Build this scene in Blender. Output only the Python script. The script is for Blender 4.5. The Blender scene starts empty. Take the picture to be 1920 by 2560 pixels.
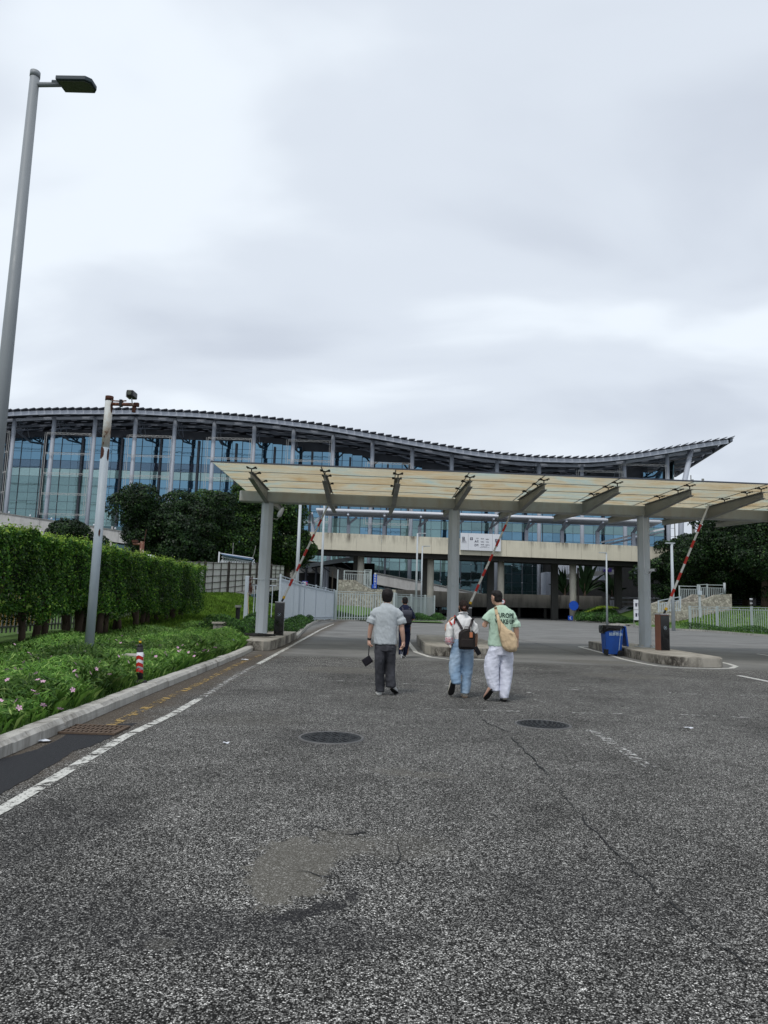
import bpy, bmesh, math, random
import numpy as np
from mathutils import Vector, Matrix
from mathutils.bvhtree import BVHTree
random.seed(7); RNG = np.random.default_rng(11)
S = bpy.context.scene
COL = S.collection

# ------------------------------------------------------------------ camera
FPX, HZ, CAMZ, ROLL = 1780.0, 1512.0, 1.48, 0.03      # focal length and horizon in the photo's pixels (1920 x 2560)
PITCH = math.atan((HZ-1280)/FPX)
_r = Vector((1,0,0)); _u = Vector((0,-math.sin(PITCH),math.cos(PITCH))); _f = Vector((0,math.cos(PITCH),math.sin(PITCH)))
_R = _r*math.cos(ROLL)+_u*math.sin(ROLL); _U = _u*math.cos(ROLL)-_r*math.sin(ROLL)
cam = bpy.data.cameras.new("camera"); camo = bpy.data.objects.new("camera", cam); COL.objects.link(camo)
cam.sensor_fit = 'VERTICAL'; cam.sensor_height = 24.0; cam.lens = 24.0*FPX/2560
cam.clip_end = 6000; cam.clip_start = .05
m3 = Matrix((_R, _U, -_f)).transposed()
camo.matrix_world = Matrix.Translation((0,0,CAMZ)) @ m3.to_4x4()
S.camera = camo
def ray(px, py): return _f*FPX+_R*(px-960)+_U*(1280-py)
def G(px, py, z=0.0):
    d = ray(px,py); t = (z-CAMZ)/d.z; return Vector((d.x*t, d.y*t, z))
def P(px, py, Y):
    d = ray(px,py); t = Y/d.y; return Vector((d.x*t, Y, CAMZ+d.z*t))

# ------------------------------------------------------------------ sky, sun, exposure
SUN_EL, SUN_AZ = math.radians(58), math.radians(205)     # azimuth measured clockwise from +Y
w = bpy.data.worlds.new("World"); S.world = w; w.use_nodes = True
nt = w.node_tree; nt.nodes.clear()
def WN(t, **k):
    n = nt.nodes.new(t)
    for a,b in k.items(): setattr(n,a,b)
    return n
out = WN('ShaderNodeOutputWorld'); bg = WN('ShaderNodeBackground'); bg.inputs[1].default_value = 0.1
sky = WN('ShaderNodeTexSky', sky_type='NISHITA', sun_disc=False, sun_elevation=SUN_EL, sun_rotation=SUN_AZ)
sky.air_density = 1.2; sky.dust_density = 2.5
tc = WN('ShaderNodeTexCoord'); sep = WN('ShaderNodeSeparateXYZ'); nt.links.new(tc.outputs['Generated'], sep.inputs[0])
zc = WN('ShaderNodeMath', operation='MAXIMUM'); nt.links.new(sep.outputs[2], zc.inputs[0]); zc.inputs[1].default_value = 0.0
za = WN('ShaderNodeMath', operation='ADD'); nt.links.new(zc.outputs[0], za.inputs[0]); za.inputs[1].default_value = 0.22
dx = WN('ShaderNodeMath', operation='DIVIDE'); dy = WN('ShaderNodeMath', operation='DIVIDE')
nt.links.new(sep.outputs[0], dx.inputs[0]); nt.links.new(za.outputs[0], dx.inputs[1])
nt.links.new(sep.outputs[1], dy.inputs[0]); nt.links.new(za.outputs[0], dy.inputs[1])
cmb = WN('ShaderNodeCombineXYZ'); nt.links.new(dx.outputs[0], cmb.inputs[0]); nt.links.new(dy.outputs[0], cmb.inputs[1])
mp = WN('ShaderNodeMapping'); mp.inputs['Scale'].default_value = (0.85,1.35,1); mp.inputs['Location'].default_value = (3.1,1.7,0); mp.inputs['Rotation'].default_value=(0,0,.35)
nt.links.new(cmb.outputs[0], mp.inputs[0])
n1 = WN('ShaderNodeTexNoise'); n1.inputs['Scale'].default_value = 1.5; n1.inputs['Detail'].default_value = 5; n1.inputs['Roughness'].default_value = .42; n1.inputs['Distortion'].default_value=.35
nt.links.new(mp.outputs[0], n1.inputs['Vector'])
cr = WN('ShaderNodeValToRGB'); cr.color_ramp.interpolation='EASE'
e = cr.color_ramp.elements; e[0].position=.3; e[0].color=(5.1,5.55,6.3,1); e[1].position=.66; e[1].color=(7.3,7.85,8.45,1)
x = e.new(.5); x.color=(6.1,6.6,7.3,1)
nt.links.new(n1.outputs[0], cr.inputs[0])
mx = WN('ShaderNodeMix', data_type='RGBA'); mx.inputs[0].default_value = .93
nt.links.new(sky.outputs[0], mx.inputs[6]); nt.links.new(cr.outputs[0], mx.inputs[7])
nt.links.new(mx.outputs[2], bg.inputs[0]); nt.links.new(bg.outputs[0], out.inputs[0])
sun = bpy.data.lights.new("sun", 'SUN'); sun.energy = 1.6; sun.angle = math.radians(14); sun.color=(1,.97,.93)
suno = bpy.data.objects.new("sun", sun); COL.objects.link(suno)
sd = Vector((math.sin(SUN_AZ)*math.cos(SUN_EL), math.cos(SUN_AZ)*math.cos(SUN_EL), math.sin(SUN_EL)))
suno.rotation_euler = sd.to_track_quat('Z','Y').to_euler(); suno.location = (0,-20,60)
S.view_settings.view_transform='Standard'; S.view_settings.look='None'; S.view_settings.exposure=0.33; S.view_settings.gamma=1; S.view_settings.use_curve_mapping=False

# ------------------------------------------------------------------ materials
def new_mat(name):
    m = bpy.data.materials.new(name); m.use_nodes = True; t = m.node_tree; t.nodes.clear()
    o = t.nodes.new('ShaderNodeOutputMaterial'); b = t.nodes.new('ShaderNodeBsdfPrincipled'); t.links.new(b.outputs[0], o.inputs[0])
    return m, t, b, o
def nd(t, ty, **k):
    n = t.nodes.new(ty)
    for a,b in k.items():
        if a in ('operation','data_type','feature','blend_type','interpolation_type','noise_dimensions','voronoi_dimensions','distance'): setattr(n,a,b)
    return n
def noise(t, vec, scale, detail=3, rough=.5, dist=0):
    n = t.nodes.new('ShaderNodeTexNoise'); n.inputs['Scale'].default_value=scale; n.inputs['Detail'].default_value=detail; n.inputs['Roughness'].default_value=rough; n.inputs['Distortion'].default_value=dist
    if vec: t.links.new(vec, n.inputs['Vector'])
    return n.outputs[0]
def ramp(t, fac, stops, interp='LINEAR'):
    n = t.nodes.new('ShaderNodeValToRGB'); n.color_ramp.interpolation=interp; e=n.color_ramp.elements
    while len(e) < len(stops): e.new(.5)
    for i,(p,c) in enumerate(stops):
        e[i].position=p; e[i].color=(c if len(c)==4 else (*c,1)) if isinstance(c,(tuple,list)) else (c,c,c,1)
    t.links.new(fac, n.inputs[0]); return n.outputs[0]
def mixc(t, f, a, b, blend='MIX'):
    n = t.nodes.new('ShaderNodeMix'); n.data_type='RGBA'; n.blend_type=blend
    for s,i in ((f,0),(a,6),(b,7)):
        if isinstance(s,(int,float)): n.inputs[i].default_value = s if i==0 else (s,s,s,1)
        elif isinstance(s,(tuple,list)): n.inputs[i].default_value=(*s[:3],1)
        else: t.links.new(s, n.inputs[i])
    return n.outputs[2]
def math_(t, op, a, b=0.0, clamp=False):
    n = t.nodes.new('ShaderNodeMath'); n.operation=op; n.use_clamp=clamp
    for s,i in ((a,0),(b,1)):
        if isinstance(s,(int,float)): n.inputs[i].default_value=s
        else: t.links.new(s, n.inputs[i])
    return n.outputs[0]
def coords(t, scale=(1,1,1), which='pos'):
    if which=='pos': o = t.nodes.new('ShaderNodeNewGeometry').outputs['Position']
    else: o = t.nodes.new('ShaderNodeTexCoord').outputs['Object']
    m = t.nodes.new('ShaderNodeMapping'); m.inputs['Scale'].default_value=scale; t.links.new(o, m.inputs[0]); return m.outputs[0]
def M(name, col, rough=.6, var=.18, scale=3.0, metal=0, bump=0.0, bscale=40, spec=.3, dirt=None, dscale=1.2, damt=.5, stretch=(1,1,1), coat=0):
    m,t,b,o = new_mat(name); v = coords(t, stretch)
    c = mixc(t, noise(t,v,scale,5,.6), tuple(x*(1-var) for x in col), tuple(min(1,x*(1+var)) for x in col))
    if dirt: 
        d = ramp(t, noise(t,coords(t,(1,1,.35)),dscale,6,.65,.3), [(.45,0.),(.72,1.)])
        d = math_(t,'MULTIPLY',d,damt); c = mixc(t,d,c,dirt)
    t.links.new(c, b.inputs['Base Color']); b.inputs['Metallic'].default_value=metal; b.inputs['Specular IOR Level'].default_value=spec
    r = ramp(t, noise(t,v,scale*2.3,4), [(.3,max(0,rough-.1)),(.7,min(1,rough+.1))]); t.links.new(r,b.inputs['Roughness'])
    if coat: b.inputs['Coat Weight'].default_value=coat
    if bump:
        bn = t.nodes.new('ShaderNodeBump'); bn.inputs['Strength'].default_value=bump; bn.inputs['Distance'].default_value=.01
        t.links.new(noise(t,v,bscale,4,.6), bn.inputs['Height']); t.links.new(bn.outputs[0], b.inputs['Normal'])
    return m
def leaf_mat(name, stops, trans=.25, rough=.5):
    m,t,b,o = new_mat(name); g = t.nodes.new('ShaderNodeNewGeometry')
    c = ramp(t, g.outputs['Random Per Island'], stops)
    big = noise(t, coords(t), .9, 3); c = mixc(t, 1.0, c, ramp(t,big,[(.34,.5),(.66,1.5)]), 'MULTIPLY')
    t.links.new(c,b.inputs['Base Color']); b.inputs['Roughness'].default_value=rough; b.inputs['Specular IOR Level'].default_value=.2
    tr = t.nodes.new('ShaderNodeBsdfTranslucent'); t.links.new(c,tr.inputs[0]); ms=t.nodes.new('ShaderNodeMixShader'); ms.inputs[0].default_value=trans
    t.links.new(b.outputs[0],ms.inputs[1]); t.links.new(tr.outputs[0],ms.inputs[2]); t.links.new(ms.outputs[0],o.inputs[0]); return m

def asphalt():
    m,t,b,o = new_mat('asphalt'); g = t.nodes.new('ShaderNodeNewGeometry'); pos=g.outputs['Position']
    s = t.nodes.new('ShaderNodeSeparateXYZ'); t.links.new(pos,s.inputs[0])
    def vor(scale):
        n=t.nodes.new('ShaderNodeTexVoronoi'); n.inputs['Scale'].default_value=scale; n.voronoi_dimensions='2D'; t.links.new(pos,n.inputs['Vector']); 
        q=t.nodes.new('ShaderNodeSeparateColor'); t.links.new(n.outputs['Color'],q.inputs[0]); return q.outputs[0], n.outputs['Distance']
    r1,d1 = vor(150); r2,d2 = vor(92); r3,d3=vor(52)
    stone = ramp(t,r1,[(0,.008),(.35,.022),(.6,.075),(.82,.15),(.93,.25),(1,.38)])
    edge = ramp(t,d1,[(.25,1.),(.62,.25)])
    stone = mixc(t,1.0,stone,edge,'MULTIPLY')
    g2 = ramp(t,r2,[(0,.5),(.5,.92),(.85,1.25),(1,1.6)]); stone = mixc(t,1.0,stone,g2,'MULTIPLY')
    g3 = ramp(t,r3,[(0,.74),(1,1.3)]); stone = mixc(t,1.0,stone,g3,'MULTIPLY')
    stone = mixc(t,1.0,stone,(1.93,1.90,1.80),'MULTIPLY')
    big = noise(t,pos,.38,6,.65,.5); mid = noise(t,pos,2.6,5,.65)
    stone = mixc(t,1.0,stone,ramp(t,big,[(.3,.62),(.5,.96),(.72,1.25)]),'MULTIPLY')
    stone = mixc(t,1.0,stone,ramp(t,mid,[(.3,.8),(.7,1.2)]),'MULTIPLY')
    # worn smooth binder: by patches and beyond the gate line
    fine = noise(t,pos,60,4,.7)
    smooth = mixc(t,fine,(.115,.117,.114),(.21,.21,.203)); smooth=mixc(t,1.0,smooth,ramp(t,noise(t,coords(t,(.55,.9,1)),.55,8,.72,.6),[(.3,.72),(.7,1.28)]),'MULTIPLY')
    tan = mixc(t,fine,(.07,.066,.056),(.15,.142,.122)); tan = mixc(t,.36,mixc(t,1.0,tan,(1.15,1.15,1.15),'MULTIPLY'),stone)
    def ell(cx,cy,rx,ry,soft=.5,amp=.9,ns=3.2):
        a = math_(t,'DIVIDE',math_(t,'SUBTRACT',s.outputs[0],cx),rx); c=math_(t,'DIVIDE',math_(t,'SUBTRACT',s.outputs[1],cy),ry)
        rr = math_(t,'SQRT',math_(t,'ADD',math_(t,'MULTIPLY',a,a),math_(t,'MULTIPLY',c,c)))
        rr = math_(t,'ADD',rr,math_(t,'MULTIPLY',math_(t,'SUBTRACT',noise(t,pos,ns,6,.7),.5),amp*2))
        return ramp(t,rr,[(1-soft*.5,1.),(1+soft*.5,0.)])
    far = math_(t,'ADD',s.outputs[1],math_(t,'MULTIPLY',math_(t,'SUBTRACT',noise(t,coords(t,(.5,1,1)),.5,5,.6),.5),3.0))
    farm = ramp(t,math_(t,'DIVIDE',far,40),[(19.5/40,0.),(20.8/40,1.)])
    col = mixc(t,farm,stone,smooth)
    for (px,py,rx,ry,so,am,st) in ((728,2165,.25,.56,.25,.9,.95),(850,2110,.22,.32,.45,.8,.6),(1000,2115,.42,.32,.9,.9,.35),(985,1930,.2,.14,.5,.7,.5),(1080,1938,.25,.14,.5,.7,.5),(400,2360,.08,.06,.5,.5,.5),(860,1675,1.2,.9,.5,.8,.6),(1500,1655,1.6,.8,.5,.7,.6),(1560,1690,1.2,.7,.6,.8,.5),(620,1800,.9,.6,.9,.9,.22)):
        q=G(px,py); mk=ell(q.x,q.y,rx,ry,so,am,6.5); col=mixc(t,math_(t,'MULTIPLY',mk,st),col,tan)
    dark = mixc(t,fine,(.006,.006,.007),(.03,.03,.033))
    for (px,py,rx,ry,so,am,ns,st) in ((715,2295,.10,.05,.7,1.8,24,.75),(765,2282,.10,.05,.7,1.8,24,.8),(825,2264,.11,.08,.7,1.9,24,.75),(880,2238,.05,.09,.7,1.8,24,.7),(640,2330,.9,.28,1.2,1.0,2.5,.45),(30,2080,.9,1.1,1.3,.9,1.6,.4),(120,2300,.7,.6,1.3,.9,2,.35),(1500,2250,1.0,.7,1.4,.9,1.8,.25),(828,1846,.75,.7,1.0,.5,3,.3)):
        q=G(px,py); col=mixc(t,math_(t,'MULTIPLY',ell(q.x,q.y,rx,ry,so,am,ns),st),col,dark)
    # brownish dirt along the kerb
    kd = math_(t,'ADD',s.outputs[0],math_(t,'MULTIPLY',math_(t,'SUBTRACT',noise(t,pos,1.6,5,.6),.5),1.2))
    col = mixc(t,ramp(t,math_(t,'ABSOLUTE',math_(t,'ADD',kd,3.35)),[(.15,.75),(.75,0.)]),col,(.075,.06,.045))
    t.links.new(col,b.inputs['Base Color']); b.inputs['Roughness'].default_value=.9; b.inputs['Specular IOR Level'].default_value=.08
    bn=t.nodes.new('ShaderNodeBump'); bn.inputs['Strength'].default_value=.5; bn.inputs['Distance'].default_value=.004
    t.links.new(d1,bn.inputs['Height']); bn.invert=True; t.links.new(bn.outputs[0],b.inputs['Normal']); return m
def paint(name,col,wear,scale=9):
    m,t,b,o=new_mat(name); pos=coords(t)
    f=ramp(t,noise(t,pos,scale,8,.72),[(wear-.05,0.),(wear+.03,1.)])
    f2=ramp(t,noise(t,pos,scale*5,4,.7),[(.36,0.),(.44,1.)]); f=math_(t,'MULTIPLY',f,f2)
    t.links.new(mixc(t,noise(t,pos,25,4),tuple(x*.72 for x in col),col),b.inputs['Base Color']); b.inputs['Roughness'].default_value=.8
    tr=t.nodes.new('ShaderNodeBsdfTransparent'); ms=t.nodes.new('ShaderNodeMixShader'); t.links.new(f,ms.inputs[0])
    t.links.new(tr.outputs[0],ms.inputs[1]); t.links.new(b.outputs[0],ms.inputs[2]); t.links.new(ms.outputs[0],o.inputs[0]); return m
def canopy_glass():
    m,t,b,o=new_mat('stained_glass_sheet'); oi=t.nodes.new('ShaderNodeObjectInfo')
    v=t.nodes.new('ShaderNodeVectorMath'); v.operation='ADD'; t.links.new(coords(t,(.34,.5,1)),v.inputs[0])
    cx=t.nodes.new('ShaderNodeCombineXYZ'); t.links.new(math_(t,'MULTIPLY',oi.outputs['Random'],1.2),cx.inputs[2]); t.links.new(cx.outputs[0],v.inputs[1])
    n=noise(t,v.outputs[0],1.25,4,.6,1.3); n2=noise(t,coords(t,(.8,3,1)),1.6,6,.7,.8)
    c=ramp(t,n,[(.33,(.41,.47,.46)),(.43,(.47,.47,.41)),(.50,(.50,.45,.36)),(.6,(.49,.41,.29)),(.74,(.46,.33,.19))])
    c=mixc(t,ramp(t,n2,[(.4,0.),(.7,.55)]),c,(.52,.50,.42))
    tr=t.nodes.new('ShaderNodeBsdfTranslucent'); t.links.new(mixc(t,1.0,c,(1.5,1.5,1.5),'MULTIPLY'),tr.inputs[0]); t.links.new(c,b.inputs['Base Color']); b.inputs['Roughness'].default_value=.12
    tp=t.nodes.new('ShaderNodeBsdfTransparent'); t.links.new(mixc(t,.55,c,(.85,.95,.95)),tp.inputs[0])
    a=t.nodes.new('ShaderNodeMixShader'); a.inputs[0].default_value=.3; t.links.new(tr.outputs[0],a.inputs[1]); t.links.new(b.outputs[0],a.inputs[2])
    f=t.nodes.new('ShaderNodeMixShader'); t.links.new(ramp(t,n2,[(.35,.42),(.7,.12)]),f.inputs[0]); t.links.new(a.outputs[0],f.inputs[1]); t.links.new(tp.outputs[0],f.inputs[2])
    t.links.new(f.outputs[0],o.inputs[0]); return m
def facade_glass(name,base,tint,rough=.03,mixf=.8):
    m,t,b,o=new_mat(name); g=t.nodes.new('ShaderNodeNewGeometry'); r=g.outputs['Random Per Island']
    big=noise(t,coords(t,(1,1,1.6)),.09,3,.5)
    c=mixc(t,1.0,base,ramp(t,r,[(0,.72),(1,1.2)]),'MULTIPLY'); c=mixc(t,1.0,c,ramp(t,big,[(.35,.7),(.65,1.35)]),'MULTIPLY')
    t.links.new(c,b.inputs['Base Color']); b.inputs['Roughness'].default_value=.4; b.inputs['Specular IOR Level'].default_value=.2
    gl=t.nodes.new('ShaderNodeBsdfGlossy'); gl.inputs['Roughness'].default_value=rough; t.links.new(mixc(t,1.0,tint,ramp(t,r,[(0,.85),(1,1.1)]),'MULTIPLY'),gl.inputs[0])
    bn=t.nodes.new('ShaderNodeBump'); bn.inputs['Strength'].default_value=.035; bn.inputs['Distance'].default_value=.3; t.links.new(noise(t,coords(t),.6,2),bn.inputs['Height']); t.links.new(bn.outputs[0],gl.inputs['Normal'])
    ms=t.nodes.new('ShaderNodeMixShader'); ms.inputs[0].default_value=mixf; t.links.new(b.outputs[0],ms.inputs[1]); t.links.new(gl.outputs[0],ms.inputs[2]); t.links.new(ms.outputs[0],o.inputs[0]); return m
def streaked(name,col,streak,amt=.8,sx=1.0,top=None,rough=.85):
    """wall with rain streaks running down; stronger where the noise is high"""
    m,t,b,o=new_mat(name); base=mixc(t,noise(t,coords(t),.8,5,.6),tuple(x*.86 for x in col),tuple(x*1.1 for x in col))
    s1=ramp(t,noise(t,coords(t,(sx,sx,.10*sx)),1.6,6,.7),[(.44,0.),(.64,1.)])
    s2=ramp(t,noise(t,coords(t,(1,1,1)),.35,4),[(.35,.15),(.6,1.)]); f=math_(t,'MULTIPLY',math_(t,'MULTIPLY',s1,s2),amt)
    if top:
        sp=t.nodes.new('ShaderNodeSeparateXYZ'); t.links.new(coords(t),sp.inputs[0])
        hh=ramp(t,math_(t,'SUBTRACT',sp.outputs[2],top),[(0.,.15),(1.,1.)]); f=math_(t,'MULTIPLY',f,hh)
    t.links.new(mixc(t,f,base,streak),b.inputs['Base Color']); b.inputs['Roughness'].default_value=rough
    bn=t.nodes.new('ShaderNodeBump'); bn.inputs['Strength'].default_value=.3; bn.inputs['Distance'].default_value=.01; t.links.new(noise(t,coords(t),18,5,.7),bn.inputs['Height']); t.links.new(bn.outputs[0],b.inputs['Normal']); return m
def mottled(name,col,dark):
    m,t,b,o=new_mat(name); pos=coords(t,(1,1,.6)); c=mixc(t,noise(t,pos,2,5),tuple(x*.8 for x in col),tuple(x*1.15 for x in col))
    f=math_(t,'MULTIPLY',ramp(t,noise(t,pos,1.1,3),[(.34,.1),(.52,1.)]),ramp(t,noise(t,pos,7,7,.75,.4),[(.34,.1),(.56,1.)])); t.links.new(mixc(t,f,c,dark),b.inputs['Base Color']); b.inputs['Roughness'].default_value=.92
    bn=t.nodes.new('ShaderNodeBump'); bn.inputs['Strength'].default_value=.7; bn.inputs['Distance'].default_value=.01; t.links.new(noise(t,pos,22,6,.7),bn.inputs['Height']); t.links.new(bn.outputs[0],b.inputs['Normal']); return m
def rusty(name,col,amt,scale=2.2):
    m,t,b,o=new_mat(name); f=ramp(t,noise(t,coords(t,(1,1,.45)),scale,7,.7,.5),[(amt,0.),(amt+.04,1.)])
    halo=ramp(t,noise(t,coords(t,(1,1,.45)),scale,7,.7,.5),[(amt-.12,0.),(amt+.02,.6)])
    c=mixc(t,noise(t,coords(t,(1,1,.2)),6,5,.7),tuple(x*.82 for x in col),tuple(min(1,x*1.12) for x in col))
    c=mixc(t,halo,c,(.33,.2,.09)); c=mixc(t,f,c,mixc(t,noise(t,coords(t),30,4),(.05,.015,.008),(.16,.05,.02)))
    t.links.new(c,b.inputs['Base Color']); b.inputs['Roughness'].default_value=.6; return m
def stonework(name):
    m,t,b,o=new_mat(name); pos=coords(t); n=t.nodes.new('ShaderNodeTexVoronoi'); n.feature='DISTANCE_TO_EDGE'; n.inputs['Scale'].default_value=4.2; t.links.new(pos,n.inputs['Vector'])
    k=t.nodes.new('ShaderNodeTexVoronoi'); k.inputs['Scale'].default_value=4.2; t.links.new(pos,k.inputs['Vector']); q=t.nodes.new('ShaderNodeSeparateColor'); t.links.new(k.outputs['Color'],q.inputs[0])
    c=ramp(t,q.outputs[0],[(0,(.27,.25,.21)),(.5,(.38,.36,.30)),(1,(.5,.47,.40))]); c=mixc(t,1.0,c,ramp(t,noise(t,pos,3,6,.7),[(.3,.6),(.7,1.2)]),'MULTIPLY')
    c=mixc(t,ramp(t,n.outputs['Distance'],[(.01,.8),(.05,0.)]),c,(.16,.15,.125)); t.links.new(c,b.inputs['Base Color']); b.inputs['Roughness'].default_value=.9
    bn=t.nodes.new('ShaderNodeBump'); bn.inputs['Strength'].default_value=.8; bn.inputs['Distance'].default_value=.05; t.links.new(ramp(t,n.outputs['Distance'],[(0,0.),(.08,1.)]),bn.inputs['Height']); t.links.new(bn.outputs[0],b.inputs['Normal']); return m
def fabric(name,col,var=.12,scale=14,weave=.25,col2=None,mel=0):
    m,t,b,o=new_mat(name); v=coords(t,(1,1,1),'obj')
    c=mixc(t,noise(t,v,scale,5,.65),tuple(x*(1-var) for x in col),tuple(min(1,x*(1+var)) for x in col))
    if col2: c=mixc(t,ramp(t,noise(t,v,3.2,3),[(.42,0.),(.62,1.)]),c,col2)
    if mel: c=mixc(t,ramp(t,noise(t,v,260,3,.8),[(.4,0.),(.62,mel)]),c,tuple(x*.45 for x in col))
    t.links.new(c,b.inputs['Base Color']); b.inputs['Roughness'].default_value=.88; b.inputs['Specular IOR Level'].default_value=.2; b.inputs['Sheen Weight'].default_value=.0
    bn=t.nodes.new('ShaderNodeBump'); bn.inputs['Strength'].default_value=weave; bn.inputs['Distance'].default_value=.004; t.links.new(noise(t,v,scale*2.2,5,.6),bn.inputs['Height']); t.links.new(bn.outputs[0],b.inputs['Normal']); return m
def skin_mat(name,col):
    m,t,b,o=new_mat(name); t.links.new(mixc(t,noise(t,coords(t,which='obj'),22,4),tuple(x*.85 for x in col),tuple(x*1.1 for x in col)),b.inputs['Base Color'])
    b.inputs['Roughness'].default_value=.5; b.inputs['Subsurface Weight'].default_value=.08; b.inputs['Subsurface Scale'].default_value=.01; return m

ASPHALT=asphalt(); WHITE_LINE=paint('worn_white_paint',(.58,.58,.54),.47,6); WHITE_THIN=paint('scuffed_white_paint',(.5,.5,.48),.55,12); YELLOW=paint('worn_yellow_paint',(.36,.24,.07),.545,5)
WHITE_NEW=paint('white_outline_paint',(.6,.6,.57),.3)
NEWASPH=M('fresh_asphalt',(.016,.017,.02),.8,.5,60,bump=.8,bscale=150)
SOIL=M('soil',(.045,.035,.022),.95,.4,6,bump=.6,bscale=20)
FARGROUND=M('concrete_ground',(.16,.16,.15),.9,.3,.4)
CONC=streaked('kerb_concrete',(.40,.39,.36),(.08,.07,.055),.8,2.2)
ISL=mottled('island_concrete',(.34,.32,.275),(.035,.03,.024))
ISLTOP=M('island_top_concrete',(.33,.31,.27),.9,.3,1.4,bump=.4,bscale=25,dirt=(.1,.09,.075),dscale=2.2,damt=.8)
BEIGE=streaked('viaduct_beige_render',(.55,.52,.42),(.075,.065,.05),.95,1.0,top=9.6)
CONCDK=streaked('weathered_concrete',(.23,.225,.20),(.05,.047,.04),.9,.8)
RAMPC=M('ramp_render',(.40,.40,.39),.85,.12,.6,dirt=(.22,.21,.2))
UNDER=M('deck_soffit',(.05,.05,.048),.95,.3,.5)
DARKV=M('recess_shade',(.012,.013,.014),.9,.4,1)  # near-black: the shade of gaps and openings is put into the colour
COLB=M('viaduct_column_paint',(.50,.48,.41),.8,.1,1,dirt=(.25,.24,.2))
COLG=M('grey_column_concrete',(.10,.10,.093),.85,.15,.8)
STEELW=M('pale_blue_grey_steel',(.40,.44,.47),.45,.1,.8,dirt=(.25,.26,.25),damt=.5)
STEELG=M('grey_beam_paint',(.34,.36,.35),.5,.10,.9,dirt=(.25,.2,.12),dscale=2.5,damt=.5)
STEELR=M('rib_grey_paint',(.20,.205,.195),.5,.12,1.2)
TSTEEL=M('terminal_steel',(.36,.39,.45),.5,.1,.4); TDARK=M('terminal_dark_steel',(.06,.068,.085),.6,.2,.3); TCOL=M('terminal_column_paint',(.29,.32,.37),.5,.1,.4); TRUNG=M('pale_lattice',(.40,.40,.39),.6,.2,4)
ROOFP=M('roof_louvre_metal',(.075,.083,.105),.5,.3,.3); SOFFIT=M('soffit_metal',(.15,.17,.21),.6,.3,.3)
GLB=facade_glass('blue_coated_glass',(.02,.055,.09),(.155,.29,.40)); GLG=facade_glass('green_glass_lit_inside',(.15,.25,.235),(.22,.34,.37),mixf=.5); GLA=facade_glass('aqua_spandrel_glass',(.22,.36,.36),(.34,.47,.48),mixf=.5); GLV=facade_glass('violet_grey_glass',(.07,.08,.12),(.11,.18,.25),mixf=.7)  # green panes: the lit interior behind them is painted into their base colour
GLT=facade_glass('dark_teal_glass',(.012,.03,.034),(.09,.15,.17),mixf=.6)
GALV=M('galvanised_pole',(.33,.385,.43),.45,.14,5,dirt=(.45,.44,.4),damt=.4); LAMPG=M('lamp_pole_paint',(.21,.23,.245),.5,.08,2); LAMPD=M('lamp_housing',(.03,.045,.055),.5); LENS=M('lamp_lens',(.075,.085,.07),.3,.2,8)
RUSTW=rusty('rusting_white_paint',(.5,.52,.5),.62); RUSTH=rusty('heavy_rust_paint',(.42,.4,.36),.42,7)
RUSTB=M('bare_rust',(.06,.022,.014),.85,.5,14)
FENCE=M('fence_blue_white_paint',(.40,.45,.50),.5,.08,2); FENCEG=M('fence_pale_paint',(.36,.41,.41),.5,.08,2)
HOARD=M('hoarding_panel',(.48,.48,.44),.7,.12,1.2,dirt=(.22,.2,.17),damt=.5); HFRAME=M('hoarding_frame',(.05,.042,.035),.8,.3,4)
GLASSC=canopy_glass(); BLACK=M('black_plastic',(.012,.012,.014),.4,.2,3); RUBBER=M('black_rubber',(.018,.018,.018),.7,.3,8)
CABF=M('black_gloss_panel',(.006,.006,.007),.12,.2,2,spec=.6); CABS=M('cabinet_brown_side',(.17,.075,.05),.4,.15,3); CABT=M('cabinet_top_steel',(.5,.5,.52),.3,.1,5,metal=.6)
RED=M('barrier_red',(.42,.02,.012),.4,.15,6); ARMW=M('barrier_white',(.58,.58,.55),.45,.12,6); YEL=M('yellow_collar',(.6,.36,.02),.5)
IRON=M('manhole_iron',(.016,.018,.021),.55,.4,30,metal=.4,bump=.4); IRONR=M('rusty_iron',(.10,.07,.05),.8,.4,20)
BLUE=M('bin_blue_plastic',(.014,.09,.42),.45,.18,5,dirt=(.02,.03,.06)); BAGB=M('bin_liner_black',(.01,.01,.011),.22,.3,8)
WHITEP=M('white_panel',(.58,.60,.64),.5,.05,1); INK=M('dark_ink',(.03,.03,.06),.6); WTXT=M('white_print',(.55,.68,.78),.6)
SIGNB=M('sign_blue',(.01,.07,.42),.45); PURPLE=M('purple_sign',(.05,.025,.22),.5); PINK=M('pink_sign',(.55,.03,.12),.5); NAVY=M('navy_sign',(.03,.05,.25),.5)
STONE=stonework('rubble_stone'); BARK=M('bark',(.075,.055,.04),.9,.35,9,bump=.8,bscale=30,stretch=(1,1,.3))
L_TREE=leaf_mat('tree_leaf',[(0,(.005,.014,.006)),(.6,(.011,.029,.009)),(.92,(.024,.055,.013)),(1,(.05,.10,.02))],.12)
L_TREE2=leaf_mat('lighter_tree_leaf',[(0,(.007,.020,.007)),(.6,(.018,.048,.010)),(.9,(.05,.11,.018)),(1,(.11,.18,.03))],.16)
L_HEDGE=leaf_mat('hedge_leaf',[(0,(.014,.044,.010)),(.5,(.042,.12,.017)),(.85,(.105,.24,.03)),(1,(.24,.37,.05))],.25,.38)
L_HTOP=leaf_mat('young_hedge_leaf',[(0,(.07,.15,.02)),(.6,(.17,.28,.035)),(1,(.30,.40,.06))],.35,.45)
L_BED=leaf_mat('bed_blade',[(0,(.04,.105,.02)),(.5,(.095,.21,.035)),(.85,(.17,.32,.06)),(1,(.30,.42,.13))],.4,.45)
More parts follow.
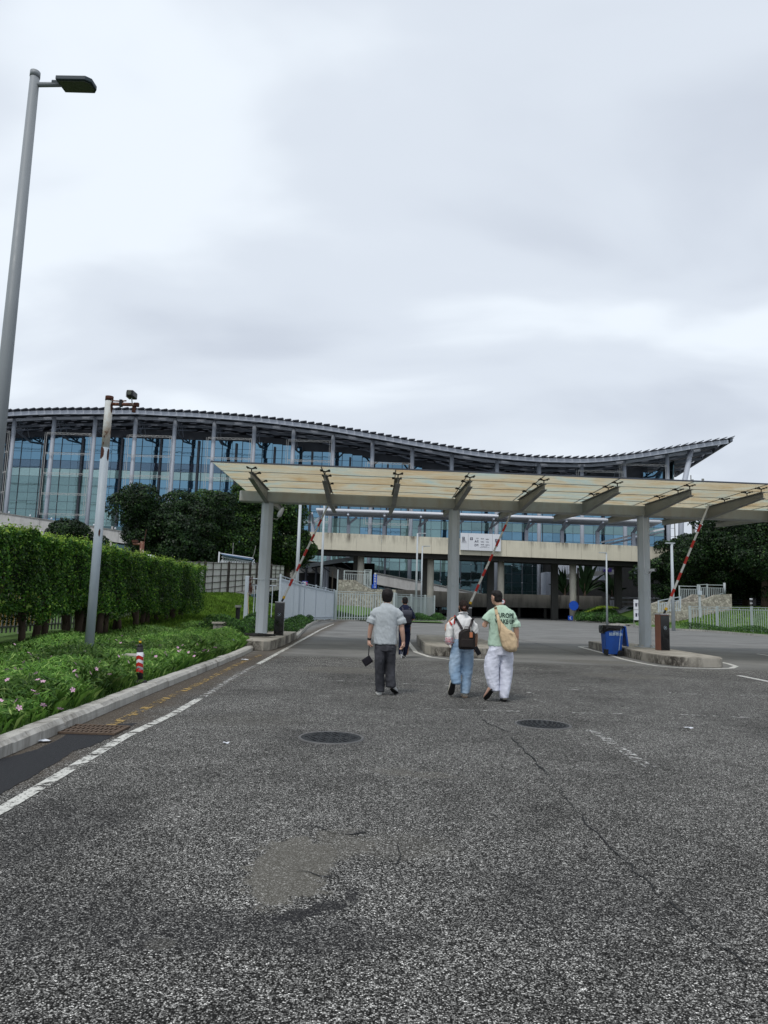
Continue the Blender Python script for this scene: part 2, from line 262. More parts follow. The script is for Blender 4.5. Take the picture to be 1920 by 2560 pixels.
L_GRASS=leaf_mat('grass_blade',[(0,(.07,.14,.02)),(.6,(.13,.24,.03)),(1,(.21,.33,.05))],.35,.6)
L_SHRUB=leaf_mat('shrub_leaf',[(0,(.016,.045,.014)),(.6,(.035,.095,.02)),(1,(.08,.17,.035))],.25)
L_YEL=leaf_mat('yellow_green_leaf',[(0,(.07,.12,.01)),(1,(.22,.30,.03))],.25)
TURF=M('turf',(.06,.12,.022),.95,.4,2.5,bump=.8,bscale=14); PETAL=M('pink_petal',(.62,.38,.52),.7,.15,60); PETALB=M('lilac_petal',(.32,.3,.6),.7)

# ------------------------------------------------------------------ objects
WL = {}
def tag(o,label=None,cat=None,group=None,kind=None):
    for k,v in (('label',label),('category',cat),('group',group),('kind',kind)):
        if v: o[k]=v
    return o
def empty(name,loc,label=None,cat=None,group=None,kind=None):
    o=bpy.data.objects.new(name,None); COL.objects.link(o); o.location=loc; o.empty_display_size=.2; WL[o]=Vector(loc); return tag(o,label,cat,group,kind)
def link(name,me,mat,parent=None,loc=None):
    """link a mesh whose vertices are in world space under its parent"""
    o=bpy.data.objects.new(name,me); COL.objects.link(o)
    if mat and not me.materials: me.materials.append(mat)
    if parent:
        o.parent=parent
        if loc is None: me.transform(Matrix.Translation(-WL[parent])); WL[o]=WL[parent].copy()
        else: o.location=Vector(loc)-WL[parent]; WL[o]=Vector(loc)
    else:
        if loc is None: WL[o]=Vector((0,0,0))
        else: o.location=loc; WL[o]=Vector(loc)
    return o
class MB:
    def __init__(s): s.v=[]; s.f=[]
    def add(s,vs,fs): n=len(s.v); s.v+= [tuple(v) for v in vs]; s.f+=[tuple(i+n for i in f) for f in fs]; return s
    def box(s,c,d,rz=0,rx=0,ry=0):
        R=Matrix.Rotation(rz,3,'Z')@Matrix.Rotation(ry,3,'Y')@Matrix.Rotation(rx,3,'X'); c=Vector(c)
        vs=[c+R@Vector((a*d[0]/2,b*d[1]/2,e*d[2]/2)) for a in(-1,1) for b in(-1,1) for e in(-1,1)]
        return s.add(vs,[(0,1,3,2),(4,6,7,5),(0,4,5,1),(2,3,7,6),(0,2,6,4),(1,5,7,3)])
    def span(s,a,b): # axis aligned
        a=Vector(a);b=Vector(b); return s.box((a+b)/2,[abs(x) for x in (b-a)])
    def seg(s,p,q,wd,ht,up=(0,0,1)):
        p=Vector(p);q=Vector(q);d=(q-p).normalized();u=Vector(up)
        if abs(d.dot(u))>.98: u=Vector((0,1,0))
        r=d.cross(u).normalized();u=r.cross(d)
        vs=[e+r*(a*wd/2)+u*(b*ht/2) for e in(p,q) for a,b in((-1,-1),(1,-1),(1,1),(-1,1))]
        return s.add(vs,[(0,3,2,1),(4,5,6,7),(0,1,5,4),(1,2,6,5),(2,3,7,6),(3,0,4,7)])
    def tube(s,pts,r,n=8,cap=True):
        pts=[Vector(p) for p in pts]; rs=r if isinstance(r,(list,tuple)) else [r]*len(pts); vs=[];k=len(pts)
        for i,p in enumerate(pts):
            d=(pts[min(i+1,k-1)]-pts[max(i-1,0)]).normalized(); u=Vector((0,0,1)) if abs(d.z)<.9 else Vector((0,1,0))
            a=d.cross(u).normalized(); b=a.cross(d)
            vs+=[p+(a*math.cos(t*2*math.pi/n)+b*math.sin(t*2*math.pi/n))*rs[i] for t in range(n)]
        fs=[(i*n+j,i*n+(j+1)%n,(i+1)*n+(j+1)%n,(i+1)*n+j) for i in range(k-1) for j in range(n)]
        if cap: fs+=[tuple(range(n))[::-1],tuple(range((k-1)*n,k*n))]
        return s.add(vs,fs)
    def rings(s,R,n=20,p=2.0):
        """loft of horizontal super-ellipse rings (cx,cy,cz,rx,ry[,tilt])"""
        vs=[]
        for r in R:
            cx,cy,cz,rx,ry=r[:5]; tl=r[5] if len(r)>5 else 0
            for t in range(n):
                a=t*2*math.pi/n; c=math.cos(a); q=math.sin(a); X=math.copysign(abs(c)**(2/p),c)*rx; Y=math.copysign(abs(q)**(2/p),q)*ry
                vs.append((cx+X,cy+Y,cz+tl*X))
        k=len(R); fs=[(i*n+j,i*n+(j+1)%n,(i+1)*n+(j+1)%n,(i+1)*n+j) for i in range(k-1) for j in range(n)]
        fs+=[tuple(range(n))[::-1],tuple(range((k-1)*n,k*n))]; return s.add(vs,fs)
    def ball(s,c,r,n=12,m=8):
        if not isinstance(r,(tuple,list)): r=(r,r,r)
        R=[(c[0],c[1],c[2]+r[2]*math.sin(a),max(.001,r[0]*math.cos(a)),max(.001,r[1]*math.cos(a))) for a in [(-.5+i/m)*math.pi for i in range(m+1)]]
        return s.rings(R,n)
    def prism(s,pts,z0,z1,bev=0):
        n=len(pts); z0s=z0 if isinstance(z0,(list,tuple)) else [z0]*n; z1s=z1 if isinstance(z1,(list,tuple)) else [z1]*n
        ar=sum(pts[i][0]*pts[(i+1)%n][1]-pts[(i+1)%n][0]*pts[i][1] for i in range(n))
        idx=list(range(n)) if ar>0 else list(range(n))[::-1]; pts=[pts[i] for i in idx]; z0s=[z0s[i] for i in idx]; z1s=[z1s[i] for i in idx]
        vs=[(p[0],p[1],z) for p,z in zip(pts,z0s)]+[(p[0],p[1],z) for p,z in zip(pts,z1s)]
        fs=[tuple(range(n))[::-1],tuple(range(n,2*n))]+[(i,(i+1)%n,(i+1)%n+n,i+n) for i in range(n)]; return s.add(vs,fs)
    def mesh(s,name,smooth=False):
        me=bpy.data.meshes.new(name); me.from_pydata(s.v,[],s.f); me.update()
        if smooth: me.shade_smooth()
        return me
    def build(s,name,mat,parent=None,smooth=False,loc=None,kind=None,bevel=0):
        me=s.mesh(name,smooth)
        if bevel:
            bm=bmesh.new(); bm.from_mesh(me); bmesh.ops.bevel(bm,geom=bm.edges[:],offset=bevel,segments=2,affect='EDGES',profile=.5,clamp_overlap=True); bm.to_mesh(me); bm.free()
        o=link(name,me,mat,parent,loc)
        if kind: o['kind']=kind
        return o
def inst(name,me,parent,loc,rz=0,mat=None,rot=None):
    o=bpy.data.objects.new(name,me); COL.objects.link(o); o.parent=parent; o.location=Vector(loc)-WL[parent]; o.rotation_euler=rot or (0,0,rz); WL[o]=Vector(loc); return o
def copy_tree(o,loc,rz=None,label=None,group=None):
    def cp(a,par):
        c=a.copy(); COL.objects.link(c); c.parent=par; WL[c]=WL[a].copy()
        for ch in [x for x in bpy.data.objects if x.parent is a]: cp(ch,c)
        return c
    r=cp(o,None); r.location=loc; WL[r]=Vector(loc)
    if rz is not None: r.rotation_euler=(0,0,rz)
    if label: r['label']=label
    if group: r['group']=group
    return r
def npmesh(name,V,k):
    """V: (N*k,3) vertices of N separate k-gons"""
    n=len(V)//k; me=bpy.data.meshes.new(name); me.vertices.add(len(V)); me.vertices.foreach_set('co',V.astype(np.float32).ravel())
    me.loops.add(n*k); me.loops.foreach_set('vertex_index',np.arange(n*k,dtype=np.int32)); me.polygons.add(n)
    me.polygons.foreach_set('loop_start',np.arange(n,dtype=np.int32)*k); me.update(calc_edges=True); return me
def leaves(pts,nrm,size,asp=.55,jit=.7):
    n=len(pts); N=nrm+RNG.normal(0,jit,(n,3)); N/=np.linalg.norm(N,axis=1)[:,None]+1e-9
    A=RNG.normal(0,1,(n,3)); A[:,2]-=.3; A-=N*(A*N).sum(1)[:,None]; A/=np.linalg.norm(A,axis=1)[:,None]+1e-9; B=np.cross(N,A)
    s=(size*RNG.uniform(.6,1.3,n))[:,None]; V=np.empty((n,4,3)); V[:,0]=pts-A*s*.5; V[:,1]=pts+B*s*asp*.5+N*s*.1; V[:,2]=pts+A*s*.5; V[:,3]=pts-B*s*asp*.5+N*s*.1
    return V.reshape(-1,3)
def blades(pts,h,wd,lean=.5,dirn=None):
    n=len(pts); a=RNG.uniform(0,2*np.pi,n); D=np.stack([np.cos(a),np.sin(a),np.zeros(n)],1)
    if dirn is not None: D=D+dirn; D/=np.linalg.norm(D,axis=1)[:,None]
    S_=np.stack([-D[:,1],D[:,0],np.zeros(n)],1); hh=(h*RNG.uniform(.55,1.2,n))[:,None]; l=(lean*RNG.uniform(.2,1.2,n))[:,None]*hh; w_=wd*RNG.uniform(.6,1.3,(n,1))
    z=np.array([0,0,1.]); V=np.empty((n,5,3)); V[:,0]=pts-S_*w_*.5; V[:,1]=pts+S_*w_*.5; V[:,2]=pts+S_*w_*.4+D*l*.35+z*hh*.65; V[:,3]=pts+D*l+z*hh*.95; V[:,4]=pts-S_*w_*.4+D*l*.35+z*hh*.65
    return V.reshape(-1,3)
def strip(path,wd,z=.006,closed=False):
    """flat ribbon on the ground along path"""
    pts=[Vector((p[0],p[1],0)) for p in path]; n=len(pts); ws=wd if isinstance(wd,list) else [wd]*n; L=[];R=[]
    for i,p in enumerate(pts):
        d=(pts[(i+1)%n if closed else min(i+1,n-1)]-pts[(i-1)%n if closed else max(i-1,0)]).normalized(); q=Vector((-d.y,d.x,0))*ws[i]/2; L.append(p+q); R.append(p-q)
    m=MB(); vs=[(a.x,a.y,z) for a in L]+[(a.x,a.y,z) for a in R]
    m.add(vs,[(i+n,(i+1)%n+n,(i+1)%n,i) for i in range(n if closed else n-1)]); return m
def textmesh(txt,size,ext=0.0,bold=0.0,align='CENTER',spacing=1.0):
    cu=bpy.data.curves.new('t','FONT'); cu.body=txt; cu.size=size; cu.extrude=ext; cu.offset=bold; cu.align_x=align; cu.align_y='CENTER'; cu.resolution_u=2; cu.space_character=spacing
    o=bpy.data.objects.new('t',cu); COL.objects.link(o); bpy.context.view_layer.update(); me=bpy.data.meshes.new_from_object(o.evaluated_get(bpy.context.evaluated_depsgraph_get())); bpy.data.objects.remove(o); bpy.data.curves.remove(cu); return me
def vertical_text(txt,size,c,parent,name,mat,bold=0,rz=0,off=.004,spacing=1.0):
    """text facing -Y (towards the viewer), centred on c"""
    me=textmesh(txt,size,.002,bold,spacing=spacing); me.transform(Matrix.Translation(c)@Matrix.Rotation(rz,4,'Z')@Matrix.Rotation(math.pi/2,4,'X')@Matrix.Translation((0,0,off))); me.materials.clear(); return link(name,me,mat,parent)
# ================================================================== GROUND, ROAD, VERGES
def sheet(name,pts,z,mat,kind='structure',parent=None):
    m=MB(); m.add([(p[0],p[1],z) for p in pts],[tuple(range(len(pts)))]); o=m.build(name,mat,parent); 
    if kind: o['kind']=kind
    return o
sheet('ground',[(-2500,-60),(2500,-60),(2500,3500),(-2500,3500)],-.03,FARGROUND)
sheet('road',[(-3.8,-14),(60,-14),(60,60),(60,135),(-20,135),(-20,80),(-9,64),(-6,45),(-3.8,30)],0,ASPHALT)
kerbL=[(-3.30,-1.5),(-3.36,3),(-3.40,6.7),(-3.45,8.6),(-3.50,10.1),(-3.55,12.2),(-3.60,15.3),(-3.68,19.3),(-3.80,21.75)]
def along(path,step,start=0.0):
    out=[];P_=[Vector(p) for p in path];d=start
    acc=0
    for a,b in zip(P_[:-1],P_[1:]):
        L=(b-a).length
        while d<=acc+L+1e-6:
            t=(d-acc)/L; out.append((a.lerp(b,t),(b-a).normalized())); d+=step
        acc+=L
    return out
kerb=tag(MB().prism([(x,y) for x,y in kerbL]+[(x-.24,y) for x,y in kerbL[::-1]],-.02,.05).build('kerb',CONC),kind='structure')
ks=MB(); L=.60
sec=[(0,-.01),(0,.095),(-.045,.14),(-.20,.14),(-.20,-.01)]
ks.add([(x,-L/2+.009,z) for x,z in sec]+[(x,L/2-.009,z) for x,z in sec],[(0,1,2,3,4),(9,8,7,6,5)]+[(i,i+5,(i+1)%5+5,(i+1)%5) for i in range(5)])
ksm=[ks.mesh('kerb_stone')]
for q in range(3):
    me=ksm[0].copy()
    for v in me.vertices: v.co+=Vector((random.uniform(-.006,.006),random.uniform(-.004,.004),random.uniform(-.007,.007)))
    ksm.append(me)
for me in ksm: me.materials.append(CONC)
for k,(p,d) in enumerate(along([(x,y,0) for x,y in kerbL],L,.3)):
    inst('kerb_stone',ksm[k%4],kerb,(p.x+random.uniform(-.006,.006),p.y,random.uniform(-.004,.004)),rz=math.atan2(d.y,d.x)-math.pi/2)
def kerbrun(path,name,w_=.18,h=.14,step=1.0,side=1):
    base=tag(strip([(p[0],p[1]) for p in path],w_*.9,.03).build(name,CONC),kind='structure')
    b=MB().box((0,0,h/2-.01),(step-.015,w_,h+.02)); me=b.mesh('kerb_stone'); me.materials.append(CONC)
    for p,d in along([(x,y,0) for x,y in path],step,step/2): inst('kerb_stone',me,base,(p.x,p.y,random.uniform(-.006,.006)),rz=math.atan2(d.y,d.x))
    return base
farK=[(-3.45,29.4),(-3.75,33.5),(-4.35,42),(-4.75,50),(-4.95,58),(-4.6,61.6),(-3.9,62.6),(-1.3,63.2),(2.0,64.5),(4.4,66.5),(6.1,69),(7.0,73),(6.4,76.5)]
kerbrun(farK,'far_kerb',step=1.5)
rK=[(44,24),(34,39),(28.9,48),(28.3,52),(28.4,58),(28.2,63),(26.9,66),(26.1,69),(26.6,76),(28.4,86),(30.6,97),(29.0,104)]
kerbrun(rK,'right_kerb',step=1.6)
# raised ground: flower bed soil, grass bank on the left, grass slope on the right
def terrain(name,fn,xs,ys,mat):
    vs=[];nx=len(xs)
    for y in ys:
        for x in xs: vs.append((x,y,fn(x,y)))
    fs=[(j*nx+i,j*nx+i+1,(j+1)*nx+i+1,(j+1)*nx+i) for j in range(len(ys)-1) for i in range(nx-1)]
    m=MB().add(vs,fs); o=m.build(name,mat,smooth=True,kind='structure'); return o
def sst(a,b,x): t=max(0,min(1,(x-a)/(b-a))); return t*t*(3-2*t)
def klx(y): return np.interp(y,[p[1] for p in kerbL]+[29.4,33.5,42,50,58,62],[p[0] for p in kerbL]+[-3.5,-3.8,-4.4,-4.8,-5.05,-5.0])-.24
def hL(x,y):
    d=klx(y)-x
    return .10+.14*sst(0,3.5,d)+ (1.45*sst(27,60,y)+.2)*sst(.8,7,d)*sst(20,36,y)
ys=list(np.arange(-2,64,.8)); 
vs=[];N=26
for y in ys:
    x1=klx(y)
    for i in range(N): 
        x=x1-34*(i/(N-1))**1.8; vs.append((x,y,hL(x,y)+.02*math.sin(x*5+y*3)))
MB().add(vs,[(j*N+i+1,j*N+i,(j+1)*N+i,(j+1)*N+i+1) for j in range(len(ys)-1) for i in range(N-1)]).build('grass_bank',TURF,smooth=True,kind='structure')
# ground behind the left fence, up to the stone wall
terrain('far_verge',lambda x,y:.1+1.2*sst(63,72,y)*sst(4.5,-3,x),list(np.linspace(-24,5.6,16)),list(np.linspace(62.9,80,14)),TURF)
def rkx(y): return np.interp(y,[p[1] for p in rK],[p[0] for p in rK])
def hR(x,y): return .12+2.55*sst(2,24,(x-rkx(y))*.55+(y-52)*.45)*sst(0,11,x-rkx(y))
ys=list(np.linspace(24,104,50)); vs=[]
for y in ys:
    x1=rkx(y)+.1
    for i in range(22): x=x1+70*(i/21)**1.6; vs.append((x,y,hR(x,y)))
MB().add(vs,[(j*22+i,j*22+i+1,(j+1)*22+i+1,(j+1)*22+i) for j in range(49) for i in range(21)]).build('grass_slope',TURF,smooth=True,kind='structure')

# ------------------------------------------------------------------ road markings, patches, cracks
def gp(l): return [tuple(G(x,y)[:2]) for x,y in l]
def marking(name,px,wd,mat,z=.006,closed=False):
    o=strip(gp(px),wd,z,closed).build(name,mat); o['kind']='structure'; return o
marking('lane_line',[(-330,2200),(0,2028),(178,1922),(313,1842),(434,1785),(500,1746)],.112,WHITE_LINE); marking('lane_line',[(505,1743),(530,1729),(593,1688),(640,1664)],.12,WHITE_THIN); marking('lane_line',[(645,1661),(690,1636),(764,1595),(800,1575),(834,1560)],.125,WHITE_LINE)
marking('yellow_line',[(275,1814),(340,1783),(405,1751),(482,1717),(598,1659),(651,1638)],.13,YELLOW,.007)
marking('dashed_line',[(1470,1826),(1506,1842),(1535,1861)],.13,WHITE_THIN); marking('dashed_line',[(1548,1868),(1588,1897),(1616,1916),(1641,1920)],.13,WHITE_THIN)
marking('dashed_line',[(1846,1689),(1930,1706),(2100,1738)],.14,WHITE_NEW); marking('dashed_line',[(1893,1635),(2000,1650)],.14,WHITE_NEW)
for l in ([(825,1701),(900,1705),(1000,1709),(1150,1716)],[(1040,1772),(1200,1777),(1300,1779)],[(1420,1724),(1500,1727)],[(1640,1730),(1720,1735),(1790,1738),(1915,1741)],[(1428,1782),(1560,1785)],[(1700,1787),(1880,1795)],[(1311,1728),(1345,1740)],[(1335,1748),(1372,1760)]):
    marking('scuff_mark',l,.075,WHITE_THIN)
marking('island_outline',[(1052,1605),(1020,1605),(1029,1617),(1040,1631),(1075,1643),(1124,1649),(1243,1650),(1285,1650)],.15,WHITE_NEW)
marking('island_outline',[(1475,1616),(1448,1617),(1470,1623),(1508,1633),(1556,1648),(1602,1658),(1642,1665),(1700,1670),(1787,1672),(1828,1671),(1840,1666),(1822,1660),(1803,1656)],.15,WHITE_NEW)
def wob(px,n,amp,closed=True):
    pts=gp(px);out=[];k=len(pts)
    for i in range(k if closed else k-1):
        a=Vector(pts[i]);b=Vector(pts[(i+1)%k])
        for j in range(n): q=a.lerp(b,j/n); out.append((q.x+random.uniform(-amp,amp),q.y+random.uniform(-amp,amp)*2))
    return out
pt=wob([(-120,1925),(0,1899),(97,1873),(212,1815),(342,1808),(289,1836),(231,1866),(183,1879),(96,1934),(0,1985),(-120,2045)],9,.015)
ptm=MB().add([(x,y,.004) for x,y in pt],[tuple(range(len(pt)))]).build('asphalt_patch',NEWASPH); ptm['kind']='structure'
def crack(px,wd=.014):
    pts=gp(px);o=[]
    for a,b in zip(pts[:-1],pts[1:]):
        a=Vector(a);b=Vector(b);n=max(2,int((b-a).length/.09)); q=Vector((-(b-a).y,(b-a).x)).normalized()
        for j in range(n): o.append(a.lerp(b,j/n)+q*random.uniform(-.022,.022))
    ws=[wd*random.uniform(.15,1.3) for _ in o]; c=strip(o,ws,.005).build('road_crack',DARKV); c['kind']='structure'
crack([(1205,1797),(1215,1808),(1262,1827),(1300,1833),(1340,1835)],.018); crack([(1275,1838),(1300,1868),(1340,1905),(1375,1945)],.02)
crack([(1375,1945),(1430,2020),(1490,2080),(1560,2150),(1640,2230),(1760,2340),(1900,2440)],.011)
crack([(700,1868),(740,1876),(800,1879),(900,1877),(960,1868),(985,1856)],.006); crack([(1110,1848),(1200,1851),(1270,1852)],.008)
crack([(770,2065),(830,2080),(880,2088),(950,2080)],.012); crack([(740,2180),(800,2190),(860,2192)],.01); crack([(990,2110),(1000,2150),(975,2180)],.008)
crack([(1130,1560),(1240,1585),(1390,1620),(1470,1640)],.03); crack([(1380,1557),(1500,1570),(1640,1590)],.05); crack([(950,1587),(1060,1640)],.015)
# manholes
RINGM=M('worn_iron_rim',(.10,.10,.10),.6,.3,20)
def manhole(px,py,label,fam):
    c=G(px,py); e=empty('manhole_cover',c,label,'manhole cover'); r=.335
    ring=MB(); n=40
    a=[(r*math.cos(t*2*math.pi/n),r*math.sin(t*2*math.pi/n)) for t in range(n)]; k=1.07
    ring.add([(x+c.x,y+c.y,.009) for x,y in a]+[(x*k+c.x,y*k+c.y,.012) for x,y in a]+[(x*k*1.02+c.x,y*k*1.02+c.y,.0) for x,y in a],[(i,(i+1)%n,(i+1)%n+n,i+n)[::-1] for i in range(n)]+[(i+n,(i+1)%n+n,(i+1)%n+2*n,i+2*n)[::-1] for i in range(n)])
    ring.build('frame_ring',RINGM,e)
    MB().rings([(c.x,c.y,-.02,r*.985,r*.985),(c.x,c.y,.008,r*.985,r*.985)],40).build('lid',IRON,e)
    t=MB()
    if fam==0:
        for j in range(-5,6):
            for i in range(-5,6):
                x=i*.055+(.0275 if j%2 else 0);y=j*.055
                if math.hypot(x,y)<r*.88 and not(abs(y)<.04 and abs(x)<.17): t.box((c.x+x,c.y+y,.0105),(.036 if (i+j)%2 else .012,.012 if (i+j)%2 else .036,.006))
        t.build('raised_tread',IRON,e,kind='stuff')
    else:
        for rr in (.08,.13,.18,.23,.28):
            n=int(rr*90)
            for i in range(n): a=i*2*math.pi/n; t.box((c.x+rr*math.cos(a),c.y+rr*math.sin(a),.0105),(.022,.03,.006),rz=a)
        t.build('raised_tread',IRON,e,kind='stuff')
manhole(828,1845,'round iron manhole cover in the middle of the road with dashed raised tread',0)
manhole(1357,1812,'round iron manhole cover to the right, with rings of small raised studs',1)
# drain grate
a,b,c_,d_=[G(*q) for q in ((159,1840),(207,1813.5),(289,1814.5),(241,1842))]
cg=(a+b+c_+d_)/4; e=empty('drain_grate',cg,'rusty iron drain grate in the gutter by the kerb','drain grate')
gx,gy=.72,.50; cx0=cg.x; MB().span((cx0-gx/2,cg.y-gy/2,.001),(cx0+gx/2,cg.y+gy/2,.006)).build('pit',DARKV,e)  # flat near-black plate painted as the shaded hollow under the bars
m=MB(); 
for s_ in(-1,1): m.box((cx0+s_*(gx/2-.015),cg.y,.016),(.03,gy,.02)); m.box((cx0,cg.y+s_*(gy/2-.015),.017),(gx-.06,.03,.02))
m.build('frame',IRONR,e)
bar=MB().box((0,0,0),(.018,gy-.06,.016)).mesh('bar'); bar.materials.append(IRONR)
for i in range(13): inst('bar',bar,e,(cx0-gx/2+.055+i*.0512,cg.y,.0155))
cb=MB().box((0,0,0),(gx-.06,.03,.014)).mesh('cross_bar'); cb.materials.append(IRONR)
for s_ in (-.08,.09): inst('cross_bar',cb,e,(cx0,cg.y+s_,.0175))
# litter
for px,py,s_,lab in ((113,1855,.055,'crumpled white paper scrap in the gutter near the drain grate'),(565,1860,.03,'tiny white paper scrap alone on the asphalt'),(1723,1822,.05,'white scrap lying on the asphalt at the right'),(612,1650,.09,'white scrap lying across the faded yellow line')):
    c=G(px,py); m=MB(); n=5; vs=[(c.x+(i-2)*s_*.5,c.y+(j-2)*s_*.45,.008+random.uniform(0,.016)) for j in range(n) for i in range(n)]
    m.add(vs,[(j*n+i,j*n+i+1,(j+1)*n+i+1,(j+1)*n+i) for j in range(4) for i in range(4)]); tag(m.build('paper_scrap',WHITEP),lab,'litter')

# ------------------------------------------------------------------ concrete islands
def island(pts,h,label,topz=None):
    c=Vector((sum(p[0] for p in pts)/len(pts),sum(p[1] for p in pts)/len(pts),0)); e=empty('traffic_island',c,label,'traffic island')
    MB().prism(pts,0,h-.02).build('side_wall',ISL,e,bevel=.012)
    ins=[(c.x+(p[0]-c.x)*.975,c.y+(p[1]-c.y)*.985) for p in pts]
    MB().prism(ins,h-.024,h).build('top_slab',ISLTOP,e,bevel=.008); return e
island([(-3.84,21.75),(-3.5,21.72),(-3.33,22.0),(-3.28,22.8),(-3.30,26),(-3.40,29.3),(-5.4,29.3),(-5.4,22.6)],.30,'raised concrete island at the left kerb under the first canopy column')
island([(1.52,30.2),(1.42,26),(1.40,22.7),(1.6,21.9),(2.1,21.5),(3.0,21.35),(3.6,21.6),(3.9,22.6),(3.95,30.2)],.30,'raised concrete island in the middle, behind the couple')
island([(8.42,29.2),(8.34,26.5),(8.22,24),(8.12,22.0),(8.2,21.1),(8.45,20.55),(9.0,20.35),(9.65,20.45),(9.85,20.8),(9.88,23.5),(9.92,27),(9.9,29.2)],.28,'long raised concrete island on the right with the bin beside it')

# ------------------------------------------------------------------ canopy
BZ=4.9; SL=.055; BY0=24.95
def by(x): return BY0+SL*x
rot=math.atan(SL)
xl,xr=-5.05,24.0
can=empty('entrance_canopy',(0,BY0,0),'long steel gate canopy with stained glass sheets spanning the lanes','canopy')
m=MB(); m.seg((xl,by(xl),BZ+.19),(xr,by(xr),BZ+.19),.42,.38); m.build('main_beam',STEELG,can,bevel=.04)
colx=[-4.08,2.5,9.35,16.2,23.0]
cm=MB(); cm.prism([(.20*math.cos(a)*1.05,.20*math.sin(a)*1.05) for a in [math.pi/8+i*math.pi/4 for i in range(8)]],0,BZ); cmm=cm.mesh('column'); cmm.materials.append(STEELW)
fm=MB().box((0,0,.012),(.58,.58,.024)).mesh('base_plate'); fm.materials.append(STEELW)
bt=MB().rings([(0,0,0,.045,.045),(0,0,.05,.04,.04),(0,0,.06,.02,.02)],8).mesh('bolt'); bt.materials.append(CONC)
for k,x in enumerate(colx):
    zb=.30 if k<2 else .28
    me=MB().prism([(.21*math.cos(a),.21*math.sin(a)) for a in [math.pi/8+i*math.pi/4 for i in range(8)]],zb,BZ-.001); me.tube([(0,0,2.2),(0,0,2.23)],.221,8)
    if k==0: me.tube([(0,0,4.1),(0,0,4.12)],.221,8)
    c=inst('column',me.mesh('column'),can,(x,by(x),0)); c.data.materials.append(STEELW)
    p=inst('base_plate',fm,c,(x,by(x),zb))
    for a in range(4): inst('bolt',bt,c,(x+.23*math.cos(a*math.pi/2+.785),by(x)+.23*math.sin(a*math.pi/2+.785),zb+.024))
# ribs: I sections tapering towards both tips, direction slightly skewed like the road
ribx=[-4.08,-1.89,.31,2.5,4.78,7.07,9.35,11.63,13.92,16.2,18.5,20.7]
def rib_mesh(L,s):
    m=MB(); y0=s*.2; y1=s*L; zt=BZ+.42; zt1=BZ+.38; zb0=BZ-.03 if s<0 else BZ+.02; zb1=BZ+.20
    m.add([(-.008,y0,zb0),(.008,y0,zb0),(.008,y0,zt),(-.008,y0,zt),(-.008,y1,zb1),(.008,y1,zb1),(.008,y1,zt1),(-.008,y1,zt1)],[(0,3,2,1),(4,5,6,7),(0,1,5,4),(1,2,6,5),(2,3,7,6),(3,0,4,7)])
    for za,zc in ((zt,zt1),(zb0,zb1)): m.seg((0,y0,za),(0,y1,zc),.15,.016)
    return m.mesh('rib')
rf=rib_mesh(3.85,-1); rf.materials.append(STEELR); rb_=rib_mesh(3.7,1); rb_.materials.append(STEELR)
sp=MB(); sp.tube([(0,0,0),(0,0,.12)],.018,6)
for a in (.6,2.54,3.74,5.68): sp.tube([(0,0,.10),(.15*math.cos(a),.15*math.sin(a),.14)],.016,6); sp.tube([(.15*math.cos(a),.15*math.sin(a),.12),(.15*math.cos(a),.15*math.sin(a),.155)],.03,8)
spm=sp.mesh('spider_clamp',True); spm.materials.append(BLACK)
ROWS=[-4.35,-2.92,-1.47,0,1.42,2.8,4.1]; GZ=BZ+.56
for x in ribx:
    a=inst('rib',rf,can,(x,by(x),0),rz=rot*.4); b=inst('rib',rb_,can,(x,by(x),0),rz=rot*.4)
    for r in ROWS[1:3]+ROWS[4:6]+[-3.75]:
        if r in (ROWS[3],): continue
        par=a if r<0 else b; inst('spider_clamp',spm,par,(x,by(x)+r,BZ+.395))
bx=[xl-.02]+[(p) for p in ribx]
edges=[xl-.02,-1.89]+ribx[2:]
for a,b in zip(edges[:-1],edges[1:]):
    for r0,r1 in zip(ROWS[:-1],ROWS[1:]):
        g_=.012; zz=GZ+random.uniform(-.004,.004)
        vs=[]
        for z in (zz,zz+.014): vs+=[(a+g_,by(a)+r0+g_,z),(b-g_,by(b)+r0+g_,z),(b-g_,by(b)+r1-g_,z),(a+g_,by(a)+r1-g_,z)]
        MB().add(vs,[(0,3,2,1),(4,5,6,7),(0,1,5,4),(1,2,6,5),(2,3,7,6),(3,0,4,7)]).build('glass_panel',GLASSC,can)
for r in ROWS: 
    m=MB(); m.seg((edges[0],by(edges[0])+r,GZ-.006),(edges[-1],by(edges[-1])+r,GZ-.006),.018 if r>ROWS[0] else .04,.010 if r>ROWS[0] else .04); m.build('seam_strip',TDARK,can)
m=MB(); 
for x in edges[1:-1]: m.seg((x,by(x)+ROWS[0],GZ-.006),(x,by(x)+ROWS[-1],GZ-.006),.025,.01)
m.build('cross_seam',TDARK,can)
# floodlight under the beam by the first column, camera and cables on the third
c=Vector((-3.62,by(-3.6)-.05,4.55)); e=empty('floodlight',c,'small white floodlight fixed beside the first canopy column','floodlight')
MB().tube([c+Vector((-.26,0,-.2)),c+Vector((-.1,0,-.22)),c+Vector((0,0,-.1))],.02,6).build('bracket',STEELR,e)
MB().rings([(c.x,c.y,c.z-.12,.05,.10,.8),(c.x,c.y,c.z,.12,.14,.9),(c.x+.02,c.y,c.z+.12,.10,.1,.9),(c.x+.03,c.y,c.z+.17,.03,.05,.9)],14).build('housing',WHITEP,e,smooth=True)
cx=colx[2]; c=Vector((cx+.20,by(cx)-.26,2.98)); e=empty('security_camera',c,'white security camera on the third canopy column','security camera')
MB().box(c,(.11,.26,.09),rz=.5).build('housing',WHITEP,e,bevel=.01); MB().box(c+Vector((.065,-.12,0)),(.085,.02,.075),rz=.5).build('lens_face',BLACK,e)
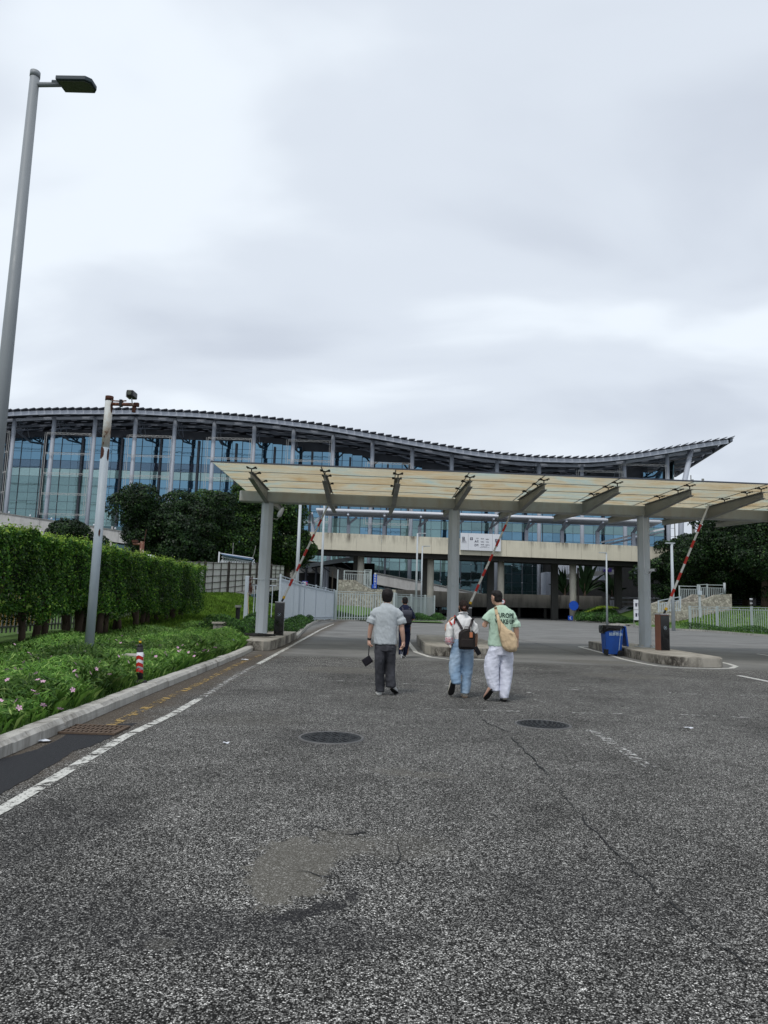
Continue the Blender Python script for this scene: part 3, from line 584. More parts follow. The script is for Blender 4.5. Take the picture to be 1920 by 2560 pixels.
MB().tube([c+Vector((-.02,.08,-.04)),c+Vector((-.08,.08,-.12)),c+Vector((-.12,.1,-.1))],.014,6).build('bracket',BLACK,e)
m=MB(); y_=by(cx)-.225; m.tube([(cx-.08,y_,4.95),(cx-.08,y_,4.0),(cx-.07,y_,3.1),(cx-.02,y_-.02,2.86),(cx+.1,y_-.04,2.84),(cx+.16,y_-.05,2.93)],.012,6)
tag(m.build('hanging_cable',WHITEP),'thin white cable running down the third canopy column to the camera','cable')
m=MB(); m.tube([(cx+.05,y_-.005,2.7),(cx+.18,y_+.07,2.69)],.006,5); 
# cable heap
m=MB(); cc=Vector((-4.05,by(-4)-.75,.33))
for k in range(26):
    r=random.uniform(.12,.42); a0=random.uniform(0,6.3); pts=[(cc.x+r*1.5*math.cos(a0+i*.5)+random.uniform(-.04,.04),cc.y+r*.8*math.sin(a0+i*.5),cc.z+random.uniform(0,.10)*(1-r)+.01) for i in range(9)]; m.tube(pts,.011,5)
tag(m.build('cable_heap',RUBBER,smooth=True),'heap of loose black cables at the foot of the first canopy column','cable')

# ------------------------------------------------------------------ boom barriers
def barrier(base,rz,arm_dx,label,armlabel=None,side=CABS,arm_len=3.9,ang=None):
    e=empty('boom_barrier',base,label,'barrier gate','barrier gates with raised red and white booms'); x,y,z=base; H=1.16
    MB().box((x,y,z+H/2),(.32,.30,H),rz=rz).build('cabinet',side,e,bevel=.008)
    R=Matrix.Rotation(rz,3,'Z')
    c=Vector((x,y,z))+R@Vector((0,-.155,H/2-.01)); MB().box(c,(.33,.012,H-.04),rz=rz).build('front_panel',CABF,e)
    c=Vector((x,y,z))+R@Vector((0,-.164,H*.63)); m=MB(); n=24
    for i in range(n): 
        if i%6!=5: a=i*2*math.pi/n; b=(i+.8)*2*math.pi/n; m.seg(c+R@Vector((.058*math.cos(a),0,.058*math.sin(a))),c+R@Vector((.058*math.cos(b),0,.058*math.sin(b))),.004,.008,up=(0,1,0))
    m.seg(c+R@Vector((-.03,0,.03)),c+R@Vector((.03,0,-.03)),.004,.008,up=(0,1,0)); m.seg(c+R@Vector((.03,0,.03)),c+R@Vector((-.03,0,-.03)),.004,.008,up=(0,1,0)); m.seg(c+R@Vector((-.02,0,0)),c+R@Vector((.02,0,0)),.004,.008,up=(0,1,0))
    m.build('round_emblem',WTXT,e)
    c=Vector((x,y,z+H+.012)); MB().box(c,(.34,.32,.03),rz=rz).build('top_cover',CABT,e)
    p0=Vector((x+.06,y-.05,z+H+.02)); dirv=Vector((arm_dx,0,arm_len)).normalized(); 
    MB().tube([p0,p0+dirv*.16],.035,8).build('pivot',BLACK,e); q=p0+dirv*.13; MB().tube([q,q+dirv*.09],[.05,.045],10).build('collar',YEL,e)
    q=p0+dirv*.22; arm=MB().tube([q,p0+dirv*arm_len],[.040,.032],10).build('boom_arm',ARMW,e,smooth=False)
    s0=.62
    for k in range(6):
        a=s0+k*.59
        if a+.27>arm_len-.35: break
        MB().tube([p0+dirv*a,p0+dirv*(a+.27)],.045-.0012*k,10).build('red_band',RED,arm)
    return e
barrier((-3.60,25.6,.30),.06,1.72,'barrier gate on the left island, black cabinet beside the first canopy column',side=STEELR,arm_len=4.0)
barrier((3.02,25.4,.30),0.0,1.75,'barrier gate on the middle island, partly hidden behind the woman',side=STEELR,arm_len=4.0)
barrier((9.22,23.6,.28),.30,1.72,'barrier gate on the right island, black cabinet with brown side',side=CABS,arm_len=4.0)

# ------------------------------------------------------------------ blue bin
b0=G(1530,1639); e=empty('wheelie_bin',b0,'blue wheelie bin with black liner and open lid beside the right island','wheelie bin')
X,Y=b0.x,b0.y
def frus(m,x0,x1,xa,xb,ya,yb,yc,yd,z0,z1): # bottom x0..x1,ya..yb ; top xa..xb,yc..yd
    return m.add([(x0,ya,z0),(x1,ya,z0),(x1,yb,z0),(x0,yb,z0),(xa,yc,z1),(xb,yc,z1),(xb,yd,z1),(xa,yd,z1)],[(0,3,2,1),(4,5,6,7),(0,1,5,4),(1,2,6,5),(2,3,7,6),(3,0,4,7)])
m=MB(); frus(m,X-.26,X+.25,X-.32,X+.33,Y-.22,Y+.22,Y-.28,Y+.28,.05,.97); body=m.build('body',BLUE,e,bevel=.03)
m=MB(); frus(m,X-.285,X-.20,X-.30,X-.19,Y-.245,Y+.0,Y-.25,Y+.0,.03,.22); m.build('foot',RUBBER,e,bevel=.01)
MB().tube([(X+.21,Y-.29,.10),(X+.21,Y-.23,.10)],.10,20).build('wheel',RUBBER,e); MB().tube([(X+.21,Y+.23,.10),(X+.21,Y+.29,.10)],.10,20).build('wheel',RUBBER,e)
MB().tube([(X+.21,Y-.297,.10),(X+.21,Y-.29,.10)],.04,14).build('hub',IRON,e)
m=MB(); m.seg((X+.15,Y-.262,.2),(X+.22,Y-.298,.92),.012,.008); m.build('edge_rib',WTXT,e)
m=MB(); vs=[];n=44
for j,(z,s_) in enumerate(((.80,1.06),(.86,1.10),(.93,1.13),(.985,1.12),(1.01,1.07),(1.0,.98),(.93,.93))):
    for i in range(n):
        a=i*2*math.pi/n; c=math.cos(a);q=math.sin(a); zz=z-(.06*max(0,-c) if j<3 else 0)+random.uniform(-.012,.012)
        vs.append((X+math.copysign(abs(c)**.35,c)*.325*s_*(1+random.uniform(-.025,.02))-.02,Y+math.copysign(abs(q)**.35,q)*.28*s_*(1+random.uniform(-.03,.03)),zz+ (.05*(c+1) if j<2 else 0)))
m.add(vs,[(j*n+i,j*n+(i+1)%n,(j+1)*n+(i+1)%n,(j+1)*n+i) for j in range(6) for i in range(n)]); m.build('liner_bag',BAGB,e,smooth=False)
m=MB(); m.add([(X+.36,Y-.27,1.0),(X+.41,Y-.27,1.0),(X+.50,Y-.25,.33),(X+.44,Y-.25,.33),(X+.36,Y+.27,1.0),(X+.41,Y+.27,1.0),(X+.50,Y+.25,.33),(X+.44,Y+.25,.33)],[(0,1,2,3),(7,6,5,4),(0,4,5,1),(1,5,6,2),(2,6,7,3),(3,7,4,0)]); m.build('lid',BLUE,e,bevel=.015)
MB().tube([(X+.36,Y-.29,.985),(X+.36,Y+.29,.985)],.022,8).build('hinge_bar',BLUE,e)
ft=vertical_text('招商积余',.115,Vector((X+.05,Y-.268,.72)),e,'lettering',WTXT,.0015); ft.location.y-=0.004
ft.rotation_euler=(0,0,0)
m=MB()
for (x0,x1,z) in ((-.09,-.02,.86),(-.09,.0,.84),(-.09,-.01,.82),(.02,.12,.835),(-.09,.12,.80),(-.09,0.05,.785),(0.0,.1,.765)): m.box((X+.05+(x0+x1)/2,Y-.283+(.86-z)*.06,z),(x1-x0,.004,.006))
m.build('small_print',WTXT,e)

# ------------------------------------------------------------------ big lamp post, camera pole, delineator
c=P(87,195,11); px,py=c.x,11
e=empty('street_lamp',(px,py,.2),'tall grey street lamp post on the far left with flat black lantern','street lamp')
MB().tube([(px,py,.1),(px,py,c.z)],[.125,.075],20).build('pole',LAMPG,e,smooth=True)
MB().tube([(px,py,c.z+.012),(px,py,c.z+.11)],.082,20).build('cap',LAMPG,e,smooth=True)
zz=P(110,210,11).z; hx=P(150,212,11).x; hx2=P(236,212,11).x; hz=P(190,212,11).z
MB().tube([(px,py,zz-.02),(hx+.06,py,hz)],.04,12).build('arm',LAMPG,e,smooth=True)
MB().box((hx-.02,py,hz+.025),(.22,.09,.05)).build('clamp',LAMPD,e,bevel=.01)
hd=[(hx-.01,py-.16),(hx2-.09,py-.17),(hx2,py-.10),(hx2+.01,py+.08),(hx2-.05,py+.16),(hx+.02,py+.16)]
h=MB().prism(hd,hz-.03,hz+.045).build('lantern',LAMPD,e,bevel=.012)
MB().prism([((x-(hx+hx2)/2)*.88+(hx+hx2)/2,(y-py)*.8+py) for x,y in hd],hz-.042,hz-.031).build('lens',LENS,h)
MB().box((hx+.09,py-.02,hz+.065),(.16,.12,.04)).build('driver_box',LAMPD,h)
c=P(274,991,13.2); px,py=c.x,13.2
e=empty('camera_pole',(px,py,.2),'rust-stained galvanised camera pole standing in the flower bed','camera pole')
zj=P(270,1120,13.2).z
MB().tube([(px,py,.1),(px,py,zj)],[.082,.077],18).build('lower_pole',GALV,e,smooth=True)
MB().tube([(px,py,zj+.001),(px,py,c.z-.09)],.072,18).build('upper_pole',RUSTW,e,smooth=True)
MB().tube([(px,py,c.z-.089),(px,py,c.z)],.075,18).build('rusted_cap',RUSTB,e,smooth=True)
m=MB()
def patch(z0,z1,a0,a1,r):
    n=8;k=6; vs=[]
    for j in range(k+1):
        t=j/k; z=z0+(z1-z0)*t; sh=(1-abs(2*t-1)**3)
        for i in range(n+1): a=(a0+a1)/2+(i/n-.5)*(a1-a0)*(.35+.65*sh)+random.uniform(-.03,.03); vs.append((px+r*math.cos(a),py+r*math.sin(a),z+random.uniform(-.006,.006)))
    m.add(vs,[(j*(n+1)+i,j*(n+1)+i+1,(j+1)*(n+1)+i+1,(j+1)*(n+1)+i) for j in range(k) for i in range(n)])
patch(zj-.22,zj+.01,math.pi*1.02,math.pi*1.55,.0785); patch(zj-.25,zj-.02,math.pi*1.78,math.pi*2.02,.0785); patch(c.z-.32,c.z-.1,math.pi*1.75,math.pi*2.05,.0735)
patch(zj+.18,zj+.23,math.pi*1.4,math.pi*1.5,.0735); patch(zj+.05,zj+.10,math.pi*1.36,math.pi*1.46,.0735); zr=P(257,1330,13.2).z; patch(zr-.09,zr+.05,math.pi*1.62,math.pi*1.75,.0815)
m.build('rust_patch',RUSTB,e,smooth=True)
az=P(310,1011,13.2).z; ax=P(348,1011,13.2).x
MB().tube([(px+.05,py,az),(ax-.09,py,az)],.034,12).build('arm',RUSTH,e,smooth=True); MB().box((ax-.05,py,az),(.09,.075,.075)).build('arm_end',RUSTB,e,bevel=.01)
MB().tube([(px+.06,py-.02,az+.06),(px+.22,py-.02,az+.055),(px+.33,py-.01,az+.07)],.014,8).build('conduit',RUSTH,e)
MB().box((px+.23,py,az+.02),(.05,.085,.13),ry=.05).build('tape_wrap',BLACK,e); vx=P(335,1022,13.2).x; MB().box((vx,py,az-.085),(.055,.055,.13)).build('hanger',RUSTB,e)
ck=Vector((P(332,989,13.2).x,13.15,P(332,989,13.2).z)); e2=empty('security_camera',ck,'black bullet camera on top of the rusty pole arm','security camera')
MB().box(ck,(.13,.26,.125)).build('housing',BLACK,e2,bevel=.02); MB().box(ck+Vector((-.075,.02,-.01)),(.02,.2,.1)).build('side_shell',WHITEP,e2); MB().tube([ck+Vector((0,-.13,0)),ck+Vector((0,-.145,0))],.04,14).build('lens',LENS,e2)
MB().tube([ck+Vector((0,.0,-.06)),(ck.x,13.2,az+.03)],.012,6).build('stem',WHITEP,e2)
c=G(373,1707,.14)+Vector((-.17,.05,0)); e=empty('delineator_post',c,'black flexible post with red and white chevron band at the kerb','bollard')
tl=Vector((-.06,0,1)).normalized(); c0=Vector(c)
def tt(name,z0,z1,r0,r1,mat,par=e): return MB().tube([c0+tl*z0,c0+tl*z1],[r0,r1],18).build(name,mat,par,smooth=True)
MB().rings([(c.x,c.y,.14,.12,.12),(c.x,c.y,.17,.10,.10),(c.x,c.y,.18,.05,.05)],20).build('base',RUBBER,e); tt('post',.03,.56,.05,.048,RUBBER); tt('band',.16,.47,.054,.052,WHITEP)
tt('shoulder',.56,.60,.048,.025,BLACK); tt('top_loop',.59,.66,.018,.018,BLACK); tt('yellow_clip',.615,.65,.020,.020,YEL)
for zc in (.40,.29,.20):
    m=MB();n=16;vs=[]
    for i in range(n+1):
        a=math.pi+.1+i/n*(math.pi-.2); zz=zc-.035*abs(i/n-.5)*2
        for dz in(-.028,.028): q=c0+tl*(zz+dz); vs.append((q.x+.056*math.cos(a),q.y+.056*math.sin(a),q.z))
    m.add(vs,[(2*i,2*i+2,2*i+3,2*i+1) for i in range(n)]); m.build('red_chevron',RED,e)
def slabbox(px0,px1,pyc,Yd,name,label,sz):
    a=P(px0,pyc,Yd);b=P(px1,pyc,Yd); c=(a+b)/2; e=empty(name,(c.x,c.y,.15),label,'utility box'); MB().box((c.x,c.y,c.z),(b.x-a.x,sz,.06)).build('lid_slab',ISLTOP,e,bevel=.01); MB().box((c.x,c.y,(c.z-.03+.12)/2),((b.x-a.x)*.8,sz*.8,c.z-.15)).build('box',CONCDK,e)
slabbox(305,352,1640,12.6,'utility_pit','grey concrete pit cover among plants beside the chevron post',.42)
slabbox(533,566,1557,23.5,'utility_pit','small concrete pit cover at the back of the flower bed',.42)
c=P(595,1527,33); e=empty('ground_lamp',(c.x,33,hL(c.x,33)),'short dark ground lamp with flat cap on the grass bank','garden lamp'); MB().tube([(c.x,33,hL(c.x,33)-.05),(c.x,33,P(595,1517,33).z-.03)],.1,12).build('post',BLACK,e); MB().tube([(c.x,33,P(595,1517,33).z-.03),(c.x,33,P(595,1514,33).z+.02)],.15,16).build('cap',STEELR,e)
# ================================================================== FENCES
def fence(name,path,label,H,post_at,slat_gap,slat_w,mat,zfn,cat='fence',rail2=.22,group=None,slat_t=.02,pw=.10,extra_top=True):
    p0=path[0]; e=empty(name,(p0[0],p0[1],zfn(*p0)),label,cat,group)
    sl=MB().box((0,0,(H-.16)/2),(slat_w,slat_t,H-.16)).mesh('slat'); sl.materials.append(mat); po=MB().box((0,0,H/2+.02),(pw,pw,H+.10)).mesh('post'); po.materials.append(mat)
    pts=[Vector((x,y,0)) for x,y in path]
    for a,b in zip(pts[:-1],pts[1:]):
        d=(b-a); L=d.length; ang=math.atan2(d.y,d.x); za=zfn(a.x,a.y); zb=zfn(b.x,b.y)
        for k,hh in enumerate([H-.02,H-rail2]+[.2]):
            m=MB(); m.seg((a.x,a.y,za+hh),(b.x,b.y,zb+hh),.045,.05); m.build('rail',mat,e)
        n=max(1,round(L/post_at))
        for i in range(n):
            q=a.lerp(b,i/n); inst('post',po,e,(q.x,q.y,zfn(q.x,q.y)),rz=ang)
            for j in (1,2): 
                s=a.lerp(b,(i+j/3)/n); m=MB(); m.box((s.x,s.y,za+(zb-za)*((i+j/3)/n)+H-.11),(.035,.03,.18)); m.build('rail_spacer',mat,e)
        n=int(L/slat_gap)
        for i in range(n):
            q=a.lerp(b,(i+.5)/n); inst('slat',sl,e,(q.x,q.y,za+(zb-za)*((i+.5)/n)+.02-.0),rz=ang)
    inst('post',po,e,(pts[-1].x,pts[-1].y,zfn(pts[-1].x,pts[-1].y))); return e
pA=P(697,1540,39); pB=P(832,1545,61.5)
zf=lambda x,y:np.interp(y,[38,61,80],[.42,.12,.1])
fence('slatted_fence',[(pA.x,39),(P(760,1500,48.5).x,48.5),(pB.x,61.8)],'blue-grey slatted fence running away behind the left barrier',2.5,4.0,.30,.16,FENCE,zf,slat_t=.03)
pC=P(985,1545,63.5); pD=P(1062,1540,70.5); pE=P(1086,1540,72)
fence('slatted_fence',[(pB.x+.15,62.0),(pC.x,64.2)],'pale slatted fence across the end of the lane, behind the grey-shirted man',2.45,3.2/1.6*1.9,.235,.085,FENCEG,lambda x,y:.1,pw=.16)
fence('slatted_fence',[(pC.x+.15,64.4),(pD.x,70.5),(pE.x,72.5)],'short slatted fence turning the corner at the end of the left verge',2.4,3.0,.22,.11,FENCEG,lambda x,y:.1,pw=.16)
fence('slatted_fence',[(47,27),(37.3,38.2),(31.2,49.0),(30.4,52.5),(30.2,58.5),(29.6,63.2),(28.5,66.3)],'white slatted fence on the grass edge at the right behind the third barrier',2.05,3.9,.30,.07,FENCEG,lambda x,y:.12,pw=.16)
# gate panel beside first column
gA=P(616,1500,37); e=empty('side_gate',(gA.x,37,.4),'open pale gate frame behind the first canopy column','gate')
zt=P(616,1446,37).z; zl=P(616,1462,37).z; xb=P(692,1455,37).x
m=MB().seg((gA.x,37,.2),(gA.x,37,zt+.12),.2,.2); m.build('post',FENCE,e,bevel=.02)
for z in (zt,zl,.5): MB().seg((gA.x+.14,37,z),(xb,37,z),.04,.045).build('rail',FENCE,e)
for pxx in (635,641,680): x=P(pxx,1500,37).x; MB().seg((x,37,.3),(x,37,zl),.04,.04).build('upright',FENCE,e)
x=P(628,1470,37).x; m=MB()
for k in range(30): a=random.uniform(zt-.9,zt-.3); m.seg((x+random.uniform(-.1,.1),36.8+random.uniform(-.1,.1),a),(x+random.uniform(-.1,.1),36.8,a+random.uniform(.3,.6)),.02,.01)
tag(m.build('dry_fronds',RUSTB),'clump of dry brown fronds caught on the gate post','dead plant')
m=MB().tube([(x+.02,36.7,.4),(x-.12,36.8,1.9)],.02,6); tag(m.build('bamboo_cane',M('dry_cane',(.4,.3,.14),.7)),'thin tan cane leaning on the gate post','cane')
# slatted fence glimpsed behind the hedge
fence('slatted_fence',[(-11.2,12),(-11.0,36)],'blue-grey slatted fence behind the hedge trunks on the left',2.0,3.4,.24,.10,STEELR,lambda x,y:.3,pw=.12)
tag(MB().box((-13.4,22,.9),(.25,14,1.3)).build('yellow_barrier_wall',M('ochre_plastic',(.42,.24,.05),.6,.3,1)),'ochre yellow low barrier glimpsed between the hedge trunks','barrier')

# ================================================================== HEDGE, FLOWER BED
def box_pts(n,x0,x1,y0,y1,z0,z1):
    """points near the surface of a clipped hedge box; faces chosen by area"""
    dx,dy,dz=x1-x0,y1-y0,z1-z0; A=np.array([dy*dz,dy*dz*.4,dx*dy*1.3,dx*dz,dx*dz,dx*dy*.5]); f=RNG.choice(6,n,p=A/A.sum())
    u=RNG.random((n,3)); p=np.stack([x0+u[:,0]*dx,y0+u[:,1]*dy,z0+u[:,2]*dz],1); nn=np.zeros((n,3)); dep=np.abs(RNG.normal(0,.16,n))
    for k,(ax,val,sg) in enumerate(((0,x1,1),(0,x0,-1),(2,z1,1),(1,y0,-1),(1,y1,1),(2,z0,-1))):
        s=f==k; p[s,ax]=val-sg*dep[s]; nn[s,ax]=sg
    return p,nn,f
hx0,hx1,hy0,hy1,hz0,hz1=-10.3,-8.35,6.5,34.0,1.0,2.94
e=empty('clipped_hedge',((hx0+hx1)/2,(hy0+hy1)/2,.3),'tall clipped hedge of small glossy leaves raised on bare trunks, left','hedge')
n=150000; y_=hy0+(hy1-hy0)*RNG.random(n)
p,nn,f=box_pts(n,hx0,hx1,hy0,hy1,hz0,hz1)
# density follows distance: thin out the far half
keep=RNG.random(n)<np.clip(1.25-(p[:,1]-10)/40,.45,1); p,nn,f=p[keep],nn[keep],f[keep]
wv=.08*np.sin(p[:,1]*1.7+p[:,2]*2)+.07*np.sin(p[:,1]*4.1)+.08*np.sin(p[:,2]*5+p[:,1]*7); p[:,0]+=wv*.6*(nn[:,0]>0)
lowm=(f!=2); rag=.28*np.sin(p[:,1]*1.3)+.2*np.sin(p[:,1]*3.7+1); p[:,2]=np.where(p[:,2]<hz0+.5,p[:,2]+rag*(hz0+.5-p[:,2])*1.2,p[:,2])
p[:,2]+=np.where(p[:,2]>hz1-.25,.06*np.sin(p[:,1]*2.3)+.05*np.sin(p[:,1]*6.1+p[:,0]*4),0)
me=npmesh('foliage',leaves(p,nn,.082,.6,.85),4); fo=link('foliage',me,L_HEDGE,e); fo['kind']='stuff'
# young shoots on the top
n=16000; p=np.stack([RNG.uniform(hx0,hx1+.08,n),RNG.uniform(hy0,hy1,n),hz1-.04+np.abs(RNG.normal(0,.075,n))+.05*np.sin(RNG.random(n)*6)],1); p[:,2]+=.06*np.sin(p[:,1]*2.3)+.05*np.sin(p[:,1]*6.1+p[:,0]*4); nn=np.tile([.3,-.2,1.],(n,1))
me=npmesh('shoots',leaves(p,nn,.07,.6,.9),4); fo=link('young_shoots',me,L_HTOP,e); fo['kind']='stuff'
core=MB().box(((hx0+hx1)/2,(hy0+hy1)/2,(hz0+hz1)/2+.12),(hx1-hx0-.75,hy1-hy0-.9,hz1-hz0-.75)); core.build('shade_core',M('hedge_inner_shade',(.012,.02,.009),.95,.5,9),e)  # solid near-black block; the hedge's inner shade is put into its colour
for k,(pxx,pyy) in enumerate(((12,1618),(54,1606),(110,1597),(164,1588),(196,1586),(214,1583),(278,1588),(284,1586),(315,1582),(338,1577),(366,1571),(388,1567),(417,1566),(430,1564),(450,1560))):
    q=G(pxx,pyy,.3); x=max(min(q.x,-8.7),-9.9); y=q.y; t=(x,y)
    r=random.uniform(.07,.12); l1=random.uniform(-.3,.12); l2=random.uniform(-.25,.25)
    m=MB().tube([(x,y,.15),(x+l1*.2,y+l2*.2,.7),(x+l1*.6,y+l2*.6,1.3),(x+l1,y+l2,2.0)],[r*1.25,r,r*.85,r*.5],9)
    if k%2: m.tube([(x+l1*.15,y+l2*.15,.55),(x-.1,y-.25,1.2),(x-.25,y-.4,1.8)],[r*.7,r*.55,r*.35],7)
    m.build('trunk',BARK,e,smooth=True)
for k in range(10):
    y=8+k*2.7; x=random.uniform(-9.8,-8.9); r=random.uniform(.07,.1); MB().tube([(x,y,.15),(x+.05,y+.1,.9),(x,y+.25,2)],[r*1.2,r,r*.5],8).build('trunk',BARK,e,smooth=True)
# flower bed
e=empty('flower_bed',(-5.8,14,.2),'dense bed of arching strap leaves with small pink flowers between kerb and hedge','flower bed')
n=48000; y_=2.5+26.5*RNG.random(n)**1.15; kx=np.interp(y_,[q[1] for q in kerbL]+[40],[q[0] for q in kerbL]+[-4]); u=RNG.random(n); x_=kx-.24-u**1.05*5.0
kp=(y_<22.8)|(x_<-5.5); x_,y_,u=x_[kp],y_[kp],u[kp]
z_=.10+.14*np.clip((kx[kp]-.24-x_)/3.5,0,1)
edge=np.clip((kx[kp]-.24-x_)/.5,0,1); hgt=(.18+.20*edge)*(.85+.22*np.sin(x_*2.3+y_*1.1)+.15*np.sin(x_*5.1-y_*3.3))
lean=np.where(edge<1,.75,.55)
p=np.stack([x_,y_,z_],1); dirn=np.stack([(1-edge)*1.0,-(1-edge)*.2,edge*0],1)
me=npmesh('blades',blades(p,hgt*(1-.5*np.clip((kx[kp]-3.2-x_)/1.4,0,1)),.0145,lean,dirn),5); fo=link('foliage',me,L_BED,e); fo['kind']='stuff'
# upper layer of short leaflets to close the canopy of the bed
n=190000; yy=2.5+26.5*RNG.random(n)**1.15; kx=np.interp(yy,[q[1] for q in kerbL]+[40],[q[0] for q in kerbL]+[-4]); xx=kx-.30-RNG.random(n)*5.0; kp=(yy<22.8)|(xx<-5.5); xx,yy,kx=xx[kp],yy[kp],kx[kp]
hh=.20+(.26*np.clip((kx-.24-xx)/.5,0,1)+.12)*(.85+.22*np.sin(xx*2.3+yy*1.1)+.15*np.sin(xx*5.1-yy*3.3))*.95
hh-=.16*np.clip((kx-3.2-xx)/1.4,0,1); p=np.stack([xx,yy,hh],1); p[:,2]+=RNG.uniform(-.16,.03,len(p)); me=npmesh('tips',leaves(p,np.tile([.25,-.35,.8],(len(p),1)),.115,.17,.65),4); fo=link('upper_foliage',me,L_BED,e); fo['kind']='stuff'
fl=MB()
for k in range(5):
    a=k*2*math.pi/5; c,s_=math.cos(a),math.sin(a); fl.add([(0,0,0),(.022*math.cos(a-.45),.022*math.sin(a-.45),.010),(.030*c,.030*s_,.007),(.022*math.cos(a+.45),.022*math.sin(a+.45),.010)],[(0,1,2,3)])
flm=fl.mesh('flower'); flm.materials.append(PETAL); flb=flm.copy(); flb.materials[0]=PETALB
FL=[(36,1610),(147,1612),(71,1634),(78,1641),(96,1645),(172,1639),(38,1672),(52,1672),(16,1678),(90,1686),(95,1697),(18,1707),(107,1709),(188,1663),(187,1675),(190,1695),(181,1722),(226,1681),(240,1677),(273,1600),(290,1600),(302,1604),(305,1589),(351,1600),(352,1605),(341,1617),(400,1612),(444,1620),(457,1612),(381,1628),(390,1639),(413,1634),(415,1636),(452,1624),(445,1629),(472,1629),(486,1637),(487,1628),(508,1628),(512,1629),(522,1626),(536,1618),(540,1618),(503,1599),(493,1610),(441,1586),(583,1601),(41,1748),(47,1768),(107,1773),(150,1773),(0,1756),(82,1730),(92,1737),(274,1682),(296,1642),(60,1655),(130,1640),(210,1630),(320,1660),(350,1680),(250,1650)]
for k,(a,b) in enumerate(FL):
    q=G(a,b,.56)
    if q.x<-8.4 or q.y>24: q=G(a,b,.42)
    inst('flower',flb if k in(45,46) else flm,e,(q.x,q.y,.55+random.uniform(-.02,.04)),rot=(random.uniform(.2,1.1),random.uniform(-.5,.5),random.uniform(0,6)))
# ground cover behind the bed and along the far kerbs
def cover(name,pts,label,cat,mat,h,wd,density_n,zfn,lean=.5,leaf=False,size=.1):
    n=density_n; P0=np.array(pts); # triangles fan
    tri=[(0,i,i+1) for i in range(1,len(P0)-1)]; ar=np.array([abs(np.cross(P0[b]-P0[a],P0[c]-P0[a]))/2 for a,b,c in tri]); k=RNG.choice(len(tri),n,p=ar/ar.sum()); T=np.array(tri)[k]
    r1=np.sqrt(RNG.random(n))[:,None]; r2=RNG.random(n)[:,None]; q=P0[T[:,0]]*(1-r1)+P0[T[:,1]]*(r1*(1-r2))+P0[T[:,2]]*(r1*r2)
    z=np.array([zfn(a,b) for a,b in q]); p=np.column_stack([q,z])
    if leaf: p[:,2]+=RNG.random(n)*h; V=leaves(p,np.tile([0,-.3,1.],(n,1)),size,.6,.9); me=npmesh(name,V,4)
    else: me=npmesh(name,blades(p,np.full(n,h),wd,np.full(n,lean)),5)
    o=link(name,me,mat); tag(o,label,cat,kind='stuff'); return o
cover('bank_grass',[(-5.2,23),(-4.2,31),(-5.2,44),(-6.0,58),(-13,60),(-17,50),(-15,34),(-8.6,24)],'bright long grass on the bank behind the hedge','grass',L_GRASS,.30,.035,45000,lambda x,y:hL(x,y)-.02)
def shrubrow(path,wd,h,n,zf,label,mat=L_SHRUB,size=.10,name='shrub_border'):
    pts=[Vector((x,y,0)) for x,y in path]; L=[(b-a).length for a,b in zip(pts[:-1],pts[1:])]; out=[];nn=[]
    for _ in range(n):
        k=random.choices(range(len(L)),L)[0]; a,b=pts[k],pts[k+1]; q=a.lerp(b,random.random()); d=(b-a).normalized(); s=Vector((-d.y,d.x,0)); t=random.uniform(-1,1); hh=math.sqrt(max(0,1-t*t*.7)); z=random.random()**.5*h*hh*(.8+.25*math.sin(q.x*1.3+q.y*.9))
        out.append((q.x+s.x*t*wd/2,q.y+s.y*t*wd/2,zf(q.x,q.y)+z)); nn.append((s.x*t,s.y*t-.3,.6))
    o=link(name,npmesh(name,leaves(np.array(out),np.array(nn),size,.6,.8),4),mat); tag(o,label,'shrubs',kind='stuff'); return o
shrubrow([(-4.15,30.5),(-4.35,36),(-4.95,44),(-5.35,52),(-5.3,59)],.95,.62,14000,lambda x,y:.1,'low dark shrub strip along the kerb beside the blue-grey fence')
shrubrow([(-4.6,62.7),(-3.6,63.3),(-1.3,63.9),(2.0,65.2),(4.0,67)],.9,.75,9000,lambda x,y:.08,'low green shrub border at the foot of the far pale fence')
shrubrow([(4.0,67.2),(5.4,70),(6.2,73),(5.8,75)],1.0,.8,5000,lambda x,y:.08,'low shrubs at the corner end of the far pale fence')
shrubrow([(45,26.5),(35.2,39.5),(30.0,49.2),(29.5,52.5),(29.4,58.2),(28.9,63.2),(27.9,66.2)],1.1,.62,16000,lambda x,y:.12,'dark low shrub strip at the foot of the right fence')
shrubrow([(-5.35,23.3),(-5.0,25.5),(-4.9,29),(-5.3,31)],1.3,.75,9000,lambda x,y:.25,'dark bushy shrubs around the foot of the gate post',size=.085)
cover('slope_grass',[(30.0,50),(29.5,64),(29.5,80),(60,80),(70,60),(60,30),(48,28),(36,42)],'mown bright grass on the slope behind the right fence','grass',L_GRASS,.16,.07,46000,lambda x,y:hR(x,y)-.01)

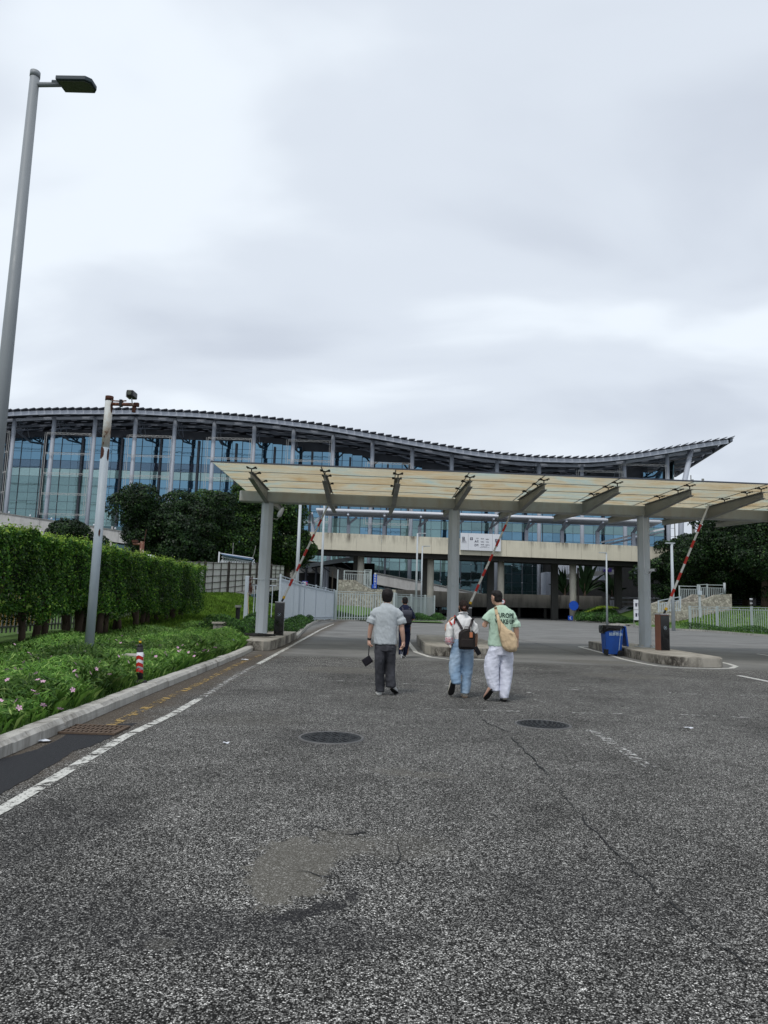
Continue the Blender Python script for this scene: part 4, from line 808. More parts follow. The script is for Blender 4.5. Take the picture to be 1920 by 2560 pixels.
# ================================================================== TREES
def tree(base,H,R,zc,label,mat=L_TREE,n=26000,size=.34,lobes=26,seed=1,squash=.8,name='tree',group=None,tr=.35,offset=(0,0)):
    rs=np.random.default_rng(seed); n=int(n*1.5); size*=.72; e=empty(name,base,label,'tree',group); bx_,by_,bz=base
    cz=bz+zc; rv=(H-zc)
    L=[]
    for k in range(lobes):
        u=rs.normal(0,1,3); u/=np.linalg.norm(u); r=rs.uniform(.4,1.12); L.append((bx_+offset[0]+u[0]*R*r*.82,by_+offset[1]+u[1]*R*r*.82,cz+u[2]*rv*r*.82,R*rs.uniform(.15,.40)))
    L.append((bx_+offset[0],by_+offset[1],cz,R*.6)); L=np.array(L); wgt=L[:,3]**2; k=rs.choice(len(L),n,p=wgt/wgt.sum())
    u=rs.normal(0,1,(n,3)); u/=np.linalg.norm(u,axis=1)[:,None]; u[:,2]=np.where((u[:,2]<-.3)&(rs.random(n)<.5),-u[:,2],u[:,2])
    rr=np.clip(1-np.abs(rs.normal(0,.17,n)),.2,1.08)+.06*np.sin(u[:,0]*9+k)+.06*np.sin(u[:,2]*11+k*2); p=L[k,:3]+u*(L[k,3]*rr)[:,None]*np.array([1,1,squash]); 
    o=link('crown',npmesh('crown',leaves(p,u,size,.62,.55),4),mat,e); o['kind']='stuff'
    m=MB(); m.tube([(bx_,by_,bz-.3),(bx_+.1,by_,bz+zc*.4),(bx_+offset[0]*.5,by_,bz+zc*.8),(bx_+offset[0],by_,cz+rv*.3)],[tr*1.3,tr,tr*.7,tr*.3],10); m.build('trunk',BARK,e,smooth=True)
    m=MB()
    for j in range(0,min(10,lobes)): q=L[j]; m.tube([(bx_+offset[0]*.5,by_,bz+zc*.55),((q[0]+bx_)/2,(q[1]+by_)/2,(q[2]+cz)/2-.4),(q[0],q[1],q[2])],[tr*.5,tr*.3,tr*.1],6)
    m.build('limbs',BARK,e,smooth=True)
    return e
T=72
def tp(px,py,Y): return P(px,py,Y)
a=P(400,1330,66); tree((a.x,66,1.8),P(400,1214,66).z-1.8,5.8,5.2,'big dark evergreen tree at the left edge of the trees in front of the terminal',seed=3,n=30000)
a=P(500,1330,70); tree((a.x,70,1.9),P(490,1186,70).z-1.9,5.6,6.6,'dark dome-crowned tree, middle of the trees behind the hoarding',seed=5,n=30000)
a=P(610,1330,73); tree((a.x,73,1.5),P(610,1172,73).z-1.5,6.2,6.6,'lighter green tree behind the first canopy column',mat=L_TREE2,seed=8,n=32000)
a=P(722,1330,78); tree((a.x,78,.8),P(720,1232,78).z-.8,4.4,6.0,'light green tree overlapping the left end of the viaduct',mat=L_TREE2,seed=9,n=22000)
a=P(430,1450,80); tree((a.x,80,1.4),7.5,6.5,3.8,'dark lower tree filling the gap above the hoarding',seed=19,n=16000)
a=P(600,1440,82); tree((a.x,82,1.4),7.0,6.5,3.4,'dark low tree mass above the right end of the hoarding',seed=29,n=16000)
a=P(170,1370,52); tree((a.x,52,1.5),P(170,1311,52).z-1.5,3.0,3.2,'small round dark tree rising behind the hedge near the camera pole',seed=12,n=14000,size=.24,tr=.15)
# right
a=P(1780,1360,84); tree((a.x,84,1.5),P(1780,1296,84).z-1.2,7.5,6.5,'large dark spreading tree behind the right fence, over the stone wall',seed=15,n=36000,tr=.55,size=.36)
a=P(1910,1360,78); tree((a.x,78,1.5),P(1900,1193,78).z-1.5,6.8,8.0,'tall tree at the right edge whose lighter top shows above the canopy',seed=17,n=34000,tr=.5)
a=P(1860,1400,92); tree((a.x,92,1.5),10.5,8.5,6.2,'dark tree mass behind the large right trees',seed=23,n=26000,tr=.4,size=.42)
a=P(1690,1400,94); tree((a.x,94,1.0),P(1690,1330,94).z-1,5.0,6.2,'dark tree hiding the right end of the viaduct',seed=21,n=20000,size=.38)
a=P(1822,1240,150); tree((a.x,150,2),P(1822,1206,150).z-2,8,22,'distant flat-topped tree just above the canopy at the right',seed=31,n=9000,size=.6)
a=P(2010,1360,84); tree((a.x,84,1.5),14,8,8,'dark tree beyond the right edge of the big tree row',seed=33,n=20000,size=.4)

# ================================================================== HOARDING WALL behind the bank
hp=[(P(385,1440,47).x,47),(P(510,1440,55).x,55),(P(640,1440,62).x,62),(P(709,1440,69).x,69)]
e=empty('site_hoarding',(hp[1][0],hp[1][1],1.6),'off-white site hoarding with dark steel frames on the bank','hoarding')
def hz_top(px,Y,top): return P(px,top,Y).z
zt=[hz_top(385,47,1402),hz_top(510,55,1405),hz_top(640,62,1408),hz_top(709,69,1415)]; zb=[hz_top(385,47,1500),hz_top(510,55,1494),hz_top(640,62,1475),hz_top(709,69,1464)]
tot=0
for k in range(3):
    a=Vector((*hp[k],0)); b=Vector((*hp[k+1],0)); L=(b-a).length; n=max(2,round(L/1.15)); d=(b-a)/L; nrm=Vector((d.y,-d.x,0))
    for i in range(n):
        p=a.lerp(b,i/n)+d*.01; q=a.lerp(b,(i+1)/n)-d*.01; f0=i/n;f1=(i+1)/n
        t0=zt[k]+(zt[k+1]-zt[k])*f0;t1=zt[k]+(zt[k+1]-zt[k])*f1;b0=zb[k]+(zb[k+1]-zb[k])*f0;b1=zb[k]+(zb[k+1]-zb[k])*f1
        h=nrm*.04; MB().add([(p.x,p.y,b0),(q.x,q.y,b1),(q.x,q.y,t1),(p.x,p.y,t0),(p.x-h.x,p.y-h.y,b0),(q.x-h.x,q.y-h.y,b1),(q.x-h.x,q.y-h.y,t1),(p.x-h.x,p.y-h.y,t0)],[(0,1,2,3),(7,6,5,4),(0,4,5,1),(3,2,6,7),(0,3,7,4),(1,5,6,2)]).build('panel',HOARD,e)
        o_=nrm*.06; dbl=(i%3==0)
        for s_ in ((-.09,.09) if dbl else (0,)): MB().seg((p.x+o_.x+d.x*s_,p.y+o_.y+d.y*s_,b0),(p.x+o_.x+d.x*s_,p.y+o_.y+d.y*s_,t0+(.08 if dbl else 0)),.05 if not dbl else .08,.06).build('frame_post',HFRAME,e)
    for r in range(6):
        f=r/5; o_=nrm*.055; MB().seg((a.x+o_.x,a.y+o_.y,zb[k]+.06+(zt[k]-zb[k]-.12)*f),(b.x+o_.x,b.y+o_.y,zb[k+1]+.06+(zt[k+1]-zb[k+1]-.12)*f),.05,.045).build('frame_rail',HFRAME,e)
    for i in range(n*2):
        p=a.lerp(b,(i+.5)/n/2)+nrm*.12; m=MB().box((p.x,p.y,zb[k]+(zb[k+1]-zb[k])*((i+.5)/n/2)-.12),(L/n/2-.03,.35,.34),rz=math.atan2(d.y,d.x)); m.build('footing_block',CONC,e)
# jumble of white railings and blue sheet on top
a=P(540,1404,60); b=P(640,1404,62.5); e=empty('railing_pile',(a.x,60.5,zt[1]),'jumble of white railings and blue sheeting piled above the hoarding','railings')
z0=a.z-.25; W=b.x-a.x
for k in range(3):
    m=MB(); y=61.2+k*.4; za=z0+.1+k*.12; zc=z0+1.05-k*.3
    m.seg((a.x+.1*k,y,zc),(b.x-.3*k,y,zc-.35),.07,.07); m.seg((a.x,y,za),(b.x,y,za+.05),.07,.07); m.build('top_rail',WHITEP,e)
    for i in range(14): x=a.x+W*(i+.4)/14; MB().seg((x,y,za),(x+.05,y,za+.32),.05,.03).build('upright',WHITEP,e)
m=MB(); m.add([(a.x+.2,61,z0+1.0),(b.x-.1,61,z0+.62),(b.x-.1,63,z0+.35),(a.x+.2,63,z0+.55),(a.x+.2,61,z0+.93),(b.x-.1,61,z0+.55),(b.x-.1,63,z0+.28),(a.x+.2,63,z0+.48)],[(0,1,2,3),(7,6,5,4),(0,4,5,1),(3,2,6,7),(0,3,7,4),(1,5,6,2)]); m.build('blue_sheet',M('blue_tarpaulin',(.12,.2,.34),.5,.25,2),e)
MB().seg((a.x,61,z0),(a.x,61,z0+1.15),.12,.05).build('end_post',WHITEP,e); MB().tube([(a.x+1.05,61.5,z0+.6),(a.x+1.05,61.5,z0+2.0)],.03,5).build('rod',STEELR,e); MB().tube([(a.x+2.7,61.5,z0+.6),(a.x+2.9,61.5,z0+1.1),(a.x+3.0,61.5,z0+1.8)],.025,5).build('rod',STEELR,e)
# rusty bracket pole above the hedge
Y=40; t=P(356,1354,Y); e=empty('camera_pole',(t.x,Y,1),'short rust-streaked white pole with side bracket above the hedge','camera pole')
MB().tube([(t.x,Y,.8),(t.x,Y,t.z)],.12,12).build('pole',RUSTH,e,smooth=True); l=P(333,1360,Y); MB().tube([(t.x,Y,l.z),(l.x,Y,l.z)],.07,10).build('arm',RUSTH,e); MB().box((l.x+.1,Y,l.z+.15),(.3,.2,.14)).build('bracket',RUSTB,e); MB().tube([(t.x+.1,Y,t.z),(t.x+.18,Y,t.z+.7)],.02,5).build('whip',RUSTB,e)
c=P(372,1392,Y); MB().rings([(c.x,Y,c.z-.3,.45,.3),(c.x,Y,c.z+.02,.45,.3),(c.x,Y,c.z+.1,.25,.2),(c.x,Y,c.z+.12,.05,.05)],16).build('cabinet_top',WHITEP,e)

# ================================================================== LAMP POSTS in the distance
def lamp(pxt,pyt,pxb,Y,label,arm=None,r=.09,mat=STEELW):
    t=P(pxt,pyt,Y); e=empty('street_lamp',(t.x,Y,0),label,'street lamp','slim distant street lamps'); MB().tube([(t.x,Y,0),(t.x,Y,t.z)],[r*1.25,r*.8],10).build('pole',mat,e,smooth=True)
    if arm: a=P(arm,pyt,Y); MB().tube([(t.x,Y,t.z-.05),(a.x,Y,t.z)],.045,6).build('arm',mat,e); MB().box((a.x+(.25 if arm<pxt else -.25),Y,t.z),(.8,.25,.08)).build('lantern',mat,e)
lamp(752,1235,742,46,'slim pale lamp pole just right of the first canopy column',r=.11)
lamp(811,1262,807,60,'slim pale lamp pole in front of the left end of the viaduct',r=.10)
lamp(1044,1333,1042,80,'slim lamp post with side arm, taller of the pair by the middle column',arm=1062,r=.11)
lamp(1056,1365,1054,84,'shorter lamp post with side arm, right one of the pair by the middle column',arm=1072,r=.09)
lamp(1516,1382,1516,80,'slim lamp post with arm to the left behind the blue bin',arm=1501,r=.10)
lamp(1679,1358,1681,62,'slim pale lamp post beside the right barrier with arm to the left',arm=1668,r=.13)

# ================================================================== RIGHT SIDE: wall, gates, shed, signs
def wallmesh(pts,th,name,mat,parent):
    """pts: (x,y,zb,zt) along the wall"""
    m=MB();n=len(pts);vs=[]
    for (x,y,zb,zt) in pts: vs+=[(x,y,zb),(x,y,zt),(x,y+th,zb),(x,y+th,zt)]
    fs=[(0,1,3,2),((n-1)*4,(n-1)*4+2,(n-1)*4+3,(n-1)*4+1)]
    for i in range(n-1):
        a=4*i;b=a+4; fs+=[(a,b,b+1,a+1),(a+2,a+3,b+3,b+2),(a+1,b+1,b+3,a+3)]
    return m.add(vs,fs).build(name,mat,parent)
def wp(px,pt,Y,zb): q=P(px,pt,Y); return (q.x,Y,zb,q.z)
e=empty('stone_wall',(P(1760,1500,76).x,76,.5),'rubble stone retaining wall stepping up to a white railing on the right','wall')
wallmesh([wp(1618,1514,76,.2),wp(1650,1503,76,.2),wp(1692,1508,76,.2),wp(1740,1505,76,.3),wp(1765,1498,76,.5),wp(1790,1487,76,.5),wp(1829,1485,76,.5)],.7,'wall',STONE,e)
wallmesh([wp(1690,1507,77.5,.2),wp(1725,1492,77.5,.2),wp(1735,1486,77.5,.2),wp(1762,1487,77.5,.2)],.7,'upper_wall',STONE,e)
def railing(pxs,pt,pb,Y,label,gap=4.6,mat=FENCEG,name='railing'):
    a=P(pxs[0],pt[0],Y);b=P(pxs[1],pt[1],Y);c=P(pxs[0],pb[0],Y);d=P(pxs[1],pb[1],Y); e=empty(name,(a.x,Y,c.z),label,'railing')
    MB().seg(a,b,.07,.07).build('rail',mat,e); MB().seg((a.x,Y,a.z-.32),(b.x,Y,b.z-.32),.05,.05).build('rail',mat,e); MB().seg((c.x,Y,c.z+.1),(d.x,Y,d.z+.1),.05,.05).build('rail',mat,e)
    n=max(2,round(abs(pxs[1]-pxs[0])/gap))
    for i in range(n+1):
        f=i/n; x=a.x+(b.x-a.x)*f; zt_=a.z+(b.z-a.z)*f; zb_=c.z+(d.z-c.z)*f; MB().box((x,Y,(zt_-.32+zb_)/2),(.055,.045,zt_-.32-zb_)).build('slat',mat,e)
    for f in (0,1): MB().box((a.x+(b.x-a.x)*f,Y,(a.z+c.z)/2+(b.z-a.z)*f),(.12,.12,abs(a.z-c.z)+.1)).build('post',mat,e)
    return e
railing((1698,1743),(1465,1466),(1507,1488),78.6,'white railing panel on the stone wall, left of its gate')
railing((1744,1767),(1462,1461),(1488,1497),78.4,'white gate in the railing above the stone wall')
railing((1768,1811),(1462,1463),(1499,1484),78.2,'white railing panel right of the gate above the stone wall')
q=P(1811,1457,78); tag(MB().tube([(q.x,78,P(1811,1486,78).z),(q.x,78,q.z)],.13,12).build('gate_post',STEELW,smooth=True),'round white post at the right end of the wall railing','post')
q=P(1748,1463,75.2); e=empty('intercom_post',(q.x,75.2,.3),'pale blue box on a post before the stone wall','intercom'); MB().box((q.x,75.2,q.z/2+.5),(.2,.14,q.z-1.0)).build('post',STEELW,e); MB().box((q.x,75.1,P(1748,1482,75).z),(.42,.2,.42)).build('box',FENCE,e)
railing((1646,1700),(1502,1492),(1530,1528),73,'sloping pale stair railing beside the right lamp post',gap=5,mat=FENCE)
# louvred curved shed
for (px0,px1,pt,Y,lab) in ((1795,1868,1452,96,'dark rounded louvred screen behind the right trees'),(1890,1962,1448,88,'dark rounded louvred screen at the right edge')):
    a=P(px0,pt,Y);b=P(px1,pt,Y); cx_=(a.x+b.x)/2;r=(b.x-a.x)/2; e=empty('louvred_screen',(cx_,Y,1.5),lab,'louvres'); MB().tube([(cx_,Y,1),(cx_,Y,a.z-.1)],r*.94,20).build('drum',DARKV,e,smooth=True)
    n=16; 
    for i in range(n):
        z=1.6+(a.z-1.6)*i/n; m=MB(); rr=r*(1-.25*(i/n)**3); m.tube([(cx_,Y,z),(cx_,Y,z+.10)],[rr,rr*.97],24); m.build('louvre',TDARK,e,smooth=False)
# notice board half hidden by third column
a=P(1584,1499,71);b=P(1622,1551,71); e=empty('notice_board',((a.x+b.x)/2,71,b.z),'tall white notice board half hidden behind the third canopy column','sign')
MB().box(((a.x+b.x)/2,71,(a.z+b.z)/2),(b.x-a.x,.12,a.z-b.z)).build('board',WHITEP,e); MB().box(((a.x+b.x)/2,70.93,(a.z+b.z)/2+.02),(b.x-a.x,.01,.03)).build('joint',STEELR,e)
for z in ((a.z*.75+b.z*.25),(a.z*.25+b.z*.75)): MB().box((a.x+.22,70.93,z),(.17,.012,.34)).build('symbol_plate',INK,e); m=MB(); [m.box((a.x+.5+.03*k,70.93,z+.12-k*.1),(.3,.012,.05)) for k in range(4)]; m.build('lettering',INK,e)
MB().box((a.x+.02,71.05,b.z/2),(.07,.07,b.z)).build('leg',STEELR,e); MB().box((b.x-.02,71.05,b.z/2),(.07,.07,b.z)).build('leg',STEELR,e)
# yellow-green trimmed hedge and verge
ha=P(1440,1550,101);hb=P(1505,1533,98);
shrubrow([(ha.x,101),(ha.x+2.2,99.5),(hb.x,98),(hb.x+1.9,98)],1.6,1.2,7000,lambda x,y:.1+.9*sst(ha.x,hb.x,x),'dark clipped low hedge under the viaduct column',size=.16,name='clipped_low_hedge')
shrubrow([(hb.x-2.6,98.6),(hb.x,97.5),(hb.x+2.0,97.3)],.9,.38,1800,lambda x,y:1.05+.9*sst(ha.x,hb.x,x)*.9,'bright yellow-green new growth along the top of the low hedge',mat=L_YEL,size=.14,name='yellow_hedge_top')
shrubrow([(P(1455,1552,95).x,95),(P(1520,1548,92).x,92),(P(1575,1550,88).x,86)],3.2,1.25,12000,lambda x,y:.1,'dark green sloping shrubs beside the notice board',size=.2,name='verge_shrubs')
q=P(1553,1557,78); m=MB().box((q.x,78,.12),(2.4,.6,.16),rz=-.1); m.box((q.x+.9,77.6,.2),(1.1,.3,.1),rz=.3); tag(m.build('rubble_slabs',CONC),'broken pale slabs lying at the kerb beside the notice board','rubble')

# ================================================================== LEFT CENTRE: rubble wall, steps railing, blue sign
e=empty('stone_wall',(P(900,1480,76).x,76,.5),'rubble stone wall with sloping top behind the far pale fence','wall')
wallmesh([wp(845,1449,76,.3),wp(888,1450,76,.3),wp(905,1461,76,.3),wp(925,1472,76,.3),wp(990,1474,76,.3)],.9,'wall',STONE,e)
railing((861,925),(1427,1429),(1450,1472),77.5,'white railing on top of the left rubble wall',gap=5.5)
railing((912,928),(1425,1425),(1462,1474),76.8,'narrow tall white gate beside the blue sign',gap=3.5)
for pxx,pt in ((845,1424),(832,1428)): q=P(pxx,pt,75); tag(MB().tube([(q.x,75,.5),(q.x,75,q.z)],.07,8).build('marker_post',STEELW if pxx==845 else HFRAME),'thin white post at the left end of the rubble wall' if pxx==845 else 'thin dark post left of the rubble wall','post')
a=P(934,1436,74);b=P(941,1471,74); e=empty('blue_sign',((a.x+b.x)/2,74,b.z),'narrow vertical blue sign with white characters and white cap','sign')
MB().box(((a.x+b.x)/2,74,(a.z+b.z)/2),(b.x-a.x+.04,.1,a.z-b.z)).build('panel',SIGNB,e); MB().box(((a.x+b.x)/2,74,a.z+.06),(.2,.12,.14)).build('cap',WHITEP,e); MB().box(((a.x+b.x)/2,74.1,b.z/2),(.07,.06,b.z)).build('post',STEELR,e)
for i,ch in enumerate('停车场入口'): vertical_text(ch,.24,Vector(((a.x+b.x)/2,73.94,a.z-.2-i*.27)),e,'lettering',WHITEP,.004)
MB().box(((a.x+b.x)/2-.22,74,b.z+.2),(.2,.08,.4)).build('side_plate',SIGNB,e)
# ================================================================== TERMINAL HALL
YF,YG,YC=137.0,146.5,139.5
prof=[(-140,905),(-60,893),(20,888),(85,885),(150,884),(300,884),(350,887),(420,890),(500,896),(560,901),(620,908),(700,918),(800,935),(900,953),(1000,970),(1050,977),(1100,982),(1150,986),(1200,988),(1260,989),(1300,987),(1350,982),(1400,975),(1450,967),(1500,958),(1545,951),(1580,946.5)]
PX=[];PZ=[]
for a,b in prof: q=P(a*1.15732,b*1.15732,YF); PX.append(q.x);PZ.append(q.z)
def rz_(x): return float(np.interp(x,PX,PZ))
XL,XR=PX[0],PX[-1]
th=empty('terminal_hall',(0,YG,0),'long glass-fronted hall with a dark wave-shaped louvred roof on steel columns','building')
pl=1.53; DEEP=44.0; FLARE=.16; n=int((XR+DEEP*FLARE-XL)/pl)
sl_tip=(PZ[-1]-PZ[-2])/(PX[-1]-PX[-2]); PX.append(XR+12); PZ.append(PZ[-1]+sl_tip*12)
for i in range(n):
    x0=XL+i*pl; x1=x0+pl; xm=(x0+x1)/2; za=rz_(x0);zb=rz_(x1); y=YF-.7 if xm<XR else YF+(xm-XR)/FLARE
    m=MB(); y0_=y; off=(i*7%5)*.62
    while y<YF+DEEP-.3:
        first=(y==y0_); y2=min(y+(1.1 if first else (.6+off if y<y0_+1.5 else 3.1)),YF+DEEP); vs=[]; lift=.26 if first else .10; x1=x0+pl*(.80 if first else 1.0); zb=rz_(x1)
        for dz in(-.10,.04): vs+=[(x0,y,za+dz),(x1,y,zb+dz+lift),(x1,y2,zb+dz+lift),(x0,y2,za+dz)]
        m.add(vs,[(0,3,2,1),(4,5,6,7),(0,1,5,4),(1,2,6,5),(2,3,7,6),(3,0,4,7)]); y=y2+(.0 if first else .36)
    m.build('roof_louvre',ROOFP,th)
def curved_beam(y,dz,w_,h,name,mat,x0=None,x1=None,step=2.2):
    xs=list(np.arange(x0 if x0 is not None else XL,(x1 if x1 is not None else XR)+.01,step)); m=MB()
    vs=[];k=len(xs)
    for x in xs:
        z=rz_(x)-dz; vs+=[(x,y-w_/2,z-h/2),(x,y-w_/2,z+h/2),(x,y+w_/2,z+h/2),(x,y+w_/2,z-h/2)]
    fs=[(0,1,2,3),((k-1)*4+3,(k-1)*4+2,(k-1)*4+1,(k-1)*4)]
    for i in range(k-1):
        a=4*i;b=a+4; fs+=[(a,b,b+1,a+1),(a+1,b+1,b+2,a+2),(a+2,b+2,b+3,a+3),(a+3,b+3,b,a)]
    return m.add(vs,fs).build(name,mat,th)
curved_beam(YF,.62,.35,.78,'edge_beam',TSTEEL)
curved_beam(YC,1.15,.35,.55,'edge_chord',TSTEEL,x1=XR-4)
for y,dz in ((YF+4.5,.6),(YF+7,1.3),(YF+9.2,.7),(YF+12.0,1.6),(YF+17,.8),(YF+23,.8),(YF+30,.8),(YF+37,.8)): curved_beam(y,dz,.4,.45,'purlin',SOFFIT,x1=XR-1+(y-YF)*FLARE)
MB().seg((XR-.2,YF-.4,rz_(XR)-.45),(XR+DEEP*FLARE-.2,YF+DEEP,rz_(XR+DEEP*FLARE)-.5),.5,.6).build('side_beam',SOFFIT,th)
# columns
colpx=[-171,-71,29,129,232,334,433,532,633,732,832,931,1031,1130,1243,1348,1454,1560,1667]
CX=[P(a,1130,YC).x for a in colpx]
for x in CX:
    zt=rz_(x)-.95; MB().tube([(x,YC,0),(x,YC,zt)],.41,16).build('column',TCOL,th,smooth=True)
    zk=rz_(x)-2.3; m=MB()
    for sx in(-1,1): m.tube([(x,YC+.3,zk-.9),(x+sx*2.7,YF+8.8,rz_(x+sx*2.7)-1.6)],.17,6)
    m.build('strut',SOFFIT,th)
    m=MB(); y0=YC; k=0
    m.seg((x,YC,rz_(x)-3.0),(x,YG,rz_(x)-4.0),.25,.3); m.seg((x,YC,rz_(x)-1.0),(x,YG,rz_(x)-1.2),.25,.3)
    for k in range(4): y0=YC+k*1.6; m.seg((x,y0,rz_(x)-(1.0 if k%2 else 3.0)),(x,y0+1.6,rz_(x)-(3.2 if k%2 else 1.0)),.16,.16)
    m.build('roof_truss',SOFFIT,th)
# leaning column at the right end
a=P(1729,1122,YC);b=P(1704,1240,YC-3); MB().tube([(a.x,a.y,a.z+.4),(b.x,b.y,b.z),(b.x-1.2,b.y-.5,0)],.5,14).build('leaning_column',TSTEEL,th,smooth=True)
# lattice frames between alternate pairs of columns
for k,(i,j) in enumerate(((1,2),(3,4),(5,6),(7,8),(9,10),(11,12),(16,17),(17,18))):
    x0,x1=CX[i]-.9,CX[j]-.3; zt=P(150,1084,YC).z if k<6 else rz_(x1)-3.1
    zs=[zt-4.05*q for q in range(5)] if k<6 else [zt,zt-4.05]
    if k>=2 and k<6: zs=[z for z in zs if z<rz_(x0)-3.2]; 
    if not zs: continue
    for z in zs:
        m=MB(); m.seg((x0,YC-.75,z),(x1,YC-.75,z),.06,.06); m.seg((x0,YC-.75,z-.3),(x1,YC-.75,z-.3),.05,.05)
        nn=12
        for q in range(nn): xa=x0+(x1-x0)*q/nn; xb=x0+(x1-x0)*(q+1)/nn; m.seg((xa,YC-.75,z-.3 if q%2 else z),(xb,YC-.75,z if q%2 else z-.3),.04,.04)
        m.build('lattice_bar',TRUNG,th)
    for x in (x0,x1): m=MB(); m.seg((x,YC-.75,zs[0]),(x,YC-.75,zs[-1]-.3),.07,.07); m.seg((x-.35,YC-.75,zs[0]),(x-.35,YC-.75,zs[-1]-.3),.05,.05); m.build('lattice_upright',TRUNG,th)
# glass wall: panes, mullions
PXW=2.1; RH=1.74; gx0=XL; gx1=P(1672,1180,YG).x; npx=int((gx1-gx0)/PXW); rows=24
def pane_geo(m,x,z,w_,h,y=YG):
    g=.035; tl=random.uniform(-.010,.010); tx=random.uniform(-.010,.010); vs=[]
    for dy in (0,.03): vs+=[(x+g,y+dy-tl-tx,z+g),(x+w_-g,y+dy-tl+tx,z+g),(x+w_-g,y+dy+tl+tx,z+h-g),(x+g,y+dy+tl-tx,z+h-g)]
    m.add(vs,[(0,1,2,3),(7,6,5,4),(0,4,5,1),(1,5,6,2),(2,6,7,3),(3,7,4,0)])
zT=P(150,1184,YG).z # pale band
stuff={}; cnt=0
for c in range(npx):
    x=gx0+c*PXW
    for r in range(rows):
        z=rz_(x+1)-4.2-(r+1)*RH if False else 41.6-(r+1)*RH
        if z+RH>rz_(x+1)-3.0 : 
            if z>rz_(x+1)-3.8: continue
            h=rz_(x+1)-3.0-z
        else: h=RH
        h=min(h,RH)
        if z<0.2 or h<.3: continue
        q=(z+RH/2)
        if abs(q-zT)<.9: mt=GLA
        elif zT+.8<q<zT+3.0: mt=GLV
        elif q>zT-.5: mt=GLB
        elif q>14.5: mt=GLB if (q>19.5 and x>-60) else GLG
        elif q>8.2 : mt=GLG if x<14 else GLT
        else: mt=GLT
        if 11.8<q<16.6 : mt=GLB if (int((x+200)/8.4)%2 or x>20) else GLG
        big=(x<-5 and q>16.5 and cnt<300 and x>-84)
        if big:
            m=MB(); pane_geo(m,x,z,PXW,h); o=m.build('pane',mt,th); cnt+=1
        else: pane_geo(stuff.setdefault(mt.name,(MB(),mt))[0],x,z,PXW,h)
for k,(m,mt) in stuff.items(): m.build('glass_panes',mt,th,kind='stuff')
m=MB()
for c in range(npx+1):
    x=gx0+c*PXW; m.box((x,YG+.07,(rz_(x)-3.0)/2),(.07 if c%2 else .14,.06 if c%2 else .3,rz_(x)-3.0))
m.build('mullions',TDARK,th,kind='stuff')
m=MB()
for r in range(rows+1): 
    z=41.6-r*RH; xs=[x for x in np.arange(gx0,gx1,2.1) if rz_(x)-3.0>z]
    if xs: m.span((min(xs),YG+.035,z-.03),(max(xs)+2.1,YG+.10,z+.03))
m.build('transoms',TDARK,th,kind='stuff')
nod=MB()
for c in range(0,npx+1,2):
    for r in range(rows): x=gx0+c*PXW; z=41.6-r*RH; 
    for r in range(0,rows,2):
        x=gx0+(c+ (1 if r%4 else 0))*PXW; z=41.6-r*RH
        if z<rz_(x)-5: nod.box((x,YG-.05,z),(.17,.08,.12))
nod.build('glass_clamps',TSTEEL,th,kind='stuff')
# dark fins standing in front of the glass at every bay, lit column casings behind
for x in CX[:13]:
    xx=x+3.2; MB().span((xx-.2,YG-.45,5),(xx+.2,YG-.02,rz_(xx)-3.7)).build('dark_fin',TDARK,th)
# end wall of the hall at the right, slanting
a=P(1676,1180,YG); MB().add([(gx1-1.2,YG+.2,0),(gx1-1.2,YG+30,0),(gx1+2.0,YG+30,rz_(gx1)-1.5),(gx1+1.3,YG+.2,rz_(gx1)-1.2),(gx1-1.4,YG+.2,0),(gx1-1.4,YG+30,0),(gx1+1.8,YG+30,rz_(gx1)-1.5),(gx1+1.1,YG+.2,rz_(gx1)-1.2)],[(0,1,2,3),(7,6,5,4),(0,4,5,1),(3,2,6,7),(0,3,7,4),(1,5,6,2)]).build('end_wall',GLT,th)
# solid hall body behind the glass
xs=list(np.arange(XL,gx1-1.5,4.0)); m=MB(); vs=[]
for x in xs: vs+=[(x,YG+.6,0),(x,YG+.6,rz_(x)-1.6),(x,YG+46,rz_(x)-1.6),(x,YG+46,0)]
fs=[(0,1,2,3)]+[((len(xs)-1)*4+3,(len(xs)-1)*4+2,(len(xs)-1)*4+1,(len(xs)-1)*4)]
for i in range(len(xs)-1): a=4*i;b=a+4; fs+=[(a,b,b+1,a+1),(a+1,b+1,b+2,a+2),(a+2,b+2,b+3,a+3)]
m.add(vs,fs).build('hall_body',TDARK,th)
